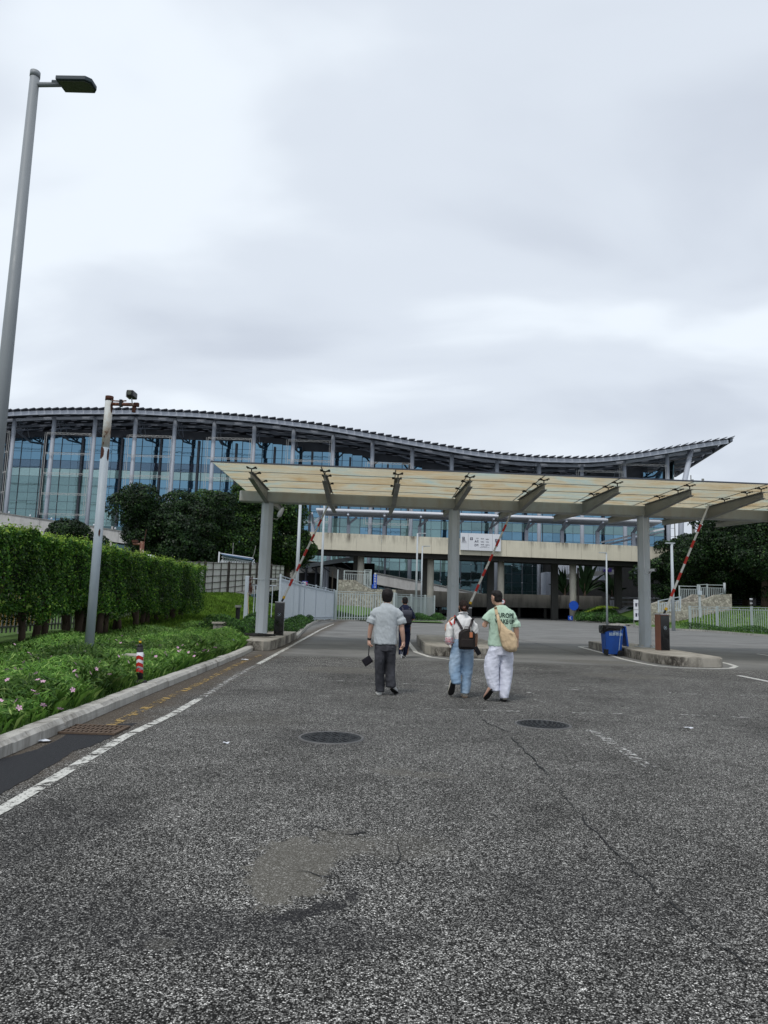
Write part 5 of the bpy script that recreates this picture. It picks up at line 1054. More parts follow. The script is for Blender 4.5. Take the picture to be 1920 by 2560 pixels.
# ------------------------------------------------------------------ descending ramp in front of the hall
YR=135.5
rp=[(-120,1262),(0,1282),(100,1297),(200,1311),(297,1327),(430,1347),(600,1373),(825,1411),(925,1430),(1082,1460),(1200,1484),(1225,1489)]
rb=empty('access_ramp',(P(500,1350,YR).x,YR,0),'pale rendered ramp sloping down to the right in front of the glass hall','ramp')
vt=[P(a,b,YR) for a,b in rp]
TH=[2.25]*5+[2.25,2.3,2.4,2.1,2.0,1.2,.8]
for i in range(len(vt)-1):
    a,b=vt[i],vt[i+1]; nseg=max(1,round((b.x-a.x)/8.4)); 
    for j in range(nseg):
        p=a.lerp(b,j/nseg);q=a.lerp(b,(j+1)/nseg); t0=TH[i]+(TH[i+1]-TH[i])*j/nseg; t1=TH[i]+(TH[i+1]-TH[i])*(j+1)/nseg; g=.03
        MB().add([(p.x+g,YR,p.z-t0),(q.x-g,YR,q.z-t1),(q.x-g,YR,q.z),(p.x+g,YR,p.z),(p.x+g,YR+.3,p.z-t0),(q.x-g,YR+.3,q.z-t1),(q.x-g,YR+.3,q.z),(p.x+g,YR+.3,p.z)],[(0,1,2,3),(7,6,5,4),(0,4,5,1),(3,2,6,7),(0,3,7,4),(1,5,6,2)]).build('parapet_panel',RAMPC,rb)
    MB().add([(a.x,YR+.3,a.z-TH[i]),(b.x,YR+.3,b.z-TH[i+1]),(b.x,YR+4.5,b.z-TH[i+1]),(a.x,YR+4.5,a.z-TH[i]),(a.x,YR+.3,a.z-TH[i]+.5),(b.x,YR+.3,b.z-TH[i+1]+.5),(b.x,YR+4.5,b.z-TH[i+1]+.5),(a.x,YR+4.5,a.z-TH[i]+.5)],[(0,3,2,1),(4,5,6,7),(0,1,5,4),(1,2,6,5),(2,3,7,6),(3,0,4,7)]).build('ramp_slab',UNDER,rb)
    MB().seg((a.x,YR-.05,a.z+.02),(b.x,YR-.05,b.z+.02),.24,.14).build('coping',STEELR,rb)
for x in [P(p,1300,YR).x for p in (4,105,207,1082,1120)]:
    z=float(np.interp(x,[v.x for v in vt],[v.z for v in vt]))-2.2
    if z>1: MB().tube([(x,YR+.35,0),(x,YR+.35,z)],.62 if x<0 else .2,14).build('support',RAMPC,rb,smooth=True)
for k in range(16):
    x=-84+k*4.1; z=float(np.interp(x,[v.x for v in vt],[v.z for v in vt])); MB().ball((x,YR-.1,z+.32),.20,8,6).build('globe_light',WHITEP,rb,smooth=True)
# lower building behind the ramp at left: dark glass and pale piers
lb=empty('lower_block',(-60,YG-4,0),'dark glazed lower floor with pale piers under the ramp, far left','building')
MB().span((-118,YG-4,0),(-38,YG-3.5,15.5)).build('glass',GLT,lb)
for k in range(18): x=-116+k*4.4; MB().span((x-.2,YG-4.3,0),(x+.2,YG-4.01,15.5)).build('pier',RAMPC,lb)

# ------------------------------------------------------------------ VIADUCT
YV=98.0
x0=P(740,1350,YV).x-2; x1=P(1700,1370,YV).x+14
zt0,zb0=P(762,1329,YV).z,P(809,1373,YV).z; zt1,zb1=P(1643,1367,YV).z,P(1643,1405.7,YV).z; xa,xb=P(762,1329,YV).x,P(1643,1367,YV).x
ztf=lambda x:zt0+(zt1-zt0)*(x-xa)/(xb-xa); zbf=lambda x:zb0+(zb1-zb0)*(x-xa)/(xb-xa)
vd=empty('viaduct',(10,YV,0),'beige stained departure viaduct on round columns in front of the hall','bridge')
n=round((x1-x0)/3.45)
for i in range(n):
    a=x0+(x1-x0)*i/n+.012;b=x0+(x1-x0)*(i+1)/n-.012; off=random.uniform(-.008,.008)
    MB().add([(a,YV+off,zbf(a)),(b,YV+off,zbf(b)),(b,YV+off,ztf(b)),(a,YV+off,ztf(a)),(a,YV+.35,zbf(a)),(b,YV+.35,zbf(b)),(b,YV+.35,ztf(b)),(a,YV+.35,ztf(a))],[(0,1,2,3),(7,6,5,4),(0,4,5,1),(3,2,6,7),(0,3,7,4),(1,5,6,2)]).build('parapet_panel',BEIGE,vd)
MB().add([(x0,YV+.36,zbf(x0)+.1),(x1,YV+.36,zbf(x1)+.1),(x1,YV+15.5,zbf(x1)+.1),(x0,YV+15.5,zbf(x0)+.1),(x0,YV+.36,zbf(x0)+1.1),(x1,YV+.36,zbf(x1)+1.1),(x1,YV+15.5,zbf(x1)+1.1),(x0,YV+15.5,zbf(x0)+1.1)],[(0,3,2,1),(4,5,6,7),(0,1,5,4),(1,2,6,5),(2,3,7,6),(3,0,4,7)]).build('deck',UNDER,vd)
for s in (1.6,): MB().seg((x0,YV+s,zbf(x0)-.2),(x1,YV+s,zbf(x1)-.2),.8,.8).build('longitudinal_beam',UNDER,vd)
for px_ in (725,901,1076,1252,1432,1610):
    q=P(px_,1450,101.5); MB().tube([(q.x,101.5,0),(q.x,101.5,zbf(q.x)+.09)],.47,22).build('round_column',COLB,vd,smooth=True)
for px_ in (1061,1226,1386,1545,890,735): 
    q=P(px_,1450,108); MB().span((q.x-.48,107.6,0),(q.x+.48,108.4,zbf(q.x)+.09)).build('square_column',COLG,vd)
# drop-off canopy above the deck
YA=113; zA=P(1060,1287,YA).z; xa_=P(790,1285,YA).x; xb_=P(1657,1310,YA).x
dc=empty('dropoff_canopy',(10,YA,zA),'low silver slatted canopy with white edge tube above the viaduct','canopy')
MB().tube([(xa_,YA,zA+.3),(xb_,YA,zA)],.24,12).build('edge_tube',WHITEP,dc,smooth=True)
for k in range(5): y=YA+.7+k*.95; MB().seg((xa_,y,zA-.1-.05*k+.3),(xb_,y,zA-.1-.05*k),.6,.10).build('slat',WHITEP if k%3 else TSTEEL,dc)
MB().seg((xa_,YA+2.8,zA+.62),(xb_,YA+2.8,zA+.35),5.0,.06).build('roof_sheet',TSTEEL,dc)
for k in range(12):
    px_=782+k*89; q=P(px_,1330,YA+3)
    if q.x>xb_: break
    MB().span((q.x-.28,YA+2.8,9),(q.x+.28,YA+3.3,zA-1.4)).build('post',TSTEEL,dc); m=MB(); m.seg((q.x,YA+3,zA-1.5),(q.x+.0,YA-.0,zA-.25),.3,.4); m.seg((q.x,YA+3,zA-1.5),(q.x+1.3,YA+3,zA-.35),.25,.35); m.build('bracket',TSTEEL,dc)
# small sloping roof at right end behind the viaduct (1500..1657)
a=P(1502,1356,118);b=P(1660,1322,118); e=empty('ramp_roof',(a.x,118,a.z),'small sloping grey roof rising at the right end of the viaduct','roof')
MB().seg((a.x,118,a.z),(b.x,118,b.z),.3,.3).build('edge',WHITEP,e); MB().seg((a.x,121,a.z-.5),(b.x,121,b.z-.5),5.5,.25).build('sheet',TSTEEL,e); MB().span((b.x-4,121,8),(b.x-3.4,121.6,b.z-1)).build('post',TSTEEL,e)
for k in range(3): MB().seg((a.x+2,122.5,10.3+k*1.0),(b.x+4,122.5,10.3+k*1.0),.2,.25).build('rail',TSTEEL,e)
# direction board on the parapet
ys=YV-.45; A=P(1151.6,1332,ys);B=P(1252.6,1336,ys);Cc=P(1151,1374.5,ys); e=empty('direction_sign',((A.x+B.x)/2,ys,(A.z+Cc.z)/2),'large white direction board with arrows and hall letters on the viaduct parapet','sign')
W=B.x-A.x; H=A.z-Cc.z; sk=(B.z-A.z)/W*.9
xs=[A.x,P(1171,1333,ys).x,P(1231.5,1335,ys).x,B.x]
for i in range(3):
    a,b=xs[i]+.012,xs[i+1]-.012; z=lambda x:A.z+sk*(x-A.x)
    MB().add([(a,ys,z(a)-H),(b,ys,z(b)-H),(b,ys,z(b)),(a,ys,z(a)),(a,ys+.3,z(a)-H),(b,ys+.3,z(b)-H),(b,ys+.3,z(b)),(a,ys+.3,z(a))],[(0,1,2,3),(7,6,5,4),(0,4,5,1),(3,2,6,7),(0,3,7,4),(1,5,6,2)]).build('board',WHITEP,e)
for x in (A.x+.6,B.x-.6,(A.x+B.x)/2): MB().span((x-.05,ys+.3,A.z-H*.6),(x+.05,YV-.01,A.z-H*.5)).build('bracket',STEELR,e)
def sg(u,v): return Vector((A.x+W*u,ys-.012,A.z+sk*W*u-H*v))
for u,v,dr in ((.072,.30,'l'),(.27,.32,'u'),(.885,.36,'r')):
    c=sg(u,v); s_=.33 if dr!='u' else .36; MB().box(c,(s_,.02,s_)).build('arrow_plate',INK,e)
    m=MB(); y=c.y-.014
    if dr=='u': m.box((c.x,y,c.z-.04),(.06,.01,.2)); m.seg((c.x-.1,y,c.z+.03),(c.x,y,c.z+.12),.01,.05,up=(0,0,1)); m.seg((c.x+.1,y,c.z+.03),(c.x,y,c.z+.12),.01,.05)
    else:
        k=-1 if dr=='l' else 1; m.box((c.x,y,c.z),(.2,.01,.055)); m.seg((c.x+k*.02,y,c.z+.1),(c.x+k*.12,y,c.z),.01,.05); m.seg((c.x+k*.02,y,c.z-.1),(c.x+k*.12,y,c.z),.01,.05)
    m.build('arrow',WHITEP,e)
for txt,u,v,s_,bd in (('登录',.08,.435,.22,.004),('Registration',.09,.51,.13,.002),('South Entrance',.09,.575,.11,.001),('停车场',.40,.30,.0,0),('A',.375,.48,.42,.012),('D',.375,.70,.42,.012),('馆',.425,.45,.2,.004),('Hall',.43,.52,.1,.001),('馆',.425,.67,.2,.004),('Hall',.43,.74,.1,.001),('会议厅',.54,.31,.15,.002),('出租车',.66,.33,.15,.002),('地铁站',.54,.49,.15,.002),('下客区',.66,.49,.15,.002),('停车场',.54,.65,.15,.002),('会展中心',.67,.66,.15,.002),('Convention & Exhibition Center',.60,.80,.1,.001),('Taxi  Metro  Parking',.58,.74,.1,.001),('停车',.90,.48,.22,.004),('Parking',.90,.55,.12,.002),('出口',.91,.65,.14,.002),('Exit P',.90,.73,.12,.001),('人行',.41,.30,.18,.002)):
    if s_: vertical_text(txt,s_,sg(u,v),e,'lettering',INK,bd)
# ------------------------------------------------------------------ UNDER THE DECK
Yw=117; e=empty('low_ramp_wall',(P(1250,1500,Yw).x,Yw,0),'long weathered concrete ramp wall with a dark gap beneath it','wall')
pts=[(925,1472,1519),(1083,1477,1517),(1200,1484,1518),(1320,1486,1519),(1440,1489,1522),(1526,1491,1530)]
for (p0,t0,b0),(p1,t1,b1) in zip(pts[:-1],pts[1:]):
    a=P(p0,t0,Yw);b=P(p1,t1,Yw);c=P(p1,b1,Yw);d=P(p0,b0,Yw); n=max(1,round((b.x-a.x)/5))
    for j in range(n):
        l=lambda u,v,f:u.lerp(v,f); q=[l(d,c,j/n),l(d,c,(j+1)/n),l(a,b,(j+1)/n),l(a,b,j/n)]; q[0].x+=.015;q[3].x+=.015;q[1].x-=.015;q[2].x-=.015
        MB().add([tuple(v) for v in q]+[(v.x,v.y+.4,v.z) for v in q],[(0,1,2,3),(7,6,5,4),(0,4,5,1),(3,2,6,7),(0,3,7,4),(1,5,6,2)]).build('wall_panel',CONCDK,e)
a=P(925,1519,Yw);b=P(1526,1530,Yw); MB().span((a.x,Yw+.4,1.7),(b.x,Yw+9,2.3)).build('slab',UNDER,e); MB().span((a.x,Yw+9,0),(b.x,Yw+9.3,3.2)).build('back_wall',DARKV,e)  # near-black back wall carries the shade of the gap in its colour
for k in range(9): x=a.x+3+k*4.3; MB().span((x-.2,Yw+1,0),(x+.2,Yw+1.4,1.7)).build('stub_pier',COLG,e)
m=MB(); x=P(1440,1500,Yw).x
# pale pipe wall further right
e=empty('pipe_wall',(P(1580,1500,112).x,112,0),'pale low wall with horizontal pipes and posts behind the notice board','wall')
a=P(1527,1493,112);b=P(1655,1490,112);c=P(1527,1531,112); MB().span((a.x,112,c.z-.6),(b.x+14,112.3,a.z)).build('wall',CONCDK,e)
for k in range(4): MB().tube([(a.x,111.8,a.z-.1-k*.62),(b.x+14,111.8,b.z-.1-k*.62)],.09 if k else .16,6).build('pipe',WHITEP if k<2 else RAMPC,e)
for px_ in (1527,1533): q=P(px_,1500,111.4); MB().span((q.x-.12,111.3,c.z-.4),(q.x+.12,111.6,q.z)).build('post',WHITEP,e)
# dark building mass beneath / behind the right end
e=empty('service_block',(P(1600,1450,126).x,126,0),'dark unlit service building under the right end of the viaduct','building')
a=P(1400,1430,128);b=P(1700,1430,128); MB().span((a.x,130,0),(b.x+30,142,11)).build('back_wall',DARKV,e);  # wall coloured near-black for the shade under the viaduct
q0=P(1480,1441,120);q1=P(1537,1431,120)
MB().seg((q0.x-5,120,q0.z-.2),(q1.x,120,q1.z+.1),.3,.75).build('balcony_edge',RAMPC,e)
MB().span((P(1395,1420,121).x,124,P(1395,1445,121).z),(P(1530,1420,121).x,124.4,P(1395,1405,121).z+1)).build('pale_screen',TSTEEL,e)
for k in range(22): x=P(1405,1420,120).x+k*.42; MB().span((x,119.9,q0.z-.1+k*.01),(x+.05,119.95,q0.z+1.55)).build('railing_bar',TDARK,e)
a=P(1508,1420,119.6);b=P(1529,1430,119.6); MB().span((a.x,119.5,b.z),(b.x,119.6,a.z)).build('purple_sign',PURPLE,e); MB().span((a.x+.05,119.47,a.z-.18),(a.x+.9,119.49,a.z-.06)).build('sign_lettering',WHITEP,e)
MB().span((P(1365,1450,122).x,122,3.5),(P(1382,1430,122).x,126,P(1370,1430,122).z)).build('white_box_room',TSTEEL,e)
# covered way roof climbing to the right and arched garage mouth, left centre
e=empty('covered_way',(P(800,1430,108).x,110,0),'blue-grey sloping walkway roof over a pale wall with a dark garage mouth','covered way')
a=P(745,1418,110);b=P(905,1393,110); MB().seg(a,b,.4,.6).build('roof_edge',FENCE,e); MB().seg((a.x,113,a.z+.2),(b.x,113,b.z+.2),5.5,.15).build('roof_sheet',FENCE,e)
for k in range(6): p=a.lerp(b,(k+.3)/6); MB().seg((p.x,109.7,p.z-.5),(p.x+1.2,109.7,p.z-1.3),.15,.15).build('roof_bracket',TDARK,e)
P1=[P(752,1425,111),P(800,1424,111),P(832,1429,111),P(845,1440,111),P(846,1447,111)]
zt_=[P(752,1424,111).z,P(800,1418,111).z,P(832,1418,111).z,P(880,1426,111).z]
cw=[(P(745,1425,111).x,P(745,1424,111).z,P(745,1432,111).z),(P(790,1425,111).x,P(790,1419,111).z,P(790,1432,111).z),(P(812,1425,111).x,P(812,1416,111).z,P(812,1437,111).z),(P(840,1425,111).x,P(840,1417,111).z,P(840,1446,111).z),(P(885,1425,111).x,P(885,1427,111).z,P(885,1449,111).z),(P(930,1425,111).x,P(930,1437,111).z,P(930,1447,111).z)]
m=MB();vs=[]
for x,t_,b_ in cw: vs+=[(x,111,b_),(x,111,t_),(x,111.4,b_),(x,111.4,t_)]
k=len(cw); m.add(vs,[(0,1,3,2)]+[(4*i,4*i+4,4*i+5,4*i+1) for i in range(k-1)]+[(4*i+2,4*i+3,4*i+7,4*i+6) for i in range(k-1)]+[(4*i,4*i+2,4*i+6,4*i+4) for i in range(k-1)]+[(4*i+1,4*i+5,4*i+7,4*i+3) for i in range(k-1)]); m.build('wall',RAMPC,e)
a=P(735,1430,114);b=P(935,1470,114); MB().span((a.x,114,0),(b.x,114.3,8)).build('opening_shade',DARKV,e)  # near-black panel painted as the shade inside the garage mouth
for px_ in (765,790,812,818): q=P(px_,1440,110.6); MB().tube([(q.x,110.6,0),(q.x,110.6,P(px_,1417,110.6).z)],.16 if px_<800 else .24,8).build('post',TSTEEL if px_>800 else TDARK,e)
a=P(755,1452,100);b=P(769,1463,100); e=empty('pink_sign',((a.x+b.x)/2,100,a.z),'small red and navy poster board by the garage mouth','sign'); MB().span((a.x,100,b.z),(b.x,100.1,a.z)).build('board',NAVY,e); MB().span((a.x+.35,99.96,b.z+.05),(b.x-.04,99.99,a.z-.2)).build('red_field',PINK,e)
for k in range(3): MB().span((a.x+.08,99.95,a.z-.18-k*.17),(a.x+.6,99.955,a.z-.11-k*.17)).build('lettering',WHITEP,e)
MB().tube([((a.x+b.x)/2,100.15,0),((a.x+b.x)/2,100.15,a.z)],.05,6).build('post',STEELR,e)
q=P(775.5,1424,110.6); tag(MB().tube([(q.x,110.55,q.z),(q.x,110.5,q.z)],.38,16).build('round_sign',WHITEP),'small round red-marked sign on the pale arch wall','sign')
# round signs on columns
q=P(1435,1514,100.6); e=empty('round_sign',(q.x,100.6,q.z),'plain blue round traffic sign on the rightmost beige column','traffic sign'); MB().tube([(q.x,100.8,q.z),(q.x,100.72,q.z)],.66,24).build('disc',SIGNB,e); MB().tube([(q.x+.9,100.9,q.z),(q.x,100.85,q.z)],.04,6).build('bracket',STEELR,e)
q=P(1445,1420,102.6); tag(MB().tube([(q.x,102.6,.3),(q.x,102.6,q.z)],.12,8).build('downpipe',M('dark_pipe',(.07,.055,.05),.7)),'dark downpipe beside the rightmost beige column','pipe')
q=P(1427,1545,100.7); e=empty('column_label',(q.x,100.9,q.z),'small blue and white arrow plate at the foot of the rightmost beige column','sign'); MB().span((q.x-.32,100.92,q.z-.3),(q.x+.32,100.98,q.z+.3)).build('plate',SIGNB,e); m=MB(); m.seg((q.x+.12,100.9,q.z+.2),(q.x-.12,100.9,q.z),.02,.08); m.seg((q.x+.12,100.9,q.z-.2),(q.x-.12,100.9,q.z),.02,.08); m.build('chevron',WHITEP,e)
q=P(1256,1504,84); e=empty('round_sign',(q.x,84,q.z),'round white traffic sign with red rim behind the man in green','traffic sign'); MB().tube([(q.x,84,q.z),(q.x,83.95,q.z)],.30,24).build('rim',RED,e); MB().tube([(q.x,83.949,q.z),(q.x,83.93,q.z)],.24,24).build('face',WHITEP,e); MB().tube([(q.x,84.05,0),(q.x,84.05,q.z)],.035,8).build('post',STEELW,e); MB().box((q.x,83.92,q.z),(.22,.01,.06)).build('bar',INK,e)
# plants in the planter, left and right of the rightmost column
FROND=leaf_mat('frond_green',[(0,(.007,.02,.008)),(1,(.018,.045,.014))],.15)
def fan(px_,py,Y,label,n,h,w_,sd,bush=False):
    rs=random.Random(sd); c=P(px_,py,Y); e=empty('banana_plant' if not bush else 'palm_plant',c,label,'plant'); 
    for i in range(n):
        a=rs.uniform(-1.25,1.25); L=h*rs.uniform(.7,1.05); dy=rs.uniform(-.5,.5); ww=w_*rs.uniform(.7,1.1); pts=[]
        for k in range(7):
            t=k/6; x=c.x+math.sin(a)*L*t*(.55+.3*t); z=c.z+L*(math.cos(a)*t+(0.35*t))-L*.35*abs(math.sin(a))*t*t; y=Y+dy*t*2
            pts.append((x,y,z,ww*math.sin(math.pi*min(.999,max(.03,(t*.9+.06))))**.8))
        vs=[];
        for x,y,z,q in pts: vs+=[(x-math.cos(a)*q/2,y-.1,z+math.sin(a)*q/2*.6),(x,y+.06,z),(x+math.cos(a)*q/2,y-.1,z-math.sin(a)*q/2*.6)]
        m=MB().add(vs,[(3*k,3*k+1,3*k+4,3*k+3) for k in range(6)]+[(3*k+1,3*k+2,3*k+5,3*k+4) for k in range(6)]); m.build('frond',FROND,e,smooth=False)
    MB().tube([(c.x,Y,c.z-.3),(c.x,Y,c.z+h*.4)],[.25,.1],8).build('stem',BARK,e)
fan(1462,1489,118,'banana plant with upright broad leaves right of the beige column',14,5.0,.75,3); fan(1412,1487,118.6,'broad-leaved plant left of the rightmost beige column',16,4.0,.6,4); fan(1530,1490,116,'dark bush behind the lamp post under the viaduct',14,3.2,.8,6)
# three cars in the dark bay
def car(c,label,mat,rz=0):
    e=empty('parked_car',c,label,'car','cars parked in the dark bay'); R=Matrix.Rotation(rz,3,'Z')
    pr=[(-2.2,.35),(-2.25,.75),(-1.6,.92),(-.9,1.40),(.7,1.44),(1.5,.98),(2.15,.86),(2.25,.5),(2.2,.3)]
    def ext(pp,w_): 
        k=len(pp); vs=[tuple(Vector(c)+R@Vector((x,-w_,z))) for x,z in pp]+[tuple(Vector(c)+R@Vector((x,w_,z))) for x,z in pp]; return MB().add(vs,[tuple(range(k)),tuple(range(k,2*k))[::-1]]+[(i,i+k,(i+1)%k+k,(i+1)%k) for i in range(k)])
    ext(pr,.86).build('body',mat,e,bevel=.05); ext([(-1.35,.98),(-.82,1.33),(-.1,1.36),(-.1,.98)],.875).build('window',GLT,e); ext([(.0,.98),(.0,1.36),(.62,1.36),(1.25,1.0)],.875).build('window',GLT,e)
    for x in(-1.35,1.35):
        for y in(-.78,.78): a=Vector(c)+R@Vector((x,y-.1,.32));b=Vector(c)+R@Vector((x,y+.1,.32)); w_=MB().tube([a,b],.32,16).build('wheel',RUBBER,e); MB().tube([a+R@Vector((0,-.01,0)),b+R@Vector((0,.01,0))],.17,10).build('rim',TSTEEL,w_)
    MB().box(Vector(c)+R@Vector((-2.2,-.6,.68)),(.1,.3,.14),rz=rz).build('headlight',WHITEP,e)
carm=M('dark_car_paint',(.02,.022,.03),.3); cars_=M('silver_car_paint',(.3,.31,.33),.35)
q=P(1290,1545,112); car((q.x,Yw+4,0),'dark car parked in the gap under the low ramp wall, right of the couple',carm); q=P(1120,1545,112); car((q.x,Yw+4.5,0),'dark car parked under the low ramp wall left of the middle column',carm); q=P(1582,1532,104); car((q.x,104,hR(q.x,104)*0+.9),'silver car half hidden behind the notice board',cars_)
# antennas and far poles above the canopy at right
for px_,pt in ((1684,1192),(1727,1188),(1731,1199),(1757,1197)):
    q=P(px_,pt,190); tag(MB().tube([(q.x,190,0),(q.x,190,q.z)],.35 if px_ in(1731,1757) else .15,8).build('mast',STEELR),{1684:'thinnest distant mast right of the roof tip',1727:'taller thin distant mast of the pair above the canopy',1731:'short thick distant flue beside the taller mast',1757:'short pale distant flue furthest right above the canopy'}[px_],'mast')
# ================================================================== PEOPLE (local frame: x right, y away from camera, z up)
def remesh(mb,name,voxel,smooth=3,disp=None,seed=0,decim=None):
    me=mb.mesh(name); o=bpy.data.objects.new(name,me); COL.objects.link(o)
    r=o.modifiers.new('r','REMESH'); r.mode='VOXEL'; r.voxel_size=voxel; r.use_smooth_shade=True
    if smooth: s=o.modifiers.new('s','SMOOTH'); s.iterations=smooth; s.factor=.6
    if disp:
        for k,dd_ in enumerate(disp):
            st,sc=dd_[:2]; zs=dd_[2] if len(dd_)>2 else 2.0
            tx=bpy.data.textures.new('folds','CLOUDS'); tx.noise_scale=sc; tx.noise_depth=2; d=o.modifiers.new('d','DISPLACE'); d.texture=tx; d.strength=st; d.mid_level=.5; d.texture_coords='OBJECT'
            em=bpy.data.objects.new('fold_origin',None); em.location=(seed*1.7+k,seed*.9,seed*.3); em.scale=(1.0 if zs>=1 else 1.6,1.0 if zs>=1 else 1.6,zs); em.rotation_euler=(0,.35*((-1)**seed),0); COL.objects.link(em); d.texture_coords_object=em; TMP.append(em)
    if decim: q=o.modifiers.new('q','DECIMATE'); q.ratio=decim
    bpy.context.view_layer.update(); out=bpy.data.meshes.new_from_object(o.evaluated_get(bpy.context.evaluated_depsgraph_get())); bpy.data.objects.remove(o); out.name=name; out.shade_smooth(); return out
TMP=[]
TD=[(.034,.15,3.0),(.012,.09,.5),(.010,.05,1.2)]
def hand(m,w_,d,n,side,curl=.9,s=1.0,spread=.02,thumb=None):
    """w_: wrist, d: direction of palm, n: palm normal (fingers curl towards it), side: thumb side"""
    w_=Vector(w_);d=Vector(d).normalized();n=Vector(n).normalized();sd=n.cross(d).normalized()*side
    m.tube([w_-d*.02,w_+d*.03*s,w_+d*.085*s],[.026*s,.031*s,.030*s],10)
    for k in range(4): 
        o=(k-1.5)*.0195*s; b=w_+d*.08*s+sd*(-o); L=[.072,.080,.075,.058][k]*s if True else .07
        m.tube([b-d*.035*s,b],[.013*s,.0115*s],8)
        a=curl*(1+.08*k); p=b; r=.0105*s; an=0
        for j,f in enumerate((.45,.32,.25)):
            an+=a*(.55 if j==0 else .8); q=p+(d*math.cos(an)+n*math.sin(an))*L*f; m.tube([p,q],[r,r*.9],8); m.ball(q,r*.92,8,6); p=q; r*=.92
    b=w_+d*.03*s+sd*.022*s; t=(d*.75+sd*.55+n*.35).normalized(); t2=(d*.8+sd*.05+n*.75).normalized(); m.tube([b,b+t*.042*s,b+t*.042*s+t2*.034*s],[.015*s,.0125*s,.010*s],8); m.ball(b+t*.042*s+t2*.034*s,.010*s,8,6)
def head(m,c,s=1.0,yaw=0):
    """face towards +y rotated by yaw (positive turns left, towards -x)"""
    mm=MB(); x,y,z=0,0,0
    mm.rings([(0,-.004,-.115,.022,.02),(0,.012,-.108,.042,.045),(0,.014,-.085,.058,.068),(0,.010,-.05,.068,.084),(0,.004,-.01,.074,.093),(0,0,.03,.077,.097),(0,-.003,.065,.072,.09),(0,-.004,.095,.055,.07),(0,-.004,.112,.03,.04),(0,-.004,.118,.008,.01)],22)
    mm.rings([(0,.085,-.035,.016,.016),(0,.098,-.03,.014,.018),(0,.092,.0,.010,.014),(0,.084,.03,.008,.012)],10)   # nose
    mm.rings([(0,.078,-.066,.018,.012),(0,.085,-.06,.024,.012),(0,.080,-.052,.02,.01)],10)                            # lips
    for sx in(-1,1): mm.rings([(sx*.076,-.006,-.045,.008,.012),(sx*.083,-.010,-.025,.009,.019),(sx*.087,-.013,.0,.009,.022),(sx*.084,-.012,.018,.008,.016)],10)
    R=Matrix.Rotation(yaw,3,'Z'); m.add([tuple(Vector(c)+R@(Vector(v)*s)) for v in mm.v],mm.f)
def shoe_mesh(heel,yaw,pitch,L=.28,w_=.052,name='shoe'):
    """sole and upper of one shoe; heel: point under the heel, toe ahead (+y); pitch lifts the heel about the toe"""
    up=MB(); so=MB(); T=[(0,.030,.055),(.03,.036,.085),(.07,.039,.092),(.11,.040,.082),(.16,.046,.062),(.21,.050,.05),(.25,.043,.042),(.275,.02,.03)]
    def mk(mb,secs,z0,z1f):
        vs=[];n=12
        for (y,hw,hh) in secs:
            for i in range(n): a=i*2*math.pi/n; vs.append((hw*math.cos(a)*w_/.05,y*L/.28,z0+ (z1f(hh)-z0)*(.5+.5*math.sin(a))))
        k=len(secs); mb.add(vs,[(i*n+j,i*n+(j+1)%n,(i+1)*n+(j+1)%n,(i+1)*n+j)[::-1] for i in range(k-1) for j in range(n)]+[tuple(range(n)),tuple(range((k-1)*n,k*n))[::-1]])
    mk(up,T,.018,lambda h:h+.012); mk(so,[(y-.004+ (.008 if y>.2 else 0),hw*1.08+.002,.02) for y,hw,_ in T],0,lambda h:.030)
    piv=Vector((0,L*.82,0)); R=Matrix.Rotation(-pitch,3,'X'); R2=Matrix.Rotation(yaw,3,'Z')
    def tf(mb): mb.v=[tuple(Vector(heel)+R2@(R@(Vector(v)-piv)+piv)) for v in mb.v]; return mb
    ank=Vector(heel)+R2@(R@(Vector((0,.035,.08))-piv)+piv); return tf(up),tf(so),ank
def hit_back(bvh,x,z,off=.006,y0=-1.0):
    r=bvh.ray_cast(Vector((x,y0,z)),Vector((0,1,0))); return (r[0].y-off) if r[0] else None
def strap(bvh,path,wd,th=.006,off=.004,extra=()):
    """strap lying on the back surface along (x,z) points"""
    pts=[]
    for (a,b) in zip(path[:-1],path[1:]):
        for i in range(8): t=i/8; pts.append((a[0]+(b[0]-a[0])*t,a[1]+(b[1]-a[1])*t))
    pts.append(path[-1]); m=MB(); last=-.12; vs=[];ys=[]
    for x,z in pts: y=hit_back(bvh,x,z,off); last=y if y is not None else last; ys.append(last)
    ys=[min(ys[max(0,i-1):i+2]) for i in range(len(ys))]
    for i,(x,z) in enumerate(pts):
        a=pts[max(0,i-1)];b=pts[min(len(pts)-1,i+1)]; d=Vector((b[0]-a[0],b[1]-a[1])).normalized(); q=Vector((-d.y,d.x))*wd/2
        for s_ in(-1,1): vs+=[(x+q.x*s_,ys[i]-th,z+q.y*s_),(x+q.x*s_,ys[i]+th*.3,z+q.y*s_)]
    n=len(pts); fs=[]
    for i in range(n-1): a=4*i;b=a+4; fs+=[(a,a+2,b+2,b),(a+1,b+1,b+3,a+3),(a,b,b+1,a+1),(a+2,a+3,b+3,b+2)]
    fs+=[(0,1,3,2),(4*n-4,4*n-2,4*n-1,4*n-3)]; return m.add(vs,fs)
def place(e,me_or_mb,name,mat,parent=None):
    me=me_or_mb.mesh(name,True) if isinstance(me_or_mb,MB) else me_or_mb
    par=parent or e; o=bpy.data.objects.new(name,me); COL.objects.link(o); 
    if not me.materials: me.materials.append(mat)
    o.parent=par; o.location=(0,0,0); WL[o]=WL[e].copy(); return o
def bvh_of(me): return BVHTree.FromPolygons([v.co.copy() for v in me.vertices],[tuple(p.vertices) for p in me.polygons])
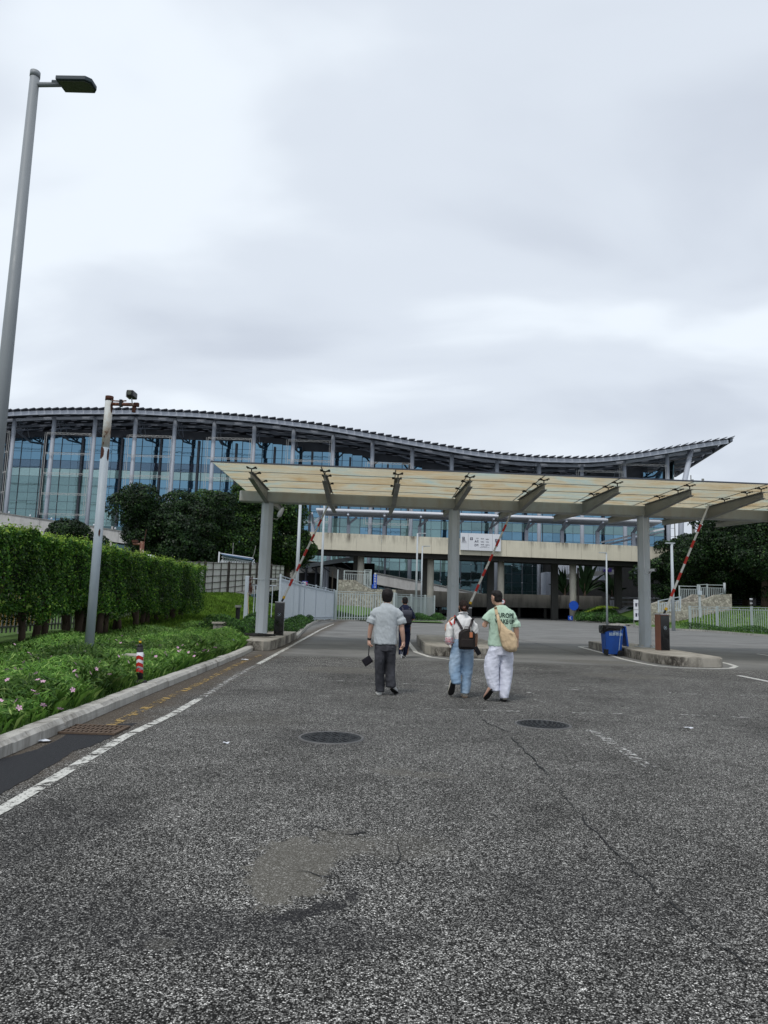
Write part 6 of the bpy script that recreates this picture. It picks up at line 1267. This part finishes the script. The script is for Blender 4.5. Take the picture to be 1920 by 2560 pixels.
def hairmesh(c,s,yaw,style,seed):
    mm=MB()
    if style=='full': mm.rings([(0,-.035,-.098,.045,.045),(0,-.03,-.075,.078,.070),(0,-.026,-.03,.087,.085),(0,-.018,.02,.098,.10),(0,-.008,.07,.096,.106),(0,0,.11,.078,.09),(0,0,.135,.045,.055),(0,0,.143,.012,.015)],24)
    elif style=='short': mm.rings([(0,-.048,-.07,.05,.036),(0,-.036,-.04,.074,.064),(0,-.022,.0,.0795,.079),(0,-.01,.045,.083,.095),(0,.0,.085,.077,.095),(0,.004,.115,.052,.07),(0,.004,.13,.015,.02)],24)
    else: 
        mm.rings([(0,-.045,-.08,.045,.045),(0,-.04,-.05,.076,.07),(0,-.025,.0,.088,.09),(0,-.01,.05,.086,.10),(0,0,.09,.068,.085),(0,0,.118,.035,.045),(0,0,.124,.01,.01)],24)
        mm.rings([(0,-.10,-.06,.022,.02),(.004,-.125,-.03,.04,.03),(.0,-.13,.02,.045,.035),(-.004,-.12,.06,.032,.03),(0,-.1,.085,.012,.02)],16)
    R=Matrix.Rotation(yaw,3,'Z'); m=MB().add([tuple(Vector(c)+R@(Vector(v)*s)) for v in mm.v],mm.f); return remesh(m,'hair',.009,1,[(.010,.012,2.2),(.012,.05,1)],seed)
SK1=skin_mat('fair_skin',(.52,.32,.24)); SK2=skin_mat('tan_skin',(.36,.20,.13)); SK3=skin_mat('light_tan_skin',(.45,.27,.19))
HAIR=fabric('black_hair',(.010,.008,.008),.4,60,.8); HAIRB=fabric('dark_brown_hair',(.016,.010,.008),.4,60,.8)
HAIR.node_tree.nodes['Principled BSDF'].inputs['Roughness'].default_value=.6
GREYT=fabric('heather_grey_cotton',(.40,.435,.455),.07,12,.3,mel=.25); GREENT=fabric('pale_green_cotton',(.40,.54,.43),.07,12,.3); WHITET=fabric('white_cotton',(.66,.66,.66),.05,10,.3); NAVYT=fabric('navy_cotton',(.008,.012,.032),.3,12,.3)
JEANB=fabric('black_denim',(.026,.027,.032),.25,26,.5,col2=(.06,.062,.072)); JEANL=fabric('light_blue_denim',(.18,.27,.38),.18,20,.5,col2=(.32,.42,.53)); WHITEC=fabric('white_linen',(.58,.60,.69),.05,9,.4); NAVYP=fabric('navy_twill',(.007,.010,.028),.3,12,.3)
SHOEW=M('white_shoe',(.52,.53,.53),.6,.08,20); SHOEB=M('black_shoe',(.015,.015,.018),.6,.2,20); SHOEP=M('peach_shoe',(.55,.33,.25),.6,.12,20); SHOEC=M('cream_shoe',(.5,.47,.40),.6,.1,20); SOLED=M('dark_sole',(.015,.014,.014),.8,.3,30); SOLEW=M('white_sole',(.55,.55,.52),.7,.08,30); SOLET=M('gum_sole',(.32,.24,.18),.7,.1,30)
def eyes(e,c,s,yaw,par):
    R=Matrix.Rotation(yaw,3,'Z')
    for sx in(-1,1): p=Vector(c)+R@(Vector((sx*.031,.083,.0))*s); place(e,MB().ball(p,.011*s,10,8),'eye',WHITEP,par); place(e,MB().ball(p+R@Vector((0,.005*s,0)),.0068*s,8,6),'iris',BLACK,par)
def person(loc,label,sk,hc,hs,hyaw,hstyle,neck,torso,arms,hands,legs,shirt,sleeves,smat,trou,tmat,shoes,seed,hairm=HAIR,disp=(.012,.16),rz=0,cuffs=None,tdisp=None):
    e=empty('person',loc,label,'person')
    m=MB(); head(m,hc,hs,hyaw); m.tube(neck,[.057*hs,.054*hs,.062*hs],14); m.rings(torso,20)
    for a in arms: m.tube([p[:3] for p in a],[p[3] for p in a],12)
    for h in hands: hand(m,*h[0],**h[1])
    for l in legs: m.tube([p[:3] for p in l],[p[3] for p in l],12)
    b=place(e,remesh(m,'body',.0065,2),'body',sk)
    eyes(e,hc,hs,hyaw,b)
    place(e,hairmesh(hc,hs,hyaw,hstyle,seed),'hair',hairm)
    m=MB(); m.rings(shirt,28,2.3)
    for a in sleeves: m.tube([p[:3] for p in a],[p[3] for p in a],16)
    sm=remesh(m,'shirt',.008,12,[(disp[0]*3.2,disp[1]*.8,3.0),(disp[0]*1.3,disp[1]*.35,1.6)],seed+3); so=place(e,sm,'shirt',smat)
    if cuffs:
        pass
    m=MB()
    for r in trou: m.rings(r,22)
    tm=remesh(m,'trousers',.009,6,tdisp or TD,seed+8); place(e,tm,'trousers',tmat)
    for (heel,yaw,pitch,um,sm_) in shoes:
        u,s_,ank=shoe_mesh(heel,yaw,pitch); o=place(e,u,'shoe',um); place(e,s_,'sole',sm_,o)
    e.rotation_euler=(0,0,rz); return e,sm,bvh_of(sm),bvh_of(tm)

# ---- man in the grey T-shirt
L0=G(955,1737); L0.x+=.03
e,sm,bv,_=person((L0.x,L0.y,0),'man in loose grey T-shirt and faded black jeans walking away with a pouch',SK1,
 (.012,.035,1.622),1.0,.05,'full',[(.012,.0,1.45),(.012,.012,1.50),(.012,.03,1.55)],
 [(0,0,.86,.14,.10),(0,0,1.0,.14,.10),(0,0,1.2,.16,.11),(0,0,1.36,.17,.11),(0,0,1.44,.13,.08),(0,0,1.49,.06,.06)],
 [[(-.14,0,1.36,.04),(-.21,.0,1.27,.046),(-.245,.0,1.14,.044),(-.258,.02,1.06,.040),(-.268,.045,.96,.034),(-.273,.06,.885,.027)],[(.15,0,1.36,.04),(.228,.0,1.27,.046),(.262,0,1.14,.046),(.275,.0,1.06,.043),(.292,.02,.96,.037),(.302,.04,.875,.028)]],
 [(((-.273,.06,.885),(.05,.02,-1),(1,0.1,0),-1),dict(curl=1.15,s=1.0)),(((.302,.04,.875),(.0,.05,-1),(-1,.1,0),1),dict(curl=.75,s=1.02))],
 [[(-.085,0,.9,.09),(-.085,.01,.5,.06),(-.075,-.01,.10,.04)],[(.10,0,.9,.09),(.10,.06,.5,.06),(.115,-.02,.20,.045),(.115,-.0,.13,.04)]],
 [(.0,0,.825,.192,.135),(.0,0,.84,.197,.14),(0,0,1.0,.190,.135),(0,0,1.15,.187,.13),(.005,0,1.28,.193,.13),(.008,0,1.37,.195,.12),(.01,0,1.425,.17,.10),(.012,0,1.465,.115,.078),(.012,.003,1.505,.072,.064)],
 [[(-.08,0,1.42,.04),(-.155,0,1.375,.066),(-.205,0,1.30,.074),(-.235,0,1.24,.080),(-.255,0,1.165,.078)],[(.09,0,1.42,.04),(.17,0,1.375,.066),(.222,0,1.30,.076),(.252,0,1.24,.082),(.272,0,1.165,.080)]],GREYT,
 [[(0,0,.90,.15,.115),(.0,0,.84,.180,.128),(.0,0,.76,.185,.135),(-.0,0,.72,.178,.13)],
  [(-.088,0,.80,.092,.12),(-.09,0,.70,.096,.118),(-.088,0,.50,.084,.10),(-.078,-.005,.30,.079,.095),(-.07,-.01,.15,.075,.095),(-.068,-.02,.062,.072,.10),(-.068,-.02,.05,.06,.09)],
  [(.095,0,.80,.090,.12),(.092,.02,.70,.095,.115),(.095,.05,.50,.086,.10),(.098,.02,.34,.083,.10),(.105,-.01,.24,.082,.105),(.112,-.02,.15,.080,.105),(.112,-.02,.135,.07,.09)]],JEANB,
 [((-.075,-.07,.0),.04,0,SHOEW,SOLEW),((.125,-.02,.008),-.30,.33,SHOEW,SOLED)],seed=2,disp=(.011,.17))
person_grey=e
wb=place(e,MB().tube([(-.268,.048,.925),(-.271,.055,.895)],[.0345,.032],14),'wristwatch',BLACK)
hx,hy=L0.x,L0.y
# pouch hanging from the left hand
pe=empty('zip_pouch',(hx-.285,hy+.03,.62),'small black zip pouch hanging by its strap from the grey-shirted man\'s hand','pouch')
def loc_(m,e_): m.v=[(v[0]+hx,v[1]+hy,v[2]) for v in m.v]; return m
m=MB().box((-.292,.06,.54),(.155,.045,.125),ry=-.62); loc_(m,0).build('body',fabric('black_neoprene',(.014,.013,.018),.2,30,.3),pe,bevel=.022)
m=MB().seg((-.268,.06,.80),(-.275,.06,.625),.016,.004,up=(0,1,0)); loc_(m,0).build('wrist_strap',BLACK,pe)
m=MB().box((-.292,.06,.54),(.158,.006,.128),ry=-.62); loc_(m,0).build('zip_line',RUBBER,pe)
m=MB().box((.288,.05,.785),(.012,.075,.14),rx=.25,rz=.35); ph=tag(loc_(m,0).build('phone',BLACK,bevel=.004),'phone with pale edge in the grey-shirted man\'s right hand','phone')
m=MB().tube([(.27,.07,.73),(.268,.07,.66),(.275,.06,.60)],.0035,5); m.tube([(.30,.05,.73),(.292,.06,.66),(.275,.06,.60)],.0035,5); tag(loc_(m,0).build('phone_lanyard',WHITEP),'thin white lanyard loop dangling from the grey-shirted man\'s phone','lanyard')

# ---- man further ahead with the dark backpack
L1=G(1010,1646)
e,sm,bv,_=person((L1.x,L1.y,0),'man in navy clothes with a black backpack walking further ahead, head bowed',SK2,
 (-.01,.05,1.60),.98,0,'short',[(0,.0,1.43),(-.005,.02,1.49),(-.01,.045,1.54)],
 [(0,0,.86,.14,.10),(0,0,1.2,.16,.11),(0,0,1.36,.17,.11),(0,0,1.44,.13,.08),(0,0,1.48,.06,.06)],
 [[(-.14,0,1.34,.04),(-.215,.02,1.22,.045),(-.23,.05,1.10,.042),(-.12,.22,1.08,.034),(-.04,.30,1.12,.028)],[(.14,0,1.34,.04),(.215,.02,1.22,.045),(.235,.03,1.10,.044),(.17,.22,1.06,.034),(.06,.30,1.10,.028)]],
 [(((-.04,.30,1.12),(1,.4,.3),(0,0,1),1),dict(curl=.7,s=.95)),(((.06,.30,1.10),(-1,.4,.3),(0,0,1),-1),dict(curl=.7,s=.95))],
 [[(-.09,0,.9,.09),(-.09,.03,.5,.06),(-.08,-.02,.12,.04)],[(.09,0,.9,.09),(.09,.1,.5,.06),(.08,.2,.1,.045)]],
 [(0,0,.86,.165,.125),(0,0,.9,.175,.13),(0,0,1.1,.175,.13),(0,0,1.28,.192,.13),(0,0,1.37,.195,.12),(0,0,1.425,.16,.10),(0,.005,1.47,.10,.075),(0,.01,1.50,.066,.06)],
 [[(-.08,0,1.40,.04),(-.155,0,1.35,.06),(-.21,.01,1.26,.066),(-.235,.03,1.14,.064)],[(.08,0,1.40,.04),(.155,0,1.35,.06),(.21,.01,1.26,.066),(.24,.03,1.12,.064)]],NAVYT,
 [[(0,0,.92,.15,.115),(0,0,.84,.17,.125),(0,0,.74,.165,.125)],
  [(-.08,0,.80,.088,.115),(-.085,.02,.6,.088,.10),(-.085,.02,.4,.078,.09),(-.085,-.01,.2,.07,.085),(-.09,-.03,.11,.068,.085)],
  [(.08,0,.80,.088,.115),(.085,.05,.6,.086,.10),(.07,.10,.4,.076,.09),(.04,.15,.2,.068,.08),(.02,.18,.08,.066,.08)]],NAVYP,
 [((-.10,-.12,.02),-.35,.30,SHOEB,SOLEW),((.02,.14,0),0,0,SHOEB,SOLEW)],seed=5)
def world(e_,name,loc,label,cat): 
    x=empty(name,loc,label,cat); return x
def back_pack(L,bv,c,W,H,D,ztop,zbot,mat,strapmat,label,sp,flap=False,tagc=None,seed=0):
    y0=min([v for v in (hit_back(bv,c+dx,z,0) for dx in(-.08,0,.08) for z in(ztop-.06,(ztop+zbot)/2,zbot+.1)) if v is not None]+[-.10])
    e=empty('backpack',(L.x+c,L.y+y0,(ztop+zbot)/2),label,'backpack')
    m=MB(); N=[]; 
    for t in np.linspace(0,1,12):
        z=zbot+(ztop-zbot)*t; k=(1-max(0,(t-.72)/.28)**2.2*.75)*(1-max(0,(.10-t)/.10)**2*.12); N.append((c,y0-D/2,z,W/2*k,D/2*(.75+.25*k)*(1-.15*t)))
    m.rings(N,32,3.6); b=loc2(m,L).build('body',mat,e,smooth=True)
    m=MB(); N=[]
    for t in np.linspace(0,1,8): z=zbot+.03+(ztop-zbot)*(.42 if not flap else .5)*t; N.append((c,y0-D*.98,z,W*.40*(1-.12*t*t),.028))
    m.rings(N,24,4); loc2(m,L).build('front_pocket',mat,e,smooth=True)
    m=MB(); n=22; pts=[(c+W*.41*math.cos(a),y0-D*.93,zbot+(ztop-zbot)*.50+(ztop-zbot)*.42*math.sin(a)) for a in np.linspace(0,math.pi,n)]; m.tube(pts,.0045,6); loc2(m,L).build('zip',BLACK,e)
    m=MB(); m.tube([(c-.035,y0-.03,ztop-.01),(c-.03,y0-.03,ztop+.03),(c+.03,y0-.03,ztop+.03),(c+.035,y0-.03,ztop-.01)],.007,8); loc2(m,L).build('grab_handle',strapmat,e)
    if flap: m=MB(); m.rings([(c,y0-D*.62,zbot+(ztop-zbot)*.50,W*.52,D*.5),(c,y0-D*.6,zbot+(ztop-zbot)*.9,W*.53,D*.5),(c,y0-D*.5,ztop+.01,W*.47,D*.42)],28,5); loc2(m,L).build('flap',strapmat,e,smooth=True)
    for s_ in sp: loc2(strap(bv,s_,.042,.010),L).build('shoulder_strap',strapmat,e,smooth=False)
    if tagc: m=MB().box((tagc[0],y0-D*1.02-.01,tagc[1]),(.05,.006,.085)); loc2(m,L).build('luggage_tag',M('tan_leather_tag',(.42,.15,.07),.6),e,bevel=.002); m=MB().tube([(tagc[0]-.01,y0-D*.9,tagc[1]+.13),(tagc[0],y0-D*1.02,tagc[1]+.04)],.004,5); loc2(m,L).build('tag_cord',M('tag_cord',(.45,.42,.38),.6),e)
    return e,y0
def loc2(m,L): m.v=[(v[0]+L.x,v[1]+L.y,v[2]) for v in m.v]; return m
PACK=fabric('black_nylon',(.018,.018,.024),.3,25,.3); PACKG=fabric('slate_webbing',(.055,.058,.075),.2,25,.3); PACKB=fabric('brown_black_nylon',(.022,.018,.017),.3,25,.3); PACKS=fabric('dark_taupe_webbing',(.06,.052,.055),.2,25,.3)
back_pack(L1,bv,.04,.29,.40,.13,1.345,.95,PACK,PACKG,'black flap backpack with grey straps on the man further ahead',[[(-.12,1.47),(-.06,1.36)],[(.14,1.46),(.10,1.36)]],flap=True)

# ---- woman with the backpack and the tote
L2=G(1155,1744)
e,sm,bv,_=person((L2.x,L2.y,0),'woman in white short-sleeved shirt and wide blue jeans, hair clipped up, phone in hand',SK2,
 (.008,.02,1.488),.93,.12,'clip',[(0,.0,1.31),(.004,.006,1.36),(.008,.02,1.41)],
 [(0,0,.88,.13,.10),(0,0,1.0,.12,.09),(0,0,1.15,.14,.10),(0,0,1.25,.15,.095),(0,0,1.31,.10,.07),(0,0,1.35,.05,.05)],
 [[(-.12,0,1.22,.035),(-.20,.0,1.14,.042),(-.275,-.02,1.10,.040),(-.26,.16,1.16,.030),(-.2,.20,1.24,.024)],[(.12,0,1.22,.035),(.188,.01,1.13,.042),(.215,.02,1.03,.040),(.225,.05,.92,.030),(.228,.08,.85,.024)]],
 [(((-.2,.20,1.24),(.5,.2,.6),(1,0,0),1),dict(curl=1.1,s=.86)),(((.228,.08,.85),(.0,.1,-1),(-1,0,0),1),dict(curl=1.0,s=.88))],
 [[(-.08,0,.9,.085),(-.09,.0,.5,.06),(-.115,-.12,.27,.045)],[(.08,0,.9,.085),(.07,.04,.5,.06),(.045,.0,.1,.042)]],
 [(0,0,.925,.145,.115),(0,0,.95,.155,.12),(0,0,1.1,.160,.12),(0,0,1.2,.168,.118),(0,0,1.27,.165,.10),(0,0,1.315,.12,.08),(0,0,1.35,.075,.065),(0,.0,1.39,.058,.055),(0,.0,1.395,.05,.05)],
 [[(-.07,0,1.29,.035),(-.13,0,1.25,.055),(-.185,0,1.18,.066),(-.235,-.01,1.115,.072)],[(.07,0,1.29,.035),(.13,0,1.25,.055),(.178,0,1.17,.066),(.205,.01,1.055,.070)]],WHITET,
 [[(0,0,.965,.135,.115),(0,0,.93,.150,.12),(0,0,.85,.182,.135),(0,0,.76,.185,.13)],
  [(-.095,0,.80,.094,.12),(-.115,0,.68,.105,.118),(-.125,-.01,.52,.105,.11),(-.122,-.03,.40,.098,.105),(-.115,-.08,.30,.085,.10),(-.115,-.11,.235,.072,.09)],
  [(.095,0,.80,.090,.12),(.09,.02,.66,.100,.115),(.085,.03,.5,.096,.105),(.065,.01,.3,.086,.10),(.05,-.01,.14,.080,.105),(.045,-.02,.075,.076,.10)]],JEANL,
 [((-.12,-.22,.065),.25,1.05,SHOEC,SOLED),((.045,-.05,0),-.05,0,SHOEC,SOLET)],seed=9,hairm=HAIRB,tdisp=[(.040,.15,3.0),(.015,.09,.5),(.010,.05,1.2)])
place(e,MB().seg((-.02,-.115,1.49),(.03,-.125,1.42),.05,.03,up=(0,1,0)).seg((.02,-.125,1.50),(.0,-.13,1.43),.02,.03,up=(0,1,0)),'hair_claw',M('brown_hair_claw',(.06,.02,.012),.3))
place(e,MB().tube([(-.075,.05,1.375),(-.05,-.055,1.39),(0,-.075,1.395),(.05,-.055,1.39),(.075,.05,1.375)],.014,8),'collar',WHITET)
back_pack(L2,bv,.045,.275,.335,.13,1.13,.80,PACKB,PACKS,'dark brown-black backpack with an orange tag on the woman\'s back',[[(-.15,1.32),(-.10,1.24),(-.03,1.12)],[(.155,1.31),(.13,1.22),(.09,1.12)]],tagc=(.105,1.035))
# tote bag
TOTE=fabric('white_canvas',(.60,.60,.58),.05,12,.3); 
TP,tt_,tb_,to_=new_mat('tote_pattern'); tv=coords(tt_,(1,1,1),'obj'); vo=tt_.nodes.new('ShaderNodeTexVoronoi'); vo.inputs['Scale'].default_value=70; tt_.links.new(tv,vo.inputs['Vector']); tt_.links.new(mixc(tt_,ramp(tt_,vo.outputs['Distance'],[(.35,0.),(.5,1.)]),(.62,.1,.14),(.6,.55,.55)),tb_.inputs['Base Color']); tb_.inputs['Roughness'].default_value=.85
te=empty('tote_bag',(L2.x-.23,L2.y-.03,1.0),'white canvas tote with red strap and pink patterned base on the woman\'s left','bag')
def bagmesh(R,seed,vox=.009,dd=[(.02,.09),(.012,.035)]): 
    m=MB().rings(R,22); me=remesh(m,'b',vox,1,dd,seed); return me
me=bagmesh([(-.20,-.02,1.235,.03,.03),(-.215,-.02,1.20,.055,.06),(-.225,-.02,1.12,.062,.09),(-.235,-.02,1.0,.066,.11),(-.232,-.02,.975,.066,.11)],1); me.transform(Matrix.Translation(L2)); link('body',me,TOTE,te)
me=bagmesh([(-.232,-.02,.98,.067,.112),(-.232,-.02,.92,.066,.108),(-.225,-.02,.87,.055,.09),(-.222,-.02,.845,.03,.06)],2); me.transform(Matrix.Translation(L2)); link('patterned_base',me,TP,te)
m=MB(); m.seg((-.225,-.10,.86),(-.215,-.10,.815),.02,.008,up=(0,1,0)); loc2(m,L2).build('loose_end',TOTE,te)
loc2(strap(bv,[(-.155,1.345),(-.150,1.27),(-.158,1.20)],.022,.008),L2).build('red_strap',RED,te); m=MB().seg((-.235,-.085,1.235),(-.195,-.10,1.18),.028,.01,up=(0,1,0)); loc2(m,L2).build('red_patch',RED,te)
m=MB().box((.25,.05,.765),(.078,.010,.15),ry=-.55,rz=.2); tag(loc2(m,L2).build('phone',BLACK,bevel=.004),'black phone with white corner in the woman\'s right hand','phone')
m=MB().box((.285,.043,.80),(.03,.012,.03),ry=-.55); o=bpy.data.objects[-1] if False else None; 

# ---- man in green
L3=G(1250,1753); L3.x-=.0
e,sm,bv,tb=person((L3.x,L3.y,0),'man in pale green printed T-shirt and wide white trousers looking down to his left',SK3,
 (-.062,.045,1.648),1.0,.62,'short',[(0,.0,1.47),(-.02,.015,1.53),(-.045,.035,1.58)],
 [(0,0,.88,.14,.10),(0,0,1.2,.16,.11),(0,0,1.38,.17,.11),(0,0,1.46,.13,.08),(0,0,1.50,.06,.06)],
 [[(-.14,0,1.37,.04),(-.22,-.01,1.28,.046),(-.262,-.02,1.205,.046),(-.225,.18,1.23,.036),(-.15,.28,1.32,.028)],[(.14,0,1.38,.04),(.222,0,1.28,.046),(.252,.0,1.16,.046),(.262,.015,1.05,.040),(.272,.04,.94,.029)]],
 [(((-.15,.28,1.32),(.4,.3,.8),(1,0,0),1),dict(curl=1.0,s=1.0)),(((.272,.04,.94),(-.02,.05,-1),(-1,0,0),1),dict(curl=.7,s=1.0))],
 [[(-.09,0,.9,.09),(-.11,.0,.5,.06),(-.09,-.06,.17,.045)],[(.09,0,.9,.09),(.11,.04,.5,.06),(.065,-.03,.1,.042)]],
 [(0,0,.87,.185,.135),(0,0,.885,.192,.138),(0,0,1.0,.190,.135),(0,0,1.15,.186,.13),(0,0,1.30,.192,.13),(0,0,1.40,.195,.12),(0,0,1.455,.168,.10),(0,0,1.495,.11,.08),(-.005,.003,1.535,.070,.064)],
 [[(-.08,0,1.45,.04),(-.15,0,1.40,.062),(-.20,-.005,1.335,.072),(-.248,-.015,1.265,.077)],[(.08,0,1.45,.04),(.155,0,1.40,.064),(.21,0,1.32,.074),(.243,0,1.245,.080),(.255,0,1.18,.077)]],GREENT,
 [[(0,0,.94,.15,.115),(0,0,.87,.188,.13),(0,0,.78,.198,.135),(0,0,.73,.19,.13)],
  [(-.10,0,.82,.098,.125),(-.125,0,.68,.118,.125),(-.145,-.01,.52,.118,.12),(-.14,-.02,.38,.108,.115),(-.115,-.04,.24,.085,.11),(-.09,-.05,.17,.065,.10)],
  [(.10,0,.82,.098,.125),(.10,.02,.66,.112,.12),(.095,.03,.5,.108,.115),(.09,.01,.3,.10,.11),(.07,-.01,.12,.078,.11),(.062,-.02,.062,.062,.10)]],WHITEC,
 [((-.105,-.17,.035),.45,.72,SHOEP,SOLED),((.06,-.09,0),-.05,.06,SHOEC,SOLED)],seed=13,hairm=HAIR,tdisp=[(.044,.15,3.2),(.015,.10,.5),(.010,.05,1.2)])
R=Matrix.Rotation(.62,3,'Z'); hc=Vector((-.062,.045,1.648)); g=MB()
for sx in(-1,1):
    c=hc+R@Vector((sx*.034,.108,-.002)); n=14; pts=[c+R@Vector((.027*math.cos(a),0,.022*math.sin(a))) for a in np.linspace(0,2*math.pi,n)]; g.tube(pts,.0026,5,False); g.tube([hc+R@Vector((sx*.062,.105,.004)),hc+R@Vector((sx*.082,.02,.008)),hc+R@Vector((sx*.085,-.01,0))],.0025,5)
g.tube([hc+R@Vector((-.008,.108,.0)),hc+R@Vector((.008,.108,.0))],.0025,5); place(e,g,'glasses',BLACK)
INKG=M('dark_green_print',(.012,.035,.026),.8)
def print_text(txt,size,cx,cz,bold,shear=0,name='shirt_print',sx=1.0):
    me=textmesh(txt,size,0,bold)
    bm=bmesh.new(); bm.from_mesh(me); bmesh.ops.triangulate(bm,faces=bm.faces[:]); 
    for _ in range(2): bmesh.ops.subdivide_edges(bm,edges=[x for x in bm.edges if x.calc_length()>.014],cuts=1); bmesh.ops.triangulate(bm,faces=bm.faces[:])
    for v in bm.verts:
        x=cx+v.co.x*sx; z=cz+v.co.y+shear*v.co.x; y=hit_back(bv,x,z,.0035); v.co=(x,(y if y is not None else -.12),z)
    bm.to_mesh(me); bm.free(); me.materials.clear(); return place(e,me,name,INKG)
print_text('EUROPE',.104,.053,1.365,.003,-.03,sx=.80); print_text('WAKE UP',.095,.05,1.268,.003,-.03,sx=.80); print_text('es',.04,.05,1.19,.002)
# sling bag
BAG=fabric('beige_nylon',(.50,.38,.24),.12,10,.6); be=empty('sling_bag',(L3.x+.05,L3.y-.16,1.0),'large beige crossbody sling bag hanging across the green-shirted man\'s back','bag')
S_=[(600,1046,1070),(650,1048,1095),(700,1050,1128),(740,1052,1158),(790,1054,1200),(840,1058,1290),(880,1062,1350),(950,1075,1378),(1000,1085,1398),(1060,1100,1402),(1110,1118,1402),(1160,1150,1396),(1190,1195,1380),(1210,1250,1350),(1214,1280,1330)]
Rg=[]
for i,(zy,xa_,xb_) in enumerate(S_):
    z=(2105-zy)/1124; x0=(xa_-1130)/1124; x1=(xb_-1130)/1124; t=i/(len(S_)-1); ry=.018+.062*math.sin(math.pi*min(1,max(0,(t-.12)/.95)))**.8 if t>.12 else .014
    yb=[hit_back(bv,x,max(z,.89),0) for x in (x0+.01,(x0+x1)/2,x1-.01)]; yb=[q for q in yb if q is not None] or [-.14]; Rg.append(((x0+x1)/2,min(yb)-ry*.75,z,(x1-x0)/2,ry))
me=remesh(MB().rings(Rg[::-1],26),'b',.008,1,[(.034,.10,3.2),(.014,.035,2.0)],21); me.transform(Matrix.Translation(L3)); link('body',me,BAG,be)
def pz(x,y): return ((x-1130)/1124,(2105-y)/1124)
loc2(strap(bv,[pz(1012,415),pz(1030,520),pz(1040,600)],.048,.006,.006),L3).build('shoulder_strap',BAG,be)
y_=hit_back(bv,*pz(1038,575),.02) or -.15
m=MB(); b2=[]
p=[pz(1045,560),pz(1055,660),pz(1072,760),pz(1082,890)]; 
m=MB().tube([(p[0][0],y_-.01,p[0][1]),(p[1][0],y_-.045,p[1][1]),(p[2][0],y_-.06,p[2][1]),(p[3][0],y_-.06,p[3][1])],[.024,.026,.026,.022],8); loc2(m,L3).build('folded_strap',BAG,be,smooth=True)
m=MB().box((pz(1038,572)[0],y_-.012,pz(1038,572)[1]),(.06,.014,.026),ry=.12); loc2(m,L3).build('buckle',BLACK,be,bevel=.004); m=MB().box((pz(1038,572)[0],y_-.022,pz(1038,572)[1]+.001),(.042,.006,.012),ry=.12); loc2(m,L3).build('buckle_bar',CABT,be)
m=MB().tube([(pz(1240,870)[0],y_-.10,pz(1240,870)[1]),(pz(1275,880)[0],y_-.115,pz(1275,880)[1]),(pz(1300,905)[0],y_-.11,pz(1300,905)[1])],.006,6); loc2(m,L3).build('zip_pull',BAG,be)
m=MB().box((-.13,.34,1.37),(.075,.012,.15),rz=.3,rx=-.5); tag(loc2(m,L3).build('phone',BLACK,bevel=.004),'phone held up in front of the man in green','phone')
# ---- two people far off
def far_person(px_,py,Y,H,label,shirtm,trm,seed):
    q=P(px_,py,Y); s=H/1.72; e=empty('person',(q.x,Y,0),label,'person'); sc=lambda L:[tuple(v*s for v in r) for r in L]
    m=MB(); head(m,(0,.02*s,1.60*s),s,.3); m.tube([(0,0,1.42*s),(0,.01*s,1.5*s),(0,.02*s,1.55*s)],[.055*s]*3,10); m.rings(sc([(0,0,.85,.14,.1),(0,0,1.3,.17,.11),(0,0,1.42,.12,.08),(0,0,1.47,.05,.05)]),14)
    for a in(-1,1): m.tube([(a*.17*s,0,1.38*s),(a*.23*s,0,1.1*s),(a*.23*s,.1*s,.88*s)],[.05*s,.045*s,.03*s],8); hand(m,(a*.23*s,.1*s,.88*s),(0,.2,-1),(-a,0,0),a,s=s,curl=.8); m.tube([(a*.09*s,0,.9*s),(a*.09*s,.05*a*s,.5*s),(a*.08*s,.1*a*s,.05*s)],[.08*s,.06*s,.04*s],8)
    place(e,remesh(m,'body',.012,1),'body',SK2); place(e,hairmesh((0,.02*s,1.60*s),s,.3,'short',seed),'hair',HAIR)
    m=MB(); m.rings(sc([(0,0,.84,.17,.12),(0,0,1.1,.175,.125),(0,0,1.35,.19,.12),(0,0,1.43,.13,.09),(0,0,1.47,.07,.06)]),18); [m.tube([(a*.16*s,0,1.38*s),(a*.225*s,0,1.15*s)],[.06*s,.065*s],10) for a in(-1,1)]; place(e,remesh(m,'shirt',.015,2,[(.02,.15)],seed),'shirt',shirtm)
    m=MB(); m.rings(sc([(0,0,.9,.16,.12),(0,0,.74,.17,.12)]),16); [m.rings(sc([(a*.085,0,.82,.09,.11),(a*.09,.03*a,.5,.08,.09),(a*.08,.1*a,.06,.065,.08)]),14) for a in(-1,1)]; place(e,remesh(m,'trousers',.015,2,[(.02,.15)],seed+1),'trousers',trm)
    for a in(-1,1): u,s_,_k=shoe_mesh((a*.08*s,.1*a*s-.06*s,0),0,0); o=place(e,u,'shoe',SHOEB); place(e,s_,'sole',SOLEW,o)
far_person(1268,1530,60,1.76,'distant person in dark clothes beyond the man in green',NAVYT,JEANB,31)
far_person(809,1465,92,1.7,'tiny distant person in dark clothes by the dark garage mouth',NAVYT,NAVYP,33)
for o in TMP: bpy.data.objects.remove(o)
